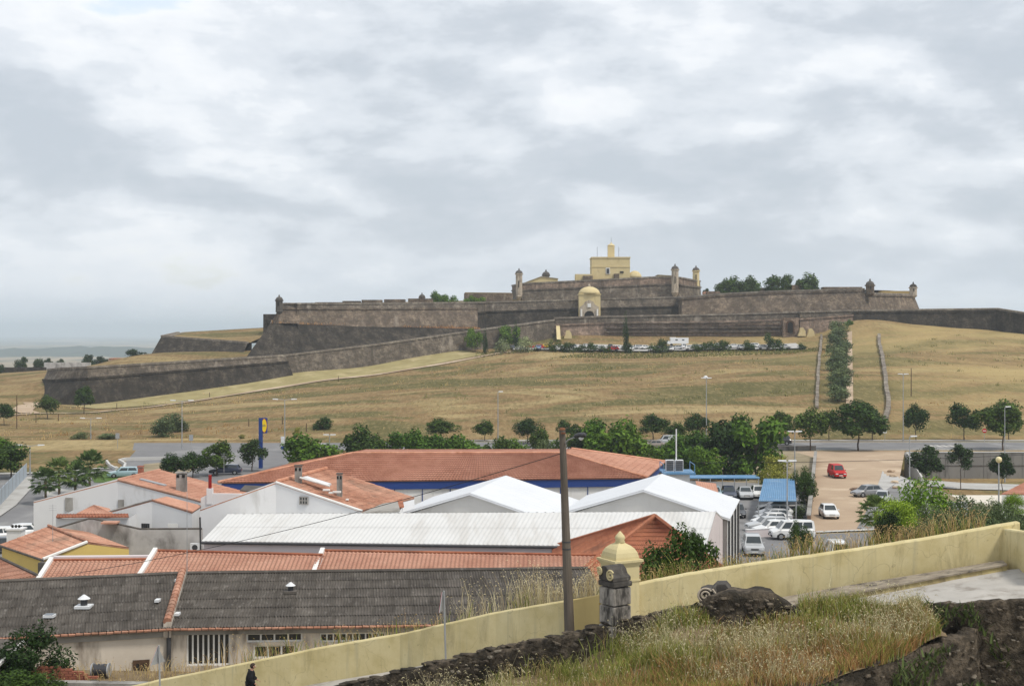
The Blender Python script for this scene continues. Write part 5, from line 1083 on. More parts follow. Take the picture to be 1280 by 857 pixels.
# cap stones along the top of the rubble wall
for i in range(30):
    t = (i + rs.uniform(-.4, .4)) / 30 if 0 < i else 0; k = t * (len(SWT) - 1); j = int(k); p = SWT[j].lerp(SWT[j + 1], k - j); s = rs.uniform(.22, .4); m = MB(); bmx = bmesh.new(); bmesh.ops.create_icosphere(bmx, subdivisions=2, radius=.5)
    for v in bmx.verts: v.co = v.co * (1 + rs.uniform(-.16, .16)); v.co.x *= s * 1.6; v.co.y *= s * 1.1; v.co.z *= s * .3
    me = bpy.data.meshes.new('cap_stone'); bmx.to_mesh(me); bmx.free(); me.materials.append(M['rubble']); mesh_obj('cap_stone', me, sw, p - sw.location + Vector((0, .22, -.01)), None, rs.uniform(-.4, .4))
# single stones standing proud in the rubble faces
def stone_mesh(seed, mat):
    r = random.Random(seed); bmx = bmesh.new(); bmesh.ops.create_icosphere(bmx, subdivisions=1, radius=.5)
    for v in bmx.verts: v.co = Vector((max(-.36, min(.36, v.co.x)), max(-.4, min(.4, v.co.y)), max(-.3, min(.3, v.co.z)))) * (1 + r.uniform(-.14, .14))
    me = bpy.data.meshes.new('stone'); bmx.to_mesh(me); bmx.free(); me.materials.append(mat); return me
for n_, c_ in (('stone_a', (0.20, 0.165, 0.125)), ('stone_b', (0.11, 0.088, 0.066)), ('stone_c', (0.30, 0.26, 0.205))): pmat(n_, c_, tuple(x * .45 for x in c_), 5.0, .95, stain=(0.04, 0.034, 0.026), stain_scale=2.5, stain_stretch=(1, 1, 1), bump=.8, bscale=18, bdist=.03)
STM = [stone_mesh(i, M[('stone_a', 'stone_b', 'stone_b', 'stone_c')[i % 4]]) for i in range(8)]
def stud(parent, line, n, zlo, zhi, out, seed, smin=.08, smax=.2, slope=0.0):
    r = random.Random(seed); L = [(b - a).length for a, b in zip(line, line[1:])]; tot = sum(L)
    for i in range(n):
        d = r.uniform(0, tot); j = 0
        while d > L[j] and j < len(L) - 1: d -= L[j]; j += 1
        a, b = line[j], line[j + 1]; dr = (b - a).normalized(); nr = Vector((dr.y, -dr.x, 0)).normalized(); h = r.uniform(zlo, zhi); s = r.uniform(smin, smax)
        o = mesh_obj('stone', STM[i % 8], parent, a + dr * d + nr * (out + slope * h) - Vector((0, 0, h)) - parent.location, (s * r.uniform(1, 1.7), s * .8, s * r.uniform(.55, .9))); o.rotation_euler = (r.uniform(-.3, .3), r.uniform(-.3, .3), math.atan2(dr.y, dr.x) + r.uniform(-.4, .4))
# concrete lamp pole
pole = thing('lamp_pole', 'tall dark concrete pole with a street lamp on a short arm at the yellow wall', 'lamp pole', (X(712, 42.6), 42.6, Z(793, 42.6)))
pb, pt_ = Vector((X(712, 42.6), 42.6, Z(793, 42.6))), Vector((X(702.8, 42.6), 42.6, Z(537, 42.6)))
m = MB(); m.tube(pb, pt_, .165, .10, 12); pm_ = m.build('pole', M['concrete_pole'], pole, smooth=False)
m = MB(); m.tube(pt_, pt_ + Vector((0, 0, .07)), .11, .07, 12); m.build('cap', M['rust'], pole)
a = W(707, 553, 42.5); b = W(718, 546.5, 42); m = MB(); m.path([a, a + Vector((.08, -.15, .1)), b], .025, 8); m.build('arm', M['steel'], pole)
hd = MB(); c0 = W(725, 544, 41.9); d_ = Vector((.24, -.25, .06)).normalized()
q = d_.to_track_quat('X', 'Z').to_matrix().to_4x4(); sect = [(-.24, .05, .04), (-.16, .09, .075), (0, .12, .095), (.16, .115, .08), (.24, .05, .04)]; rings = []
for x, wy_, hz in sect: rings.append([c0 + (q @ Vector((x, wy_ * math.cos(t), hz * math.sin(t)))) for t in np.linspace(0, 2 * math.pi, 10, endpoint=False)])
for r0, r1 in zip(rings, rings[1:]): [hd.face([r0[i], r0[(i + 1) % 10], r1[(i + 1) % 10], r1[i]]) for i in range(10)]
hd.face(rings[0][::-1]); hd.face(rings[-1]); ho = hd.build('lamp_head', M['dark_metal'], pole, smooth=True)
m = MB(); m.lathe([(.03, -.1), (.07, -.06), (.09, 0)], c0 + Vector((.03, -.03, -.05)), 10); m.build('glass', M['headlight'], ho)
m = MB(); p = pb.lerp(pt_, .985); m.box(p + Vector((.02, -.1, 0)), (.14, .1, .05)); m.build('bracket', M['rust'], pole)
for t in (.42, .455): m = MB(); p = pb.lerp(pt_, t); m.tube(p - Vector((0, 0, .02)), p + Vector((0, 0, .02)), .147, n=12); m.build('clamp_band', M['dark_metal'], pole)
# overhead wire from pole to the roofs
def wire(label, a, b, sag, r=.012, n=18):
    m = MB(); ps = [a.lerp(b, i / n) - Vector((0, 0, sag * 4 * (i / n) * (1 - i / n))) for i in range(n + 1)]; m.path(ps, r, 5); return tag(m.build('overhead_wire', M['trim_black']), label, 'wire', 'overhead wires')
wire('thin black wire sagging from the concrete pole over the orange roofs', W(703, 566, 42.6), W(95, 716, 66), .35)
wire('thin black wire strung across the dirt lot to the street lamps', W(870, 578, 172), W(1300, 567, 168), .3, .03)
# domed gate pier
th = R(28.7); pc = Vector((X(775.5, 41.9), 42.05, 0)); s_ = .86; pr = thing('gate_pier', 'yellow square gate pier with ogee domed cap and finial', 'gate pier', (pc.x, pc.y, Z(790, 42)))
zb, zc = Z(800, 42), Z(703, 42)
m = MB(); m.box((pc.x, pc.y, (zb + zc) / 2), (s_, s_, zc - zb), th); m.build('shaft', M['pier_yellow'], pr)
for dz, ex, h in ((-.5, .05, .06), (-.02, .05, .05), (.04, .11, .06), (.10, .19, .07)): m = MB(); m.box((pc.x, pc.y, zc + dz), (s_ + ex, s_ + ex, h), th); m.build('moulding', M['pier_yellow'], pr)
def sq_loft(prof, c, rz, mat, name, parent, pw=1.0):
    m = MB(); rg = []
    for r, z in prof:
        co, si = math.cos(rz), math.sin(rz); rg.append([(c[0] + (x * co - y * si) * r, c[1] + (x * si + y * co) * r, c[2] + z) for x, y in ((-1, -1), (0, -1.03), (1, -1), (1.03, 0), (1, 1), (0, 1.03), (-1, 1), (-1.03, 0))])
    for a, b in zip(rg, rg[1:]): [m.face([a[i], a[(i + 1) % 8], b[(i + 1) % 8], b[i]]) for i in range(8)]
    m.face(rg[-1]); return m.build(name, mat, parent)
hs = s_ / 2; sq_loft([(hs * .98, .13), (hs * .97, .22), (hs * .9, .34), (hs * .76, .45), (hs * .55, .54), (hs * .32, .6), (hs * .24, .63)], (pc.x, pc.y, zc), th, M['pier_yellow'], 'domed_cap', pr)
m = MB(); m.lathe([(.12, .6), (.16, .64), (.13, .70), (.165, .76), (.13, .84), (.06, .92), (.015, .97)], (pc.x, pc.y, zc), 14); m.build('finial', M['pier_yellow'], pr, smooth=True)
# weathered stone pillar with scroll
t2 = R(36); sc_ = Vector((X(769.5, 39.1), 39.25, 0)); s2 = .66; sp = thing('scroll_pillar', 'blackened pillar of stacked stone blocks with a scroll on top by the gate pier', 'pillar', (sc_.x, sc_.y, Z(790, 39)))
zz = Z(795, 39.1)
for i, (py, mt, ex) in enumerate(((780, 'pillar_stone', .02), (756, 'pillar_stone', .0), (733, 'pillar_stone', .0), (725, 'pillar_black', .05))):
    z1 = Z(py, 39.1); bmx = bmesh.new(); bmesh.ops.create_cube(bmx, size=1); bmesh.ops.scale(bmx, vec=(s2 + ex, s2 + ex, z1 - zz - .035), verts=bmx.verts); bmesh.ops.bevel(bmx, geom=list(bmx.edges), offset=.022, segments=2, affect='EDGES')
    me = bpy.data.meshes.new('stone_block'); bmx.to_mesh(me); bmx.free(); me.materials.append(M[mt]); o = mesh_obj('stone_block', me, sp, Vector((sc_.x, sc_.y, (zz + z1) / 2)) - sp.location); o.rotation_euler = (0, 0, t2 + rs.uniform(-.02, .02)); zz = z1
Rz = Matrix.Rotation(t2, 4, 'Z')
def local(x, y, z): return sc_ + Rz.to_3x3() @ Vector((x, y, 0)) + Vector((0, 0, z))
zt = Z(725, 39.1); m = MB(); poly = [(-.30, 0), (.33, 0), (.34, .22), (.28, .34), (.16, .41), (.02, .40), (-.10, .30), (-.16, .18), (-.30, .10)]
m.slab([local(-.33, y, zt + z) for y, z in poly], (Rz.to_3x3() @ Vector((.66, 0, 0)))); m.build('scroll_block', M['pillar_black'], sp)
def spiral(cx, cz, r0, turns, flip=1, n=36): return [(cx + flip * r0 * (1 - .82 * i / n) * math.cos(turns * 2 * math.pi * i / n + .6), cz + r0 * (1 - .82 * i / n) * math.sin(turns * 2 * math.pi * i / n + .6)) for i in range(n + 1)]
for cy, cz, r0, fl in ((-.20, .17, .165, 1), (.28, .24, .12, -1)):
    m = MB(); m.path([local(-.36, -y, zt + z) for y, z in spiral(-cy, cz, r0, 1.9, fl)], .026, 6); m.build('volute', M['pier_yellow'], sp)
# second scroll stump
st = thing('scroll_stump', 'half buried scroll stone with pale volute on the rubble mound', 'pillar', W(887, 752, 38.4)); b0 = W(878, 751, 38.3)
poly = [(-.1, -.5), (.95, -.5), (.95, -.02), (.86, .32), (.72, .46), (.42, .46), (.28, .34), (.12, .36), (-.1, .3)]
m = MB(); m.slab([b0 + Vector((x * .9, .12 * x, z)) for x, z in poly], (.15, .62, 0)); m.build('scroll_block', M['pillar_black'], st)
m = MB(); m.path([b0 + Vector((x, -.03 + .12 * x, z)) for x, z in spiral(.06, .16, .22, 2.0)], .03, 6); m.build('volute', M['turret_stone'], st)
m = MB(); m.path([b0 + Vector((x, -.03 + .1 * x, z)) for x, z in ((.28, .34), (.38, .2), (.5, .02), (.6, -.12), (.75, -.2))], .035, 6); m.build('scroll_band', M['turret_stone'], st)
# grass bank surface, retaining walls of rubble in front
BK = np.array([tuple(W(*p)) for p in ((380, 900, 43.6), (480, 866, 41.6), (620, 833, 40), (756, 803, 38.6), (880, 782, 37.3), (1003, 771, 37.1), (1100, 768, 37.4), (1188, 760, 37.8), (430, 940, 38.5), (560, 905, 36.5), (700, 885, 35), (820, 872, 33.6), (1000, 859, 33), (1100, 829, 34.3), (1215, 794, 37), (1000, 815, 35.2), (860, 830, 35.4), (700, 850, 37.4))])
def bank_z(x, y):
    d2 = (BK[:, 0] - x) ** 2 + (BK[:, 1] - y) ** 2; w = 1 / (d2 + .05) ** 1.5; return float((w * BK[:, 2]).sum() / w.sum())
FE = [W(*p) for p in ((560, 930, 35), (820, 876, 33.3), (900, 870, 32.6), (1000, 858, 32.9), (1040, 846, 33.4), (1100, 828, 34.2), (1160, 809, 35.6), (1215, 793, 37.0))]
_fx = np.array([p.x for p in FE]); _fyy = np.array([p.y for p in FE])
def bank_far(x): return min(street_pts(x) - .1, 38.0) if x < 8 else 38.1
xs = np.linspace(-8, 11.6, 70); V = []; nr_ = 26; rb = np.random.RandomState(2)
for x in xs:
    y0 = float(np.interp(x, _fx, _fyy)) if x > _fx[0] else 35 + (_fx[0] - x) * .5; y1 = max(bank_far(x), y0 + .05)
    for j in range(nr_): y = lerp(y0, y1, j / (nr_ - 1)); V.append((x, y, bank_z(x, y) + rb.uniform(-.03, .03)))
Fc = [(i * nr_ + j, (i + 1) * nr_ + j, (i + 1) * nr_ + j + 1, i * nr_ + j + 1) for i in range(len(xs) - 1) for j in range(nr_ - 1)]
bank = np_mesh('bank', V, Fc, M['soil'], smooth=True); tag(bank, kind='structure')
rw = thing('rampart_wall', 'dark overgrown rubble retaining wall below the grass bank and terrace', 'wall', (8, 34, 8)); FE2 = [W(*p) for p in ((700, 905, 34), (820, 876, 33.3), (900, 870, 32.6), (1000, 858, 32.9), (1040, 846, 33.4), (1100, 828, 34.2), (1160, 809, 35.6), (1215, 793, 37.0), (1226, 784, 37.7), (1250, 772, 38.6))]
rough_wall('masonry', FE2, 4.5, .45, M['rubble'], rw, .05, .13, 8, .05, .1)
rough_wall('masonry', [W(*p) for p in ((1003, 765, 37.9), (1070, 758, 38.2), (1188, 754.5, 37.9), (1250, 751, 37.5), (1330, 747.5, 37.1))], 5.5, .3, M['rubble'], rw, .05, .13, 9, .03, .1)
stud(sw, SWT, 150, .05, .8, .0, 61); stud(lm, LMP, 70, .08, 1.0, .04, 62, .09, .2, .12); stud(rw, FE2[1:], 190, .1, 2.4, .02, 63, .07, .2, .02); stud(rw, [W(*p) for p in ((1188, 754.5, 37.9), (1250, 751, 37.5), (1330, 747.5, 37.1))], 90, .1, 2.6, .02, 64, .07, .2, .02)
# traffic signs seen from behind
def signpost(label, px, pyt, pyb, D, rot, wid=.7):
    b, t = W(px, pyb, D), W(px - (pyb - pyt) * .03, pyt, D); s = thing('traffic_sign', label, 'traffic sign', b); m = MB(); m.tube(b - Vector((0, 0, .3)), t, .032, n=10); m.build('post', M['steel'], s)
    u = Vector((math.cos(rot), math.sin(rot), 0)); c = t - Vector((0, 0, .38)); n_ = Vector((u.y, -u.x, 0)) * .045
    tri = [c - u * wid / 2 - Vector((0, 0, .28)), c + u * wid / 2 - Vector((0, 0, .28)), c + Vector((0, 0, .34))]; m = MB(); m.slab([p - n_ for p in tri], n_.normalized() * -.02); pl = m.build('plate', M['steel'], s)
    m = MB(); m.slab([p - n_ - n_.normalized() * .022 for p in tri], n_.normalized() * -.006); m.build('face', M['paint_red'], pl)
    m = MB(); cc = (tri[0] + tri[1] + tri[2]) / 3; m.slab([cc + (p - cc) * .62 - n_ - n_.normalized() * .03 for p in tri], n_.normalized() * -.004); m.build('inner_face', M['paint_white'], pl)
signpost('grey backed triangular road sign against the middle of the yellow wall', 557.5, 738, 823, 45.4, R(76)); signpost('grey backed triangular road sign low against the left end of the yellow wall', 200.5, 806, 868, 49, R(62), .75)

# ------------------------------------------------------------------ person on the street
def skin_obj(name, joints, edges, mat, parent, root=0, sub=2):
    me = bpy.data.meshes.new(name); me.from_pydata([j[0] for j in joints], edges, []); o = bpy.data.objects.new(name, me); COL.objects.link(o); o.parent = parent; me.materials.append(mat)
    md = o.modifiers.new('skin', 'SKIN'); md.use_smooth_shade = True; sv = me.skin_vertices[0].data
    for i, j in enumerate(joints): sv[i].radius = j[1] if isinstance(j[1], tuple) else (j[1], j[1]); sv[i].use_root = (i == root)
    s = o.modifiers.new('sub', 'SUBSURF'); s.levels = sub; s.render_levels = sub; return o
pz = yw_street(X(313, 47)); pr_ = thing('person', 'person in black coat with short brown hair walking down the street', 'person', (X(313, 47), 47.0, pz), R(20))
pr_.scale = (1.14, 1.14, 1.0); Hh = Z(829, 47) - pz; k = Hh / 1.70
J = [((0, 0, .92), (.15, .11)), ((0, .0, 1.12), (.145, .10)), ((.02, 0, 1.33), (.17, .10)), ((.04, 0, 1.42), (.08, .07)), ((.06, 0, 1.50), .052), ((.10, 0, 1.58), (.078, .092)), ((.115, 0, 1.63), (.06, .075)),
     ((.02, -.17, 1.36), .06), ((-.04, -.23, 1.12), .045), ((.12, -.22, .94), .034), ((.20, -.21, .88), .03),
     ((.02, .17, 1.36), .06), ((.10, .22, 1.13), .045), ((.26, .20, .98), .034), ((.33, .19, .93), .03),
     ((0, -.09, .86), .09), ((.14, -.09, .48), .06), ((.06, -.09, .09), .042), ((.2, -.09, .03), .035), ((0, .09, .86), .09), ((-.04, .09, .46), .06), ((-.24, .09, .12), .042), ((-.12, .09, .03), .035)]
Eg = [(0, 1), (1, 2), (2, 3), (3, 4), (4, 5), (5, 6), (2, 7), (7, 8), (8, 9), (9, 10), (2, 11), (11, 12), (12, 13), (13, 14), (0, 15), (15, 16), (16, 17), (17, 18), (0, 19), (19, 20), (20, 21), (21, 22)]
J = [(tuple(c * k for c in j[0]), tuple(r * k for r in j[1]) if isinstance(j[1], tuple) else j[1] * k) for j in J]
body = skin_obj('body', J, Eg, M['skin'], pr_)
grow = lambda j, g: (j[0], tuple(r + g for r in j[1]) if isinstance(j[1], tuple) else j[1] + g)
ct = [grow(J[i], .035) for i in (0, 1, 2, 3, 7, 8, 9, 11, 12, 13)] + [((-.01 * k, 0, .70 * k), (.17 * k, .13 * k))]; skin_obj('coat', ct, [(0, 1), (1, 2), (2, 3), (2, 4), (4, 5), (5, 6), (2, 7), (7, 8), (8, 9), (0, 10)], M['cloth_black'], pr_)
tr = [grow(J[i], .015) for i in (0, 15, 16, 17, 19, 20, 21)]; skin_obj('trousers', tr, [(0, 1), (1, 2), (2, 3), (0, 4), (4, 5), (5, 6)], M['cloth_black'], pr_)
for i in (18, 22):
    m = MB(); c = J[i][0]; m.box((c[0] - .05, c[1], .04), (.26 * k, .09 * k, .08)); m.build('shoe', M['trim_black'], pr_, world=False)
for i, sgn in ((10, -1), (14, 1)):                                   # five fingers on each hand
    c = Vector(J[i][0])
    for f in range(5):
        a = c + Vector((.02, (f - 2) * .014, -.01)); L = (.045, .07, .078, .07, .055)[f] * k; d = Vector((.6, sgn * (-.6 if f == 0 else 0), -.75)).normalized()
        m = MB(); m.path([a, a + d * L * .55, a + d * L * .55 + (d + Vector((-.6, 0, -.4))).normalized() * L * .45], [.0105, .0095, .0075], 6); m.build('finger', M['skin'], body, world=False)
hc = Vector(J[5][0]) + Vector((-.012, 0, .028)) * k; bmx = bmesh.new(); bmesh.ops.create_icosphere(bmx, subdivisions=3, radius=.108 * k)
for v in bmx.verts:
    v.co.y *= .93; v.co.z *= 1.08; v.co *= 1 + rs.uniform(-.03, .03)
    if v.co.x > .045 * k and v.co.z < .045 * k: v.co.x = .045 * k
bmesh.ops.delete(bmx, geom=[v for v in bmx.verts if v.co.z < -.085 * k], context='VERTS'); me = bpy.data.meshes.new('hair'); bmx.to_mesh(me); bmx.free(); me.materials.append(M['hair']); mesh_obj('hair', me, pr_, hc)
m = MB(); h5 = Vector(J[5][0]); m.lathe([(.016, 0), (.02, .01), (.006, .045)], h5 + Vector((.085 * k, 0, -.02 * k)), 8); m.build('nose', M['skin'], body, world=False, smooth=True)
for s in (-1, 1):
    m = MB(); m.lathe([(.004, -.012), (.013, 0), (.004, .012)], h5 + Vector((.083 * k, s * .032, .012)), 8); m.build('eye', M['white_trim'], body, world=False, smooth=True)
    m = MB(); m.lathe([(.008, -.03), (.02, 0), (.012, .03)], h5 + Vector((.0, s * .088 * k, 0)), 8); m.build('ear', M['skin'], body, world=False, smooth=True)
m = MB(); m.box(h5 + Vector((.082 * k, 0, -.05 * k)), (.012, .045, .01)); m.build('mouth', M['brick_red'], body, world=False)
# ------------------------------------------------------------------ vegetation
def crown_mesh(name, seed, n, leaf, mat, shape=(1, 1, .85), clumps=16, cr=(.28, .46), core=.35, flat_bottom=-.55):
    """leaf faces on many small clumps; unit radius, centred on the origin"""
    r = np.random.RandomState(seed); cs = []
    while len(cs) < clumps:
        p = r.uniform(-1, 1, 3); l = np.linalg.norm(p)
        if core < l < .8 and p[2] > flat_bottom: cs.append((*p, r.uniform(*cr)))
    cs = np.array(cs); k = r.randint(0, clumps, n); d = r.normal(size=(n, 3)); d /= np.linalg.norm(d, axis=1)[:, None]
    pos = (cs[k, :3] + d * (cs[k, 3] * r.uniform(.55, 1.12, n) )[:, None]) * np.array(shape)
    q_ = np.percentile(np.abs(pos[:, :2]).max(1), 95); pos[:, :2] /= q_; lo_, hi_ = np.percentile(pos[:, 2], (1.5, 98.5)); pos[:, 2] = (pos[:, 2] - (lo_ + hi_) / 2) / (hi_ - lo_) * 2
    nrm = d * .9 + r.normal(size=(n, 3)) * .55 + np.array([0, 0, .3]); nrm /= np.linalg.norm(nrm, axis=1)[:, None]
    a = np.cross(nrm, r.normal(size=(n, 3))); a /= np.linalg.norm(a, axis=1)[:, None] + 1e-9; b = np.cross(nrm, a)
    s = leaf * r.uniform(.55, 1.35, n)[:, None]; V = np.stack([pos - a * s, pos - b * s * .5, pos + a * s, pos + b * s * .5], 1).reshape(-1, 3)
    return np_mesh(name, V, np.arange(4 * n).reshape(n, 4), mat, link=False)
def trunk_mesh(name, seed, h, r0, mat, limbs=5, spread=.5, lean=.06):
    r = random.Random(seed); m = MB(); p = [Vector((0, 0, -.15))]; 
    for i in range(1, 5): p.append(Vector((r.uniform(-lean, lean) * i * .5, r.uniform(-lean, lean) * i * .5, h * i / 4)))
    m.path(p, [r0, r0 * .85, r0 * .75, r0 * .66, r0 * .6], 8)
    for i in range(limbs):
        a = i * 2.4 + r.uniform(-.4, .4); t = p[-1] if i else p[-1]; e = t + Vector((math.cos(a) * spread, math.sin(a) * spread, spread * r.uniform(.7, 1.5))); mid = t.lerp(e, .5) + Vector((0, 0, .08)); m.path([t - Vector((0, 0, .05)), mid, e], [r0 * .5, r0 * .35, r0 * .15], 6)
    return m.mesh(name, mat, smooth=True)
CR = {}
for k_ in range(4): CR['street', k_] = crown_mesh('crown', 30 + k_, 3200, .105, M['leaf_street'], (1, 1, .84), 18)
for k_ in range(2):
    CR['bright', k_] = crown_mesh('crown', 40 + k_, 3000, .10, M['leaf_bright'], (1, 1, .8), 20, (.25, .42))
    CR['dark', k_] = crown_mesh('crown', 44 + k_, 2600, .105, M['leaf_dark'], (1, 1, .9), 18)
    CR['olive', k_] = crown_mesh('crown', 48 + k_, 2400, .095, M['leaf_olive'], (1, 1, .85), 16, (.3, .45), .3, -.8)
    CR['oleander', k_] = crown_mesh('crown', 52 + k_, 1500, .085, M['leaf_oleander'], (1, 1, .9), 14, (.32, .45), .25, -.9)
    CR['hedge', k_] = crown_mesh('crown', 56 + k_, 1300, .1, M['leaf_street'], (1, 1, .9), 12, (.3, .48), .25, -.95)
    CR['lime', k_] = crown_mesh('crown', 60 + k_, 9000, .048, M['leaf_lime'], (1, 1, .85), 34, (.2, .36), .35, -.8)
    CR['nearolive', k_] = crown_mesh('crown', 64 + k_, 6500, .055, M['leaf_olive'], (1, 1, .9), 30, (.2, .34), .3, -.9)
    CR['near', k_] = crown_mesh('crown', 68 + k_, 10000, .052, M['leaf_dark'], (1, 1, .9), 36, (.2, .34), .35, -.9)
    CR['neargreen', k_] = crown_mesh('crown', 72 + k_, 10000, .052, M['leaf_street'], (1, 1, .9), 34, (.2, .34), .35, -.9)
    CR['yellow', k_] = crown_mesh('crown', 76 + k_, 2600, .07, M['leaf_yellow'], (1, 1, .85), 18, (.25, .4), .3, -.9)
CR['cypress', 0] = crown_mesh('crown', 80, 1500, .1, M['leaf_cypress'], (.42, .42, 1), 26, (.3, .42), .05, -1)
TR = {k_: trunk_mesh('trunk', 90 + k_, 1.0, .045, M['bark'], 6, .34) for k_ in range(3)}
_tc = [0]
def tree(name, label, cat, base, hgt, rad, kind, group=None, trunk=None, squash=1.0, trunk_r=1.0, lift=None):
    """base on the ground; hgt total height; rad crown radius; trunk = clear stem height share"""
    _tc[0] += 1; i = _tc[0]; rr = random.Random(i * 7 + 1); rad *= rr.uniform(.92, 1.1)
    o = thing(name, label, cat, base, rr.uniform(0, 6.28), group); nvar = sum(1 for q in CR if q[0] == kind)
    rad *= 1.05; rz_ = min((hgt - (trunk if trunk is not None else 0) * hgt) / 2, rad * (1.0 if kind in ('street', 'dark', 'bright', 'lime') else 1.25)); cz = hgt - rz_
    c = mesh_obj('crown', CR[kind, i % nvar], o, (0, 0, cz), (rad, rad * rr.uniform(.88, 1.1), rz_))
    st = max(.3, (cz + rz_ * .3) / 1.45); mesh_obj('trunk', TR[i % 3], o, (0, 0, 0), (rad * .8 + .5, rad * .8 + .5, st))
    return o
def at_rows(px, pyt, pyb, D, wpx): return X(px, D), (Z(pyt, D) - Z(pyb, D)), wpx / 2 / F * D
def tree_px(name, label, cat, px, pyt, pyb, wpx, kind, D=None, group=None, trunk=.35, **kw):
    """place by photo rows on flat ground (or at distance D on the hillside)"""
    if D is None: D = (H) * F / (pyb - HY)
    x = X(px, D); zg = tz(x, D); h = Z(pyt, D) - zg; return tree(name, label, cat, (x, D, zg - .03), max(h, .8), wpx / 2 / F * D, kind, group, trunk, **kw)
ST = 'street trees along the avenue'; SL = 'young round-crowned street tree on the verge of the avenue'
for px, t, w, D, lab in ((606, 526, 24, 256.4, 'street tree on the far verge close to the slim hillside lamp post'), (659.5, 524, 29, 250.5, 'street tree with a bare stem rising clear of the bushes behind the concrete pole'), (709, 526, 24, 257, 'small street tree showing behind the lamp arm of the concrete pole'), (816, 519, 31, 257, 'round street tree standing behind the bronze saloon and silver van'), (844, 529, 26, 253, 'low street tree between two rounder ones beside the plant tower mast'), (871.5, 518, 32, 257, 'round street tree next to the tall lamp post near the dark trees'), (979, 515, 27, 254, 'street tree rising behind the dark car on the avenue'), (1036, 514, 30, 257, 'street tree on the far verge at the foot of the olive row'), (1090.6, 508, 36, 257, 'street tree at the foot of the right stone wall behind the largest tree'), (1145, 507, 29, 257, 'street tree standing alone between the right stone wall and the no entry sign'), (1205, 506, 32, 257.5, 'street tree on the far verge just before the no entry sign'), (1261, 507, 30, 258, 'street tree on the far verge hidden behind the broad dark street tree'), (552, 524, 34, 256, 'dark round tree rising behind the bright bushes at the supermarket ridge')):
    tree_px('street_tree', lab, 'tree', px, t, 0, w, 'street', D, ST, .38)
for px, t, w, D, lab in ((1013, 512, 40, 235, 'dark leafy street tree in front of the avenue parapet above the dirt lot'), (1073, 504, 58, 235.2, 'largest spreading street tree on the near kerb of the avenue'), (1254, 503, 54, 236, 'broad dark street tree on the near kerb above the retaining wall')):
    tree_px('street_tree', lab, 'tree', px, t, 0, w, 'street', D, ST, .40)
for px, t, b, w, lab in ((1158, 559, 0, 34, 'sparse young tree standing on the pavement by the retaining wall wing'), (1201, 556, 0, 28, 'slim young tree in front of the middle of the retaining wall')): tree_px('young_tree', lab, 'tree', px, t, 0, w, 'dark', 206 if px < 1190 else 212, 'young trees under the retaining wall', .42)
tree_px('young_tree', 'small round tree beside the globe lamp', 'tree', 1253, 568, 0, 24, 'dark', 190, 'young trees under the retaining wall', .3)
# trees and bushes left
tree_px('tree', 'dark round tree at the roundabout by the left picture edge', 'tree', 14, 556, 598, 44, 'street', None, None, .3); tree_px('tree', 'leafy tree cut by the left picture edge beyond the street', 'tree', -2, 548, 592, 30, 'bright', None, None, .3)
for px, t, w, D, lab in ((59, 495, 25, 318, 'small round tree beside the path below the outer wall corner'), (105, 484, 26, 344, 'small round tree standing in front of the outer wall'), (5, 505, 22, 294, 'small round tree beside the wooden post on the left slope')): tree_px('tree', lab, 'tree', px, t, 0, w, 'street', D, 'trees along the hillside path', .4)
for px, t, b, w, k, lab in ((218, 568, 597, 34, 'street', 'leafy tree with lighter top in the island by the left road'), (241, 566, 597, 34, 'street', 'leafy tree in the middle of the island by the left road'), (271, 553, 594, 36, 'street', 'tall round tree behind the dark estate car'), (315, 550, 589, 32, 'dark', 'round tree beside the blue sign pole')): tree_px('tree', lab, 'tree', px, t, b, w, k, None, 'trees by the left junction', .3)
for px, t, b, w, k, lab in ((204, 521, 545, 30, 'olive', 'grey green bush on the dry slope above the left road'), (220, 517, 540, 26, 'olive', 'upper grey green bush on the dry slope'), (135, 541, 560, 28, 'olive', 'round olive green bush at the bottom of the left slope'), (101, 540, 556, 18, 'olive', 'small low bush beside the round olive bush'), (302, 545, 556, 10, 'yellow', 'tiny yellow green bush on the bank by the junction'), (372, 534, 545, 10, 'yellow', 'tiny yellow flowering bush behind the sign board'), (404, 522, 536, 20, 'street', 'small dark bush on the bank behind the big bush')): tree_px('bush', lab, 'bush', px, t, 0, w, k, solveD(px, b, 262, 320), 'bushes on the dry slope', 0)
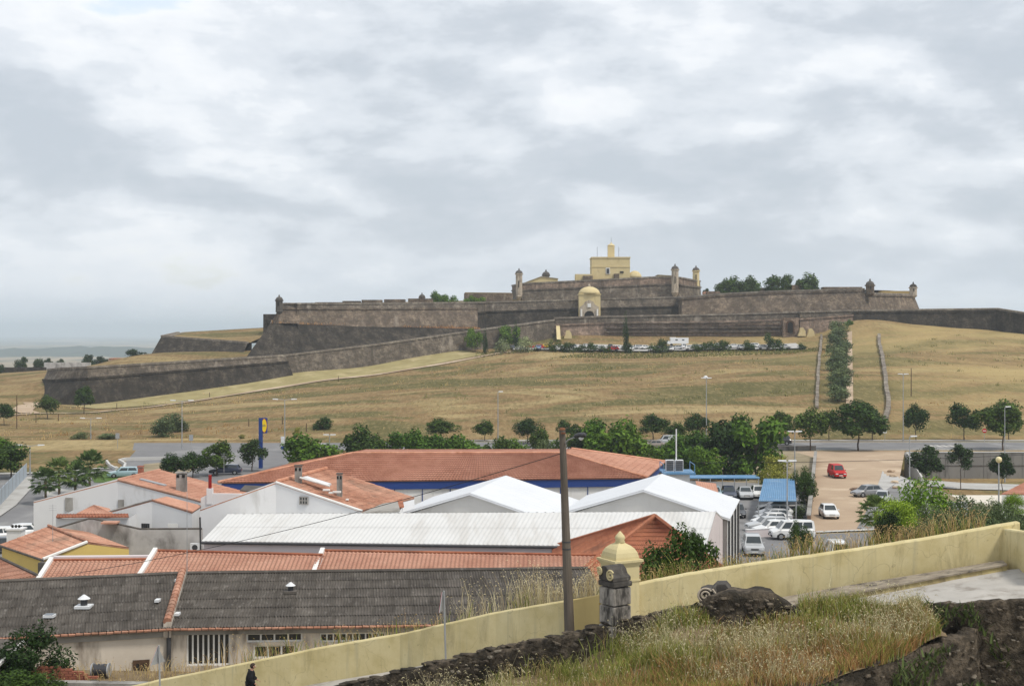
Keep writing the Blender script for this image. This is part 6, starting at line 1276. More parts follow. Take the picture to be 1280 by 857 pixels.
# dense belt behind the supermarket
BG = 'bushes behind the supermarket'
for i, (px, t, b, w, k) in enumerate(((392, 544, 582, 62, 'bright'), (450, 534, 578, 38, 'street'), (470, 546, 580, 44, 'street'), (505, 542, 580, 46, 'bright'), (532, 540, 580, 50, 'bright'), (558, 545, 580, 40, 'bright'), (588, 546, 580, 46, 'bright'), (622, 548, 580, 34, 'street'), (640, 551, 580, 40, 'bright'), (675, 536, 566, 26, 'street'), (684, 550, 578, 24, 'olive'), (715, 540, 580, 40, 'street'), (735, 536, 584, 40, 'dark'), (752, 528, 586, 50, 'bright'), (775, 528, 586, 56, 'bright'), (800, 550, 584, 50, 'street'), (840, 548, 588, 44, 'bright'), (868, 543, 590, 60, 'bright'), (905, 530, 594, 64, 'dark'), (945, 525, 596, 62, 'bright'), (925, 520, 590, 40, 'street'), (884, 560, 598, 36, 'bright'))):
    D = {578: 212, 580: 208, 582: 206, 584: 204, 586: 202, 588: 199, 590: 196, 594: 192, 596: 190, 598: 188, 566: 230}[b]
    BL = {392: 'broad bright green bush hiding a silver car by the flat-headed lamp', 450: 'dark bush next to the broad bright bush at the supermarket', 640: 'bright green bush behind the supermarket between two young street trees', 684: 'small grey green bush behind the supermarket ridge end', 735: 'dark bush right behind the lamp of the concrete pole', 752: 'tall bright green bush rising behind the concrete pole lamp', 775: 'tall bright green bush hiding the white saloon', 840: 'bright green bush behind the plant tower mast', 868: 'broad bright green bush between the plant tower and the dark evergreen', 905: 'big dark evergreen tree above the long carport', 945: 'tallest bright green tree of the belt next to the big dark evergreen', 925: 'small crown peeping over between the dark evergreen and the tallest green tree', 884: 'low bright bush at the back of the long carport', 675: 'mid green bush close under the avenue behind the concrete pole', 800: 'mid green bush below the bronze saloon'}
    tree_px('large_bush' if t > 533 else 'tree', BL.get(px) or {'bright': 'dense bright green bush in the belt behind the supermarket', 'street': 'mid green bush in the belt behind the supermarket', 'dark': 'dark evergreen tree in the belt behind the supermarket', 'olive': 'grey green bush in the belt behind the supermarket'}[k], 'bush', px, t, 0, w, k, D, BG, .02)
for px, t, w, D, k, lab in ((969, 571, 38, 172, 'yellow', 'yellow green bush behind the blue carport'), (966, 585, 36, 168, 'yellow', 'lower yellow green bush touching the blue carport'), (1004, 588, 28, 163, 'neargreen', 'round dark green bush against the brown lot wall'), (999, 631, 18, 150, 'olive', 'low scrubby bush beside the lamp in the car yard'), (1001, 655, 24, 122, 'neargreen', 'young green shrub hiding part of the white minibus')): tree_px('bush', lab, 'bush', px, t, 0, w, k, D, 'bushes round the car yard', .0)
# right: lime tree and olives beyond the yellow wall
tree_px('lime_green_tree', 'big feathery lime green tree beyond the yellow wall', 'tree', 1158, 604, 0, 92, 'lime', 100, None, .05); tree_px('lime_green_tree', 'lower lime green bush against the big lime tree', 'bush', 1120, 625, 0, 50, 'lime', 97, None, 0); tree_px('bush', 'dark bush between the palm and the lime green tree', 'bush', 1112, 640, 0, 34, 'near', 95, None, 0)
for px, t, w, D in ((1172, 634, 46, 84), (1198, 624, 54, 86), (1225, 628, 46, 83), (1246, 632, 42, 80), (1268, 637, 46, 78), (1290, 640, 46, 78), (1150, 652, 46, 72), (1185, 650, 54, 70), (1220, 648, 54, 68), (1255, 644, 54, 66)): tree_px('olive_tree', 'grey green olive bush in the thicket behind the right end of the yellow wall', 'tree', px, t, 0, w, 'nearolive', D, 'olive thicket behind the wall', 0)
tree_px('bush', 'fresh green shrub at the right picture edge below the red roof', 'bush', 1268, 618, 0, 26, 'lime', 100, None, 0)
tree_px('bush', 'glossy green bush over the yellow wall beside the domed pier', 'bush', 850, 670, 0, 104, 'neargreen', 50, None, 0)
tree_px('bush', 'leggy shoots rising from the green bush by the hangar', 'bush', 868, 664, 0, 26, 'neargreen', 51, None, 0)
tree_px('tree', 'dense dark tree in the lower left corner before the warehouse', 'tree', 33, 788, 0, 92, 'near', 55.5, None, .15); tree_px('bush', 'low glossy bush under the dark corner tree', 'bush', 30, 838, 0, 84, 'neargreen', 53.5, None, 0)
# olive row on the slope
for i in range(10):
    t = i / 9; py = lerp(497, 413, t ** .92); px = lerp(1049, 1047, t) + (i % 2) * 1.2; D = solveD(px, py + 5, 280, 468); w = lerp(29, 23, t)
    x = X(px, D); tree('olive_tree', 'clipped round olive tree in the row climbing the hill to the fortress', 'tree', (x, D, tz(x, D) - .05), w / F * D * .70, w / 2 / F * D * 1.05, 'olive', 'olive row on the slope', .08)
# car park hedge, cypresses, oleanders
for px, w, h in ((693, 17, 15), (712, 20, 13), (727, 14, 11), (738, 16, 13), (757, 13, 10), (784, 13, 14), (822, 22, 13), (829, 16, 18), (874, 16, 11), (884, 14, 13), (896, 18, 14), (906, 17, 14), (935, 19, 14), (938, 12, 8), (961, 14, 23), (973, 17, 15), (1002, 14, 9)):
    D = 441.5; x = X(px, D); tree('hedge_bush', 'low dark bush along the front edge of the hill car park', 'bush', (x, D, tz(x, D) - .2), h / F * D, w / 2 / F * D, 'hedge', 'bushes edging the car park', 0)
for px, w, h, lab in ((629, 22, 17, 'pale flowering oleander at the path end of the car park'), (657, 22, 19, 'pale flowering oleander beside the parked red car')): D = 440; x = X(px, D); tree('oleander', lab, 'bush', (x, D, tz(x, D) - .2), h / F * D, w / 2 / F * D, 'oleander', None, 0)
for px, t, D, w, lab in ((782.5, 393.5, 441, 7.5, 'tall slim cypress standing in front of the fortress wall'), (645, 404, 452, 6, 'slim cypress between the two oleanders'), (606.5, 413, 440, 7, 'short cypress beside the path end')):
    x = X(px, D); z = tz(x, D); h = Z(t, D) - z; o = thing('cypress', lab, 'tree', (x, D, z - .1), 0, 'cypresses below the fortress'); mesh_obj('crown', CR['cypress', 0], o, (0, 0, h / 2), (w / 2 / F * D, w / 2 / F * D, h / 2)); mesh_obj('trunk', TR[0], o, (0, 0, 0), (2, 2, h * .5))
for px, t, D, w, lab in ((594, 412, 446, 20, 'leafy tree against the climbing outer wall'), (637, 408, 455, 26, 'leafy tree behind the slim cypress')): tree_px('tree', lab, 'tree', px, t, 0, w, 'bright', D, None, .25)
# trees on the ramparts and beyond
def top_tree(px, t, b, w, D, k, lab, grp=None): x = X(px, D); return tree('tree', lab, 'tree', (x, D, Z(b, D) - 2.0), Z(t, D) - Z(b, D) + 2.0, w / 2 / F * D, k, grp, 0)
for px, t, b, w in ((907, 350, 366, 20), (920, 348, 366, 24), (938, 347, 366, 26), (972, 346, 363, 28), (984, 344, 363, 14), (1010, 344, 362, 30)): top_tree(px, t, b, w, 512, 'street', 'broad dark tree growing on top of the right bastion', 'trees on the right bastion')
for px, t, b, w in ((549, 365.5, 379, 18), (561, 369, 379, 20), (585, 371, 379, 16), (598, 372, 379, 14)): top_tree(px, t, b, w, 505, 'bright', 'green bush growing on the left bastion parapet', 'bushes on the left bastion')
top_tree(1061, 400, 412, 10, 470, 'bright', 'green bush at the top of the path by the olive row')
for px, t, b, w, D in ((27, 447, 462, 16, 590), (48, 449, 462, 14, 590), (-2, 453, 472, 12, 520), (60, 448, 458, 10, 620), (76, 449, 458, 10, 620), (110, 444, 460, 18, 585), (124, 446, 460, 16, 588), (133, 449, 460, 10, 588), (171, 437.5, 448, 26, 520), (883, 361, 370, 8, 540)): top_tree(px, t, b, w, D, 'dark', 'dark distant tree on the crest beyond the fortress walls', 'trees on the far crest')
# palms
def palm_meshes():
    r = random.Random(4); m = MB()
    for i in range(34):
        a = i * 2.399; el = lerp(1.25, -.75, (i / 33) ** .9); d = Vector((math.cos(a) * math.cos(el), math.sin(a) * math.cos(el), math.sin(el))); L = r.uniform(.5, .62); side = d.cross(Vector((0, 0, 1))).normalized(); up = side.cross(d)
        c = d * L; m.tube((0, 0, 0), c, .012, .008, 4)
        for j in range(15):
            f = (j - 7) / 7 * 1.25; ld = (d * math.cos(f) + side * math.sin(f) + up * .12).normalized(); Lf = r.uniform(.38, .5); e = c + ld * Lf - Vector((0, 0, .13 * Lf + (.12 if abs(f) > .8 else 0))); md = c + ld * Lf * .55; w = side * math.cos(f) * .045 - d * math.sin(f) * .045
            m.face([c, md - w, e, md + w])
    fr = m.mesh('fronds', M['leaf_palm']); m = MB(); m.lathe([(.17, -.1), (.14, .2), (.115, .5), (.12, .8), (.15, .95), (.10, 1.02)], n=10); return fr, m.mesh('trunk', M['trunk_palm'], smooth=True)
PFR, PTR = palm_meshes()
for px, t, b, w, lab, D in ((57, 588, 630, 32, 'shortest fan palm with drooping leaves by the left street', None), (74, 576, 624, 32, 'slender fan palm second from the left street', None), (94, 581, 618, 32, 'stout young fan palm between two taller palms', None), (112, 568, 612, 38, 'tallest fan palm with broad crown behind the big white house', None), (1095, 624, 672, 40, 'single fan palm beside the lime green tree', 112)):
    D = D or H * F / (b - HY); x = X(px, D); z = tz(x, D); R_ = w / 2 / F * D; h = Z(t, D) - z - R_ * .85; o = thing('fan_palm', lab, 'palm tree', (x, D, z), random.Random(px).uniform(0, 6), 'fan palms'); mesh_obj('fronds', PFR, o, (0, 0, h), R_ * 1.35); mesh_obj('trunk', PTR, o, (0, 0, 0), (1.2, 1.2, h))

# ------------------------------------------------------------------ cars
def car(label, color, kind, loc, rz, group=None, cat='car'):
    """x forward; built from cross sections: body, glass, wheels, lamps"""
    P = {  # length, width, belt height, roof height, stations: bonnet end, screen top, roof end, tail bottom
        'hatch': dict(L=3.95, w=1.70, belt=.88, roof=1.46, hood=.72, x=(1.02, .42, -1.35, -1.80)), 'sedan': dict(L=4.45, w=1.74, belt=.90, roof=1.42, hood=.76, x=(1.10, .45, -.95, -1.60)),
        'estate': dict(L=4.55, w=1.76, belt=.92, roof=1.46, hood=.78, x=(1.10, .50, -1.75, -2.10)), 'suv': dict(L=4.35, w=1.82, belt=1.05, roof=1.72, hood=.98, x=(1.05, .55, -1.75, -2.05)),
        'van': dict(L=4.3, w=1.76, belt=1.05, roof=1.82, hood=.95, x=(1.25, .70, -1.98, -2.08)), 'minibus': dict(L=4.35, w=1.75, belt=1.05, roof=1.86, hood=.95, x=(1.55, .9, -2.02, -2.12))}[kind]
    L, w, belt, roof, hood = P['L'], P['w'], P['belt'], P['roof'], P['hood']; xb, xt, xr, xe = P['x']; o = thing({'van': 'van', 'minibus': 'minibus', 'suv': 'suv'}.get(kind, 'car'), label, cat, loc, rz, group); pm = M['paint_' + color]; h = L / 2
    prof = [(h, .42, hood * .72), (h - .06, .30, hood * .88), (h - .35, .26, hood * .97), (xb, .26, belt * .985), (0, .26, belt), (xe + .2, .26, belt * 1.02), (-h + .1, .30, belt * (.98 if kind != 'sedan' else 1.0)), (-h, .42, belt * .82)]
    m = MB(); rg = []
    for i, (x, z0, z1) in enumerate(prof):
        k = .86 if i in (0, len(prof) - 1) else (.95 if i in (1, len(prof) - 2) else 1.0); y = w / 2 * k; zm = lerp(z0, z1, .45)
        rg.append([(x, -y * .93, z0), (x, -y, zm), (x, -y * .99, lerp(z0, z1, .85)), (x, -y * .90, z1), (x, y * .90, z1), (x, y * .99, lerp(z0, z1, .85)), (x, y, zm), (x, y * .93, z0)])
    for a, b in zip(rg, rg[1:]): [m.face([a[i], a[(i + 1) % 8], b[(i + 1) % 8], b[i]]) for i in range(8)]
    m.face(rg[0]); m.face(rg[-1][::-1])
    bw, tw_ = w / 2 * .9, w / 2 * .72      # cabin
    lo = [(xb, -bw, belt * .97), (xb, bw, belt * .97), (xe, bw, belt), (xe, -bw, belt)]; hi = [(xt, -tw_, roof - .05), (xt, tw_, roof - .05), (xr, tw_, roof - .06), (xr, -tw_, roof - .06)]; mid = [((xt + xr) / 2, -tw_ * .92, roof), ((xt + xr) / 2, tw_ * .92, roof)]
    m.face([lo[0], lo[1], hi[1], hi[0]]); m.face([lo[1], lo[2], hi[2], hi[1]]); m.face([lo[2], lo[3], hi[3], hi[2]]); m.face([lo[3], lo[0], hi[0], hi[3]]); m.face([hi[0], hi[1], mid[1], mid[0]]); m.face([mid[0], mid[1], hi[2], hi[3]]); m.face([hi[0], mid[0], hi[3]]); m.face([hi[1], hi[2], mid[1]])
    body = m.build('body', pm, o, smooth=False, world=False)
    def pane(name, q, u0, u1, v0, v1, out):
        a, b, c, d = [Vector(p) for p in q]; f = lambda u, v: a.lerp(b, u).lerp(d.lerp(c, u), v); n = (b - a).cross(d - a).normalized(); cen = (a + b + c + d) / 4
        if n.dot(cen - Vector((0, 0, cen.z))) < 0: n = -n
        mm = MB(); mm.slab([f(u0, v0) + n * .004, f(u1, v0) + n * .004, f(u1, v1) + n * .004, f(u0, v1) + n * .004], n * out); mm.build(name, M['car_glass'], o, world=False)
    pane('windscreen', (lo[0], lo[1], hi[1], hi[0]), .07, .93, .10, .93, .012); pane('rear_window', (lo[2], lo[3], hi[3], hi[2]), .10, .90, .14, .90, .012)
    for s, q in ((1, (lo[1], lo[2], hi[2], hi[1])), (-1, (lo[0], lo[3], hi[3], hi[0]))):
        if kind == 'van': ws = ((.08, .36),)
        elif kind in ('minibus',): ws = ((.06, .30), (.34, .62), (.66, .93))
        else: ws = ((.10, .47), (.51, .90))
        for u0, u1 in ws: pane('side_window', q, u0, u1, .14, .88, .012)
    for sx in (1, -1):
        for sy in (1, -1):
            x, y, r = sx * L * .30, sy * (w / 2 - .10), .31 if kind not in ('suv', 'minibus') else .35
            mm = MB(); mm.tube((x, y - .10, r), (x, y + .10, r), r, n=16); wl = mm.build('wheel', M['tyre'], o, world=False); mm = MB(); mm.tube((x, y + sy * .09, r), (x, y + sy * .112, r), r * .62, r * .56, 12); mm.build('rim', M['rim'], wl, world=False)
            mm = MB(); mm.tube((x, sy * (w / 2 - .05), r + .02), (x, sy * (w / 2 - .012), r + .02), r * 1.16, n=16); mm.build('wheel_arch', M['trim_black'], o, world=False)
            mm = MB(); mm.box((sx * (h - .03), sy * w * .32, hood * (.70 if sx > 0 else .82)), (.12, w * .2, .14 if sx > 0 else .2)); mm.build('headlight' if sx > 0 else 'tail_light', M['headlight' if sx > 0 else 'taillight'], o, world=False)
    for sx in (1, -1):
        mm = MB(); mm.box((sx * (h - .02), 0, .42), (.14, w * .84, .17)); mm.build('bumper', pm if color not in ('white',) or kind != 'minibus' else M['trim_black'], o, world=False); mm = MB(); mm.box((sx * (h + .055), 0, .45), (.02, .5, .11)); mm.build('number_plate', M['plate'], o, world=False)
    mm = MB(); mm.box((h - .02, 0, hood * .70), (.1, w * .38, .12)); mm.build('grille', M['trim_black'], o, world=False)
    for sy in (1, -1): mm = MB(); mm.box((xb - .25, sy * (w / 2 + .06), belt + .05), (.1, .16, .12)); mm.build('wing_mirror', pm, o, world=False)
    return o
def car_at(px, pyb, *a, z=0.0, **k): g = G(px, pyb, z); return g
def put(px, pyb, label, color, kind, deg, group=None, cat='car', z=0.03): g = G(px, pyb, z); return car(label, color, kind, (g.x, g.y, z), R(deg), group, cat)
put(1046, 596, 'red panel van with high roof facing the viewer on the dirt lot', 'red', 'van', -88, cat='van'); put(1084, 620, 'dark grey hatchback parked crosswise on the dirt lot', 'grey', 'hatch', 200); put(1103, 628, 'pale silver car half hidden by the palm on the dirt lot', 'silver', 'hatch', -110); put(1036, 646, 'white hatchback facing the viewer low on the dirt lot', 'white', 'hatch', -92)
put(990, 673, 'white minibus parked broadside at the corner of the car yard', 'white', 'minibus', 183, cat='minibus'); put(941, 691, 'silver off-road car facing the viewer on the yard road', 'silver', 'suv', -95); put(1045, 699, 'white van roof showing just above the yellow wall', 'white', 'van', 88, cat='van')
for i, (px, py, c, k, lab) in enumerate(((972, 640, 'dark', 'estate', 'dark estate car, first of the row under the blue carport edge'), (968, 646.5, 'white', 'hatch', 'white hatchback parked beside the dark estate in the row'), (966, 652, 'silver', 'hatch', 'silver hatchback in the middle of the parked row'), (963, 657, 'white', 'hatch', 'white hatchback with red lamps in the parked row'), (960, 662.5, 'silver', 'estate', 'silver estate behind the low white wall'), (966, 667, 'white', 'hatch', 'white hatchback right behind the low white wall'))): put(px, py, lab, c, k, 184 + i, 'cars parked in a row in the yard')
for px, py, c, k, lab in ((911, 622, 'navy', 'hatch', 'dark blue hatchback under the long carport'), (931, 622, 'silver', 'sedan', 'silver saloon under the long carport'), (948, 621, 'white', 'hatch', 'white hatchback under the long carport next to the blue roof'), (893, 622, 'teal', 'hatch', 'pale teal hatchback under the long carport'), (921, 645, 'dark', 'hatch', 'dark car close to the hangar side wall')): put(px, py, lab, c, k, -93, 'cars round the car yard')
for px, D, c, k, a, lab in ((818, 240.5, 'bronze', 'sedan', 180, 'bronze saloon driving on the avenue'), (834, 247, 'silver', 'van', 180, 'silver van behind the bronze saloon on the avenue'), (770, 241, 'white', 'sedan', 180, 'white saloon on the avenue hidden by bushes'), (974, 247.5, 'dark', 'suv', 172, 'dark car on the avenue behind the trees'), (925, 241, 'silver', 'sedan', 180, 'silver saloon on the avenue behind the dark trees'), (397, 232, 'silver', 'estate', 180, 'silver car behind the big green bush')): car(lab, c, k, (X(px, D), D, .03), R(a), 'cars on the avenue')
put(282, 592.5, 'dark blue estate car on the left road', 'navy', 'estate', 186); put(155, 596, 'teal grey car beside the curved parapet', 'teal', 'estate', 195); put(8, 676, 'white car parked on the left street', 'white', 'hatch', 30); put(34, 672, 'white car parked beside the chimney block', 'white', 'hatch', 20); put(4, 690, 'dark car at the left edge behind the yellow house', 'dark', 'hatch', 25)
CG = 'cars in the hill car park'
for i, (px, c, k, a) in enumerate(((640, 'dark', 'hatch', -60), (651, 'silver', 'hatch', -70), (664, 'red', 'hatch', 5), (672, 'blue', 'estate', 100), (676, 'red', 'hatch', 0), (685.5, 'yellow', 'hatch', -10), (704, 'white', 'hatch', -80), (745, 'white', 'hatch', 20), (763, 'dark', 'hatch', -90), (766, 'red', 'hatch', 190), (772, 'white', 'sedan', 15), (800, 'silver', 'estate', 12), (815, 'white', 'hatch', -80), (846, 'silver', 'hatch', 190), (855, 'white', 'hatch', -85), (864, 'white', 'estate', 10), (875, 'silver', 'hatch', -80), (899, 'white', 'hatch', 0), (907, 'silver', 'hatch', -80), (918, 'white', 'sedan', 0), (945, 'white', 'estate', 0), (955, 'silver', 'hatch', 0), (718, 'silver', 'hatch', -80), (733, 'white', 'sedan', 8), (752, 'silver', 'hatch', -85), (788, 'white', 'hatch', -80), (807, 'white', 'sedan', 10), (838, 'white', 'hatch', -85), (869, 'dark', 'hatch', -80), (889, 'silver', 'sedan', 5), (926, 'silver', 'hatch', -85), (935, 'white', 'hatch', 0), (967, 'white', 'sedan', 0), (981, 'silver', 'hatch', 5))):
    D = 444.2 + (i % 3) * 3.0; x = X(px, D); car({'dark': 'dark', 'silver': 'silver', 'red': 'bright red', 'blue': 'blue', 'yellow': 'yellow', 'white': 'white'}[c] + {'hatch': ' hatchback', 'estate': ' estate car', 'sedan': ' saloon'}[k] + ' in the car park below the fortress', c, k, (x, D, tz(x, D) + .58), R(a), CG)
rvx = X(849, 456); rv = thing('camper_van', 'boxy white camper van in the car park below the fortress', 'camper van', (rvx, 456, tz(rvx, 456) + .56))
m = MB(); m.box((0, 0, 1.75), (6.0, 2.2, 2.0)); m.box((-2.2, 0, 2.6), (1.9, 2.15, .6)); m.build('body', M['paint_white'], rv, world=False); m = MB(); m.box((-3.6, 0, 1.1), (1.2, 2.0, 1.1)); m.build('cab', M['paint_white'], rv, world=False); m = MB(); m.box((-4.0, 0, 1.7), (.5, 1.8, .5)); m.build('windscreen', M['car_glass'], rv, world=False)
for x in (-1.0, 1.2): m = MB(); m.box((x, -1.11, 2.0), (.8, .03, .4)); m.build('side_window', M['car_glass'], rv, world=False)
for x in (-2.6, 1.9):
    for y in (-1.0, 1.0): m = MB(); m.tube((x, y - .12, .36), (x, y + .12, .36), .36, n=14); m.build('wheel', M['tyre'], rv, world=False)

# ------------------------------------------------------------------ lamps, signs, posts
def lamp(label, px, pyt, D, arms=1, style='arm', group='street lamps', pyb=None):
    x = X(px, D); z = tz(x, D); top = Z(pyt, D); o = thing('street_lamp', label, 'street lamp', (x, D, z), 0, group); h = top - z
    m = MB(); m.tube((0, 0, -.1), (0, 0, h), .10, .055, 8); m.build('post', M['steel'], o, world=False); m = MB(); m.tube((0, 0, 0), (0, 0, .9), .13, n=8); m.build('base', M['steel'], o, world=False)
    if style == 'globe': m = MB(); m.lathe([(.05, 0), (.22, .12), (.27, .3), (.22, .48), (.05, .56)], (0, 0, h - .1), 14); m.build('globe', M['lamp_yellow'], o, smooth=True, world=False); return o
    for s in ((1,) if arms == 1 else (-1, 1)):
        r = .22 if style == 'flat' else 1.25; m = MB(); m.tube((0, 0, h - .02), (s * r, 0, h + (.12 if style != 'flat' else .02)), .04, n=6); m.build('arm', M['steel'], o, world=False)
        m = MB(); w_ = .75 if style == 'flat' else .8; m.hexa([(s * r - .1 * s, -.17, h + .02), (s * (r + w_), -.13, h + .08), (s * (r + w_), .13, h + .08), (s * r - .1 * s, .17, h + .02)][::s], [(s * r - .1 * s, -.15, h + .2), (s * (r + w_), -.1, h + .2), (s * (r + w_), .1, h + .2), (s * r - .1 * s, .15, h + .2)][::s]); m.build('lamp_head', M['lamp_white'], o, world=False)
    return o
lamp('twin-armed street lamp by the sign board at the junction', 356, 499.5, 232, 2); lamp('twin-armed street lamp on the left slope verge', 113.5, 523, 262, 2); lamp('twin-armed street lamp by the left street palms', 37.5, 557, 196, 2); lamp('tall twin-armed street lamp behind the roundabout parapet', 227.5, 501, 240, 2)
lamp('lamp post with single head on the avenue verge near the dark trees', 883, 473, 255, 2, 'flat'); lamp('flat-headed street lamp beside the bushes above the supermarket', 412, 544, 215, 2, 'flat'); lamp('flat-headed lamp standing in the row of parked cars', 984, 577, 143, 2, 'flat'); lamp('flat-headed lamp between the trees above the carport', 993.5, 540, 186, 2, 'flat'); lamp('tall lamp post on the near kerb above the retaining wall', 1256, 509, 222, 1, 'flat')
lamp('tall slim lamp post on the verge by the stone wall foot', 1129, 468, 254, 2, 'flat'); lamp('globe lamp on a thin post among the olive bushes', 1248.5, 577, 118, 1, 'globe'); lamp('plain grey post by the concrete wing wall', 1137, 546, 178, 1, 'flat'); lamp('slim lamp post on the hillside edge of the avenue', 622.5, 490, 258, 1, 'flat')
# supermarket pole sign
D = 205; x = X(328, D); sg = thing('pole_sign', 'tall blue pole sign with round yellow emblem', 'sign', (x, D, 0)); zt = Z(522, D); zb_ = Z(541, D)
m = MB(); m.box((X(326, D), D, zt / 2), (.55, .5, zt)); m.build('pole', M['blue_fascia'], sg)
m = MB(); m.box((X(329.6, D), D + .05, (zt + zb_) / 2), (X(333.8, D) - X(325.2, D), .5, zt - zb_)); pn = m.build('panel', M['blue_fascia'], sg); cx, cz = X(330.6, D), (zt + zb_) / 2
pmat('sign_yellow', (0.86, 0.62, 0.02), (0.82, 0.58, 0.02), 2, .5)
for nm, mt, sx, sz, yy in (('red_ring', 'paint_red', .40, 1.06, -.215), ('emblem_disc', 'sign_yellow', .36, .98, -.235)):
    m = MB(); m.slab([(cx + sx * math.cos(a), D + yy, cz + sz * math.sin(a)) for a in np.linspace(0, 2 * math.pi, 28, endpoint=False)], (0, .03, 0)); m.build(nm, M[mt], pn)
fc = bpy.data.curves.new('lettering', 'FONT'); fc.body = 'LIDL'; fc.size = .42; fc.align_x = 'CENTER'; fc.align_y = 'CENTER'; fc.extrude = .006; to = bpy.data.objects.new('lettering', fc); COL.objects.link(to); to.rotation_euler = (R(90), 0, 0); to.scale = (.62, 1, 1)
bpy.context.view_layer.update(); lme = bpy.data.meshes.new_from_object(to); bpy.data.objects.remove(to); lme.materials.clear(); lme.materials.append(M['blue_fascia']); lo_ = mesh_obj('lettering', lme, pn, Vector((cx, D - .25, cz)) - sg.location); lo_.rotation_euler = (R(90), 0, 0); lo_.scale = (.62, 1, 1)
# direction board
D = 232; x = X(353.5, D); bd = thing('direction_board', 'white and blue stacked direction board on a post by the junction', 'sign', (x, D, 0)); m = MB(); m.tube((x, D, 0), (x, D, Z(546, D)), .07); m.build('post', M['steel'], bd)
for py, mt in ((547, 'lamp_white'), (551, 'lamp_white'), (555, 'lamp_white'), (559.5, 'blue_fascia')): m = MB(); m.box((x, D - .1, Z(py, D)), (.62, .06, .5)); m.build('board', M[mt], bd)
# no-entry sign on the avenue
D = 253.5; x = X(1230.5, D); ne = thing('no_entry_sign', 'round red no entry sign on a thin post beside the avenue', 'traffic sign', (x, D, 0)); m = MB(); m.tube((x, D, 0), (x, D, Z(535, D)), .04); m.build('post', M['steel'], ne); m = MB(); m.tube((x, D - .05, Z(538, D)), (x, D - .09, Z(538, D)), .42, n=20); pl = m.build('plate', M['paint_red'], ne); m = MB(); m.box((x, D - .1, Z(538, D)), (.6, .02, .14)); m.build('bar', M['paint_white'], pl)
for px, D, lab in ((1106, 254, 'small white road sign at the foot of the right stone wall'), (239, 236, 'grey road sign panel behind the roundabout'), (147, 240, 'grey road sign back beside the left slope')): x = X(px, D); s = thing('road_sign', lab, 'traffic sign', (x, D, 0)); m = MB(); m.tube((x, D, 0), (x, D, 2.6), .04); m.build('post', M['steel'], s); m = MB(); m.box((x, D - .06, 2.2), (.7, .03, 1.0)); m.build('plate', M['steel'] if px < 1000 else M['paint_white'], s)
# wooden posts on the slope
for i, (px, py, h) in enumerate(((21, 535, 7.0), (45, 528, 1.7), (73, 526, 1.6), (146, 511, 1.6), (311, 533, 1.7), (353, 530, 1.7), (383, 539, 1.7), (423, 477, 1.7), (262, 497, 1.5), (1139, 495, 6.5))):
    D = solveD(px, py, 262, 440); x = X(px, D); o = MB(); z = tz(x, D); o.tube((x, D, z - .2), (x, D, z + h), .11, .08, 6); q = o.build('wooden_post', M['wood_dark'], loc=(x, D, z)); tag(q, ('tall bare wooden pole on the slope' if h > 3 else 'short wooden marker post on the dry hillside'), 'post', 'wooden posts on the slope')
# thin aerial mast on the warehouse roof
p = onroof(234, .98); o = MB(); o.tube(p, p + Vector((0, 0, 4.9)), .022, .012, 6); q = o.build('aerial_mast', M['steel'], loc=p); tag(q, 'thin tall aerial mast rising from the warehouse fire wall', 'mast')
for px, py, D, h, lab in ((280, 560, 104, 1.5, 'small television aerial on the chimneyed house'), (66, 640, 88, 2.6, 'thin wire mast by the hoarding')):
    p = W(px, py + 40 if px < 100 else py + 30, D); o = MB(); o.tube(p, p + Vector((0, 0, h)), .02, .012, 5); [o.tube(p + Vector((-.25, 0, h - .1 - j * .15)), p + Vector((.25, 0, h - .1 - j * .15)), .01, n=4) for j in range(3)]; tag(o.build('aerial', M['steel'], loc=p), lab, 'aerial')
# litter bag on the hillside, debris by the lot
D = solveD(882, 473); p = T(882, D, .3); m = MB(); m.lathe([(.3, -.3), (.6, 0), (.45, .35), (.1, .5)], p, 9); tag(m.build('litter_bag', M['lamp_white'], loc=p), 'small white plastic bag lying on the dry grass', 'bag')
for i, (px, py) in enumerate(((1068, 613), (1116, 596), (1118, 604), (1114, 590), (1120, 611))):
    g = G(px, py); bmx = bmesh.new(); bmesh.ops.create_icosphere(bmx, subdivisions=2, radius=.5); rq = random.Random(i)
    for v in bmx.verts: v.co *= 1 + rq.uniform(-.3, .2); v.co.z *= .6
    me = bpy.data.meshes.new('boulder'); bmx.to_mesh(me); bmx.free(); me.materials.append(M['rail_brown'] if i == 0 else M['bare_earth']); o = mesh_obj('boulder', me, None, (g.x, g.y, .2), (1.2, .8, .8)); tag(o, 'lump of earth and stone dumped at the edge of the dirt lot', 'rock', 'rubble on the dirt lot')

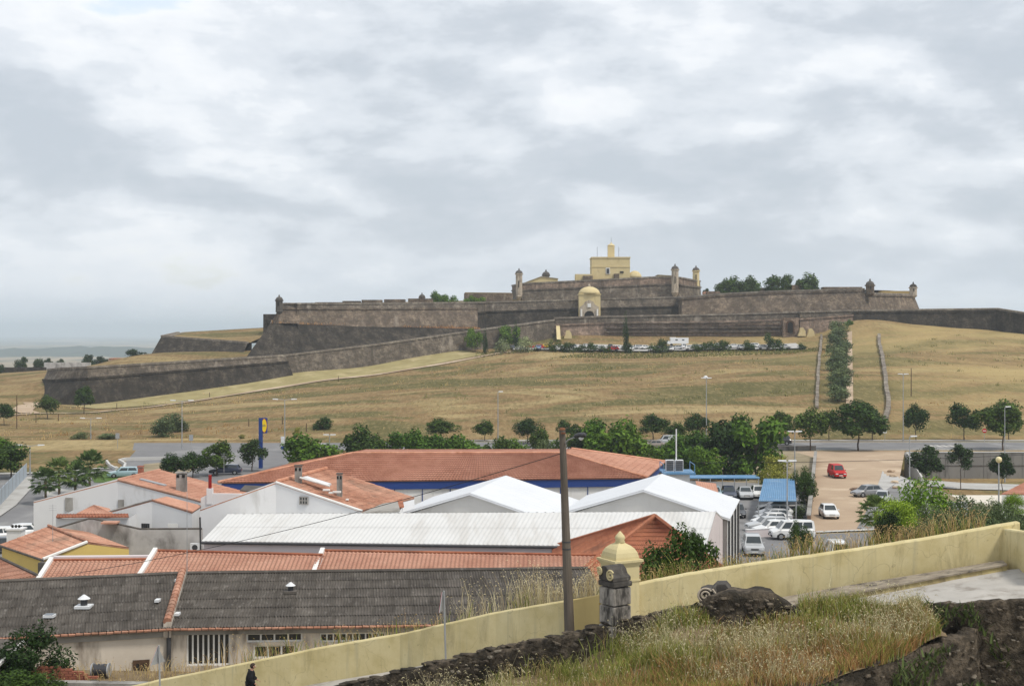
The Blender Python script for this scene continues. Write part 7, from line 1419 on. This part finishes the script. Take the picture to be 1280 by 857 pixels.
# ------------------------------------------------------------------ grasses
def blades(name, base, h, lean, w, mat, seed=0, head=0.0, parent=None):
    """base (n,3); each blade a bent strip, optionally with a drooping seed head"""
    r = np.random.RandomState(seed); n = len(base); h = h * r.uniform(.55, 1.25, n) * (.55 + 1.1 * np.clip(vnoise(base[:, 0], base[:, 1], 1.7, 91) + .45, 0, 1)); a = r.uniform(0, 6.283, n); l = lean * r.uniform(.2, 1.4, n) * h; d = np.stack([np.cos(a), np.sin(a), a * 0], 1); b2 = r.uniform(0, 6.283, n); s = np.stack([np.cos(b2), np.sin(b2), a * 0], 1) * w
    up = np.array([0, 0, 1.0]); p1 = base + d * (l * .35)[:, None] + up * (h * .6)[:, None]; p2 = base + d * l[:, None] + up * h[:, None]
    V = [np.stack([base - s, base + s, p1 + s * .7, p1 - s * .7], 1), np.stack([p1 - s * .7, p1 + s * .7, p2 + s * .15, p2 - s * .15], 1)]
    if head:
        hh = head * r.uniform(.6, 1.3, n); q = p2 + d * (hh * .5)[:, None] - up * (hh * .1)[:, None]; md = (p2 + q) / 2 + up * (hh * .15)[:, None]; V.append(np.stack([p2, md + s * 2.1, q, md - s * 2.1], 1))
        s2 = np.cross(s, up); V.append(np.stack([p2, md + s2 * 2.0 + up * .01, q, md - s2 * 2.0], 1))
    V = np.concatenate(V, 0).reshape(-1, 3); o = np_mesh(name, V, np.arange(len(V)).reshape(-1, 4), mat, parent); return o
rg_ = np.random.RandomState(77)
_pn = lambda x, y, s, sd: float(vnoise(np.array([x]), np.array([y]), s, sd)[0])
def bank_sample(n, xr=(-7, 11.4), dens=None):
    out = []
    while len(out) < n:
        x = rg_.uniform(*xr); y0 = float(np.interp(x, _fx, _fyy)) if x > _fx[0] else 35 + (_fx[0] - x) * .5; y1 = bank_far(x) - .05
        if y1 <= y0: continue
        y = rg_.uniform(y0, y1)
        if rg_.rand() < (dens(x, y) if dens else 1) * (.22 + .78 * (_pn(x, y, 2.3, 35) > -.18)): out.append((x, y, bank_z(x, y) - .02))
    return np.array(out)
tag(blades('grass', bank_sample(24000, dens=lambda x, y: .25 + .75 * (_pn(x, y, 1.1, 31) > -.08)), .36, .5, .012, M['blade_green'], 1), 'green grass growing on the bank', 'grass', kind='stuff')
tag(blades('dry_grass', bank_sample(6500, dens=lambda x, y: .35 + .65 * (_pn(x, y, 1.1, 31) < .08)), .38, .55, .007, M['blade_dry'], 2, .05), 'dry grass growing on the bank', 'grass', kind='stuff')
tag(blades('oat_grass', bank_sample(3600, (-5, 11.2), lambda x, y: .06 + .94 * (_pn(x, y, .9, 33) > .08)), .62, .45, .0065, M['blade_straw'], 3, .2), 'pale wild oats with drooping heads on the bank', 'grass', kind='stuff')
tag(blades('dry_grass', bank_sample(9000, (2, 11.3), lambda x, y: 1.0 * (y < np.interp(x, _fx, _fyy) + 1.9) + .12), .36, .6, .010, M['blade_rust'], 4), 'rusty dead grass along the lower edge of the bank', 'grass', kind='stuff')
# weeds behind and along the yellow wall
def wall_weeds(n, x0, x1, off, seed):
    r = np.random.RandomState(seed); x = r.uniform(x0, x1, n); wy = np.interp(x, _ywx, _ywy); y = wy + r.uniform(*off, n); return np.stack([x, y, terr(x, y) - .03], 1)
tag(blades('oat_grass', np.concatenate([wall_weeds(420, -1.8, 3.0, (1.05, 2.4), 5), wall_weeds(330, .2, 2.9, (1.05, 2.0), 6)]), .95, .35, .009, M['blade_straw'], 6, .16), 'tall pale oats rising behind the wall by the pole', 'grass', kind='stuff')
tag(blades('dry_grass', np.concatenate([wall_weeds(3800, 4, 15, (1.0, 4.0), 7), wall_weeds(260, -12.5, -2, (1.0, 2.0), 8)]), .55, .5, .010, M['blade_dry'], 7, .1), 'dry weeds on the bank behind the yellow wall', 'grass', kind='stuff')
tag(blades('grass', np.concatenate([wall_weeds(2600, 4, 15, (1.0, 4.0), 9), wall_weeds(260, -10, 3, (1.0, 2.0), 10)]), .5, .5, .014, M['blade_green'], 8), 'green weeds on the bank behind the yellow wall', 'grass', kind='stuff')
tag(blades('dry_grass', np.stack([rg_.uniform(-24, -12.4, 500), rg_.uniform(54.6, 57.0, 500), np.full(500, 6.32)], 1), .42, .5, .014, M['blade_dry'], 18, .1), 'dry weeds along the yard behind the left wall', 'grass', kind='stuff')
# plants in the joints of the dark retaining walls and the street wall foot
pl_ = []
for k_ in range(4200):
    t = rg_.rand() * (len(FE2) - 1.01); j = int(t); p = FE2[j].lerp(FE2[j + 1], t - j); dz = rg_.uniform(.1, 3.0); pl_.append((p.x + rg_.uniform(-.1, .3), p.y - .12 - .08 * dz - rg_.uniform(0, .05), p.z - dz))
for k_ in range(2600): x = rg_.uniform(9.5, 15); dz = rg_.uniform(.1, 3.5); pl_.append((x, 37.6 - .06 * dz, 13.0 - dz))
pl_ = np.array(pl_); pl_ = pl_[[(_pn(p[0] * 2, p[2] * 2, 1.3, 41) > .05) for p in pl_]]
tag(blades('wall_plants', pl_, .22, .9, .034, M['blade_ivy'], 9), 'small green plants rooted in the rubble wall joints', 'plants', kind='stuff')
ft = []
for k_ in range(700):
    t = rg_.rand() * (len(SWT) - 1.01); j = int(t); p = SWT[j].lerp(SWT[j + 1], t - j); ft.append((p.x, p.y + rg_.uniform(.3, .9), yw_street(p.x) - .05))
tag(blades('dry_grass', np.array(ft), .35, .5, .009, M['blade_dry'], 12, .08), 'dry weeds along the foot of the rubble wall', 'grass', kind='stuff')
# tufts over the hillside
def hill_tufts(name, n, h, w, mat, seed, yr=(259, 470), cond=None, xr=1.0):
    r = np.random.RandomState(seed); y = r.uniform(*yr, n) if yr[0] < 400 else r.uniform(*yr, n); x = r.uniform(-.42, .42, n) * y * xr
    if cond is not None: k = cond(x, y, r); x, y = x[k], y[k]
    n = len(x); z = terr(x, y) - .05; b = np.stack([x, y, z], 1); V = []
    for q in range(2):
        a = r.uniform(0, 3.14, n); s = np.stack([np.cos(a), np.sin(a), a * 0], 1) * (w * r.uniform(.5, 1.3, n))[:, None]; tp = b + np.stack([r.uniform(-.2, .2, n), r.uniform(-.2, .2, n), h * r.uniform(.4, 1.3, n)], 1); V.append(np.stack([b - s, b + s, tp + s * .5, tp - s * .35], 1))
    V = np.concatenate(V, 0).reshape(-1, 3); return np_mesh(name, V, np.arange(len(V)).reshape(-1, 4), mat)
def dry_ok(x, y, r):  # keep off paths, car park and inside the fortress walls
    wx = np.interp(x, [-160, -130, -70, -30, 10, 60, 140, 200], [380, 385, 410, 440, 462, 468, 462, 440]); return (y < wx) & ~((y > 442) & (y < 460) & (x > -8) & (x < 98))
if False: tag(hill_tufts('dry_grass', 16000, .2, .28, M['dry_grassland'], 51, cond=dry_ok), 'dry grass tufts over the hillside', 'grass', kind='stuff')
tag(hill_tufts('dry_grass', 7000, .32, .06, M['blade_dry'], 52, cond=lambda x, y, r: dry_ok(x, y, r) & (vnoise(x, y, .06, 55) > -.1)), 'straw coloured tufts over the hillside', 'grass', kind='stuff')
if False: tag(hill_tufts('dry_grass', 3000, .22, .10, M['blade_rust'], 53, cond=lambda x, y, r: dry_ok(x, y, r) & (vnoise(x, y, .05, 56) > 0)), 'rusty tufts over the hillside', 'grass', kind='stuff')
tag(hill_tufts('grass', 9000, .42, .2, M['blade_olive'], 54, (424, 444), lambda x, y, r: (x > -12) & (x < 100) & (vnoise(x, y, .12, 60) > -.12), .7), 'green weeds along the car park edge', 'grass', kind='stuff')
if False: tag(hill_tufts('grass', 2500, .26, .12, M['blade_green'], 57, cond=lambda x, y, r: dry_ok(x, y, r) & (vnoise(x, y, .045, 58) > .22)), 'green tufts over the hillside', 'grass', kind='stuff')

def clumps(n, seed, h, rad, cond, per=14):
    r = np.random.RandomState(seed); y = r.uniform(260, 455, n); x = r.uniform(-.42, .42, n) * y; k = cond(x, y, r); x, y = np.repeat(x[k], per), np.repeat(y[k], per); m_ = len(x); x = x + r.normal(0, rad, m_); y = y + r.normal(0, rad, m_); return np.stack([x, y, terr(x, y) - .05], 1)
tag(blades('tall_grass', clumps(420, 71, .8, .7, lambda x, y, r: dry_ok(x, y, r) & (vnoise(x, y, .03, 72) > -.05)), .6, .4, .06, M['blade_dry'], 73), 'clumps of tall straw over the hillside', 'grass', kind='stuff')
tag(blades('tall_grass', clumps(360, 74, .8, .8, lambda x, y, r: dry_ok(x, y, r) & (vnoise(x, y, .03, 75) > 0)), .6, .5, .09, M['blade_olive'], 76), 'clumps of olive weeds over the hillside', 'grass', kind='stuff')
tag(blades('tall_grass', clumps(240, 77, .8, .9, lambda x, y, r: dry_ok(x, y, r) & (vnoise(x, y, .03, 78) > .05)), .55, .5, .09, M['blade_rust'], 79), 'clumps of rusty weeds over the hillside', 'grass', kind='stuff')
lg = []
for k_ in range(1500):
    t = rg_.rand(); a_ = W(340, 404, 450).lerp(W(600, 411, 476), t); lg.append((a_.x, a_.y + rg_.uniform(0, 4), a_.z - .1))
tag(blades('ledge_weeds', np.array(lg), .7, .5, .12, M['blade_rust'], 80), 'brown weeds on the ledge of the left bastion', 'plants', kind='stuff')

# ------------------------------------------------------------------ haze
hz = MB(); hz.box((0, 12400, 25), (42000, 28000, 240)); hm = bpy.data.materials.new('haze'); hm.use_nodes = True; ht = hm.node_tree; ht.nodes.clear(); ho_ = ht.nodes.new('ShaderNodeOutputMaterial'); pv = ht.nodes.new('ShaderNodeVolumePrincipled')
pv.inputs['Color'].default_value = (.80, .90, 1.0, 1); pv.inputs['Density'].default_value = 1.5e-4; pv.inputs['Anisotropy'].default_value = .2; ht.links.new(pv.outputs[0], ho_.inputs['Volume'])
tag(hz.build('haze', hm), 'thin pale blue haze over the whole landscape', 'haze', kind='stuff')
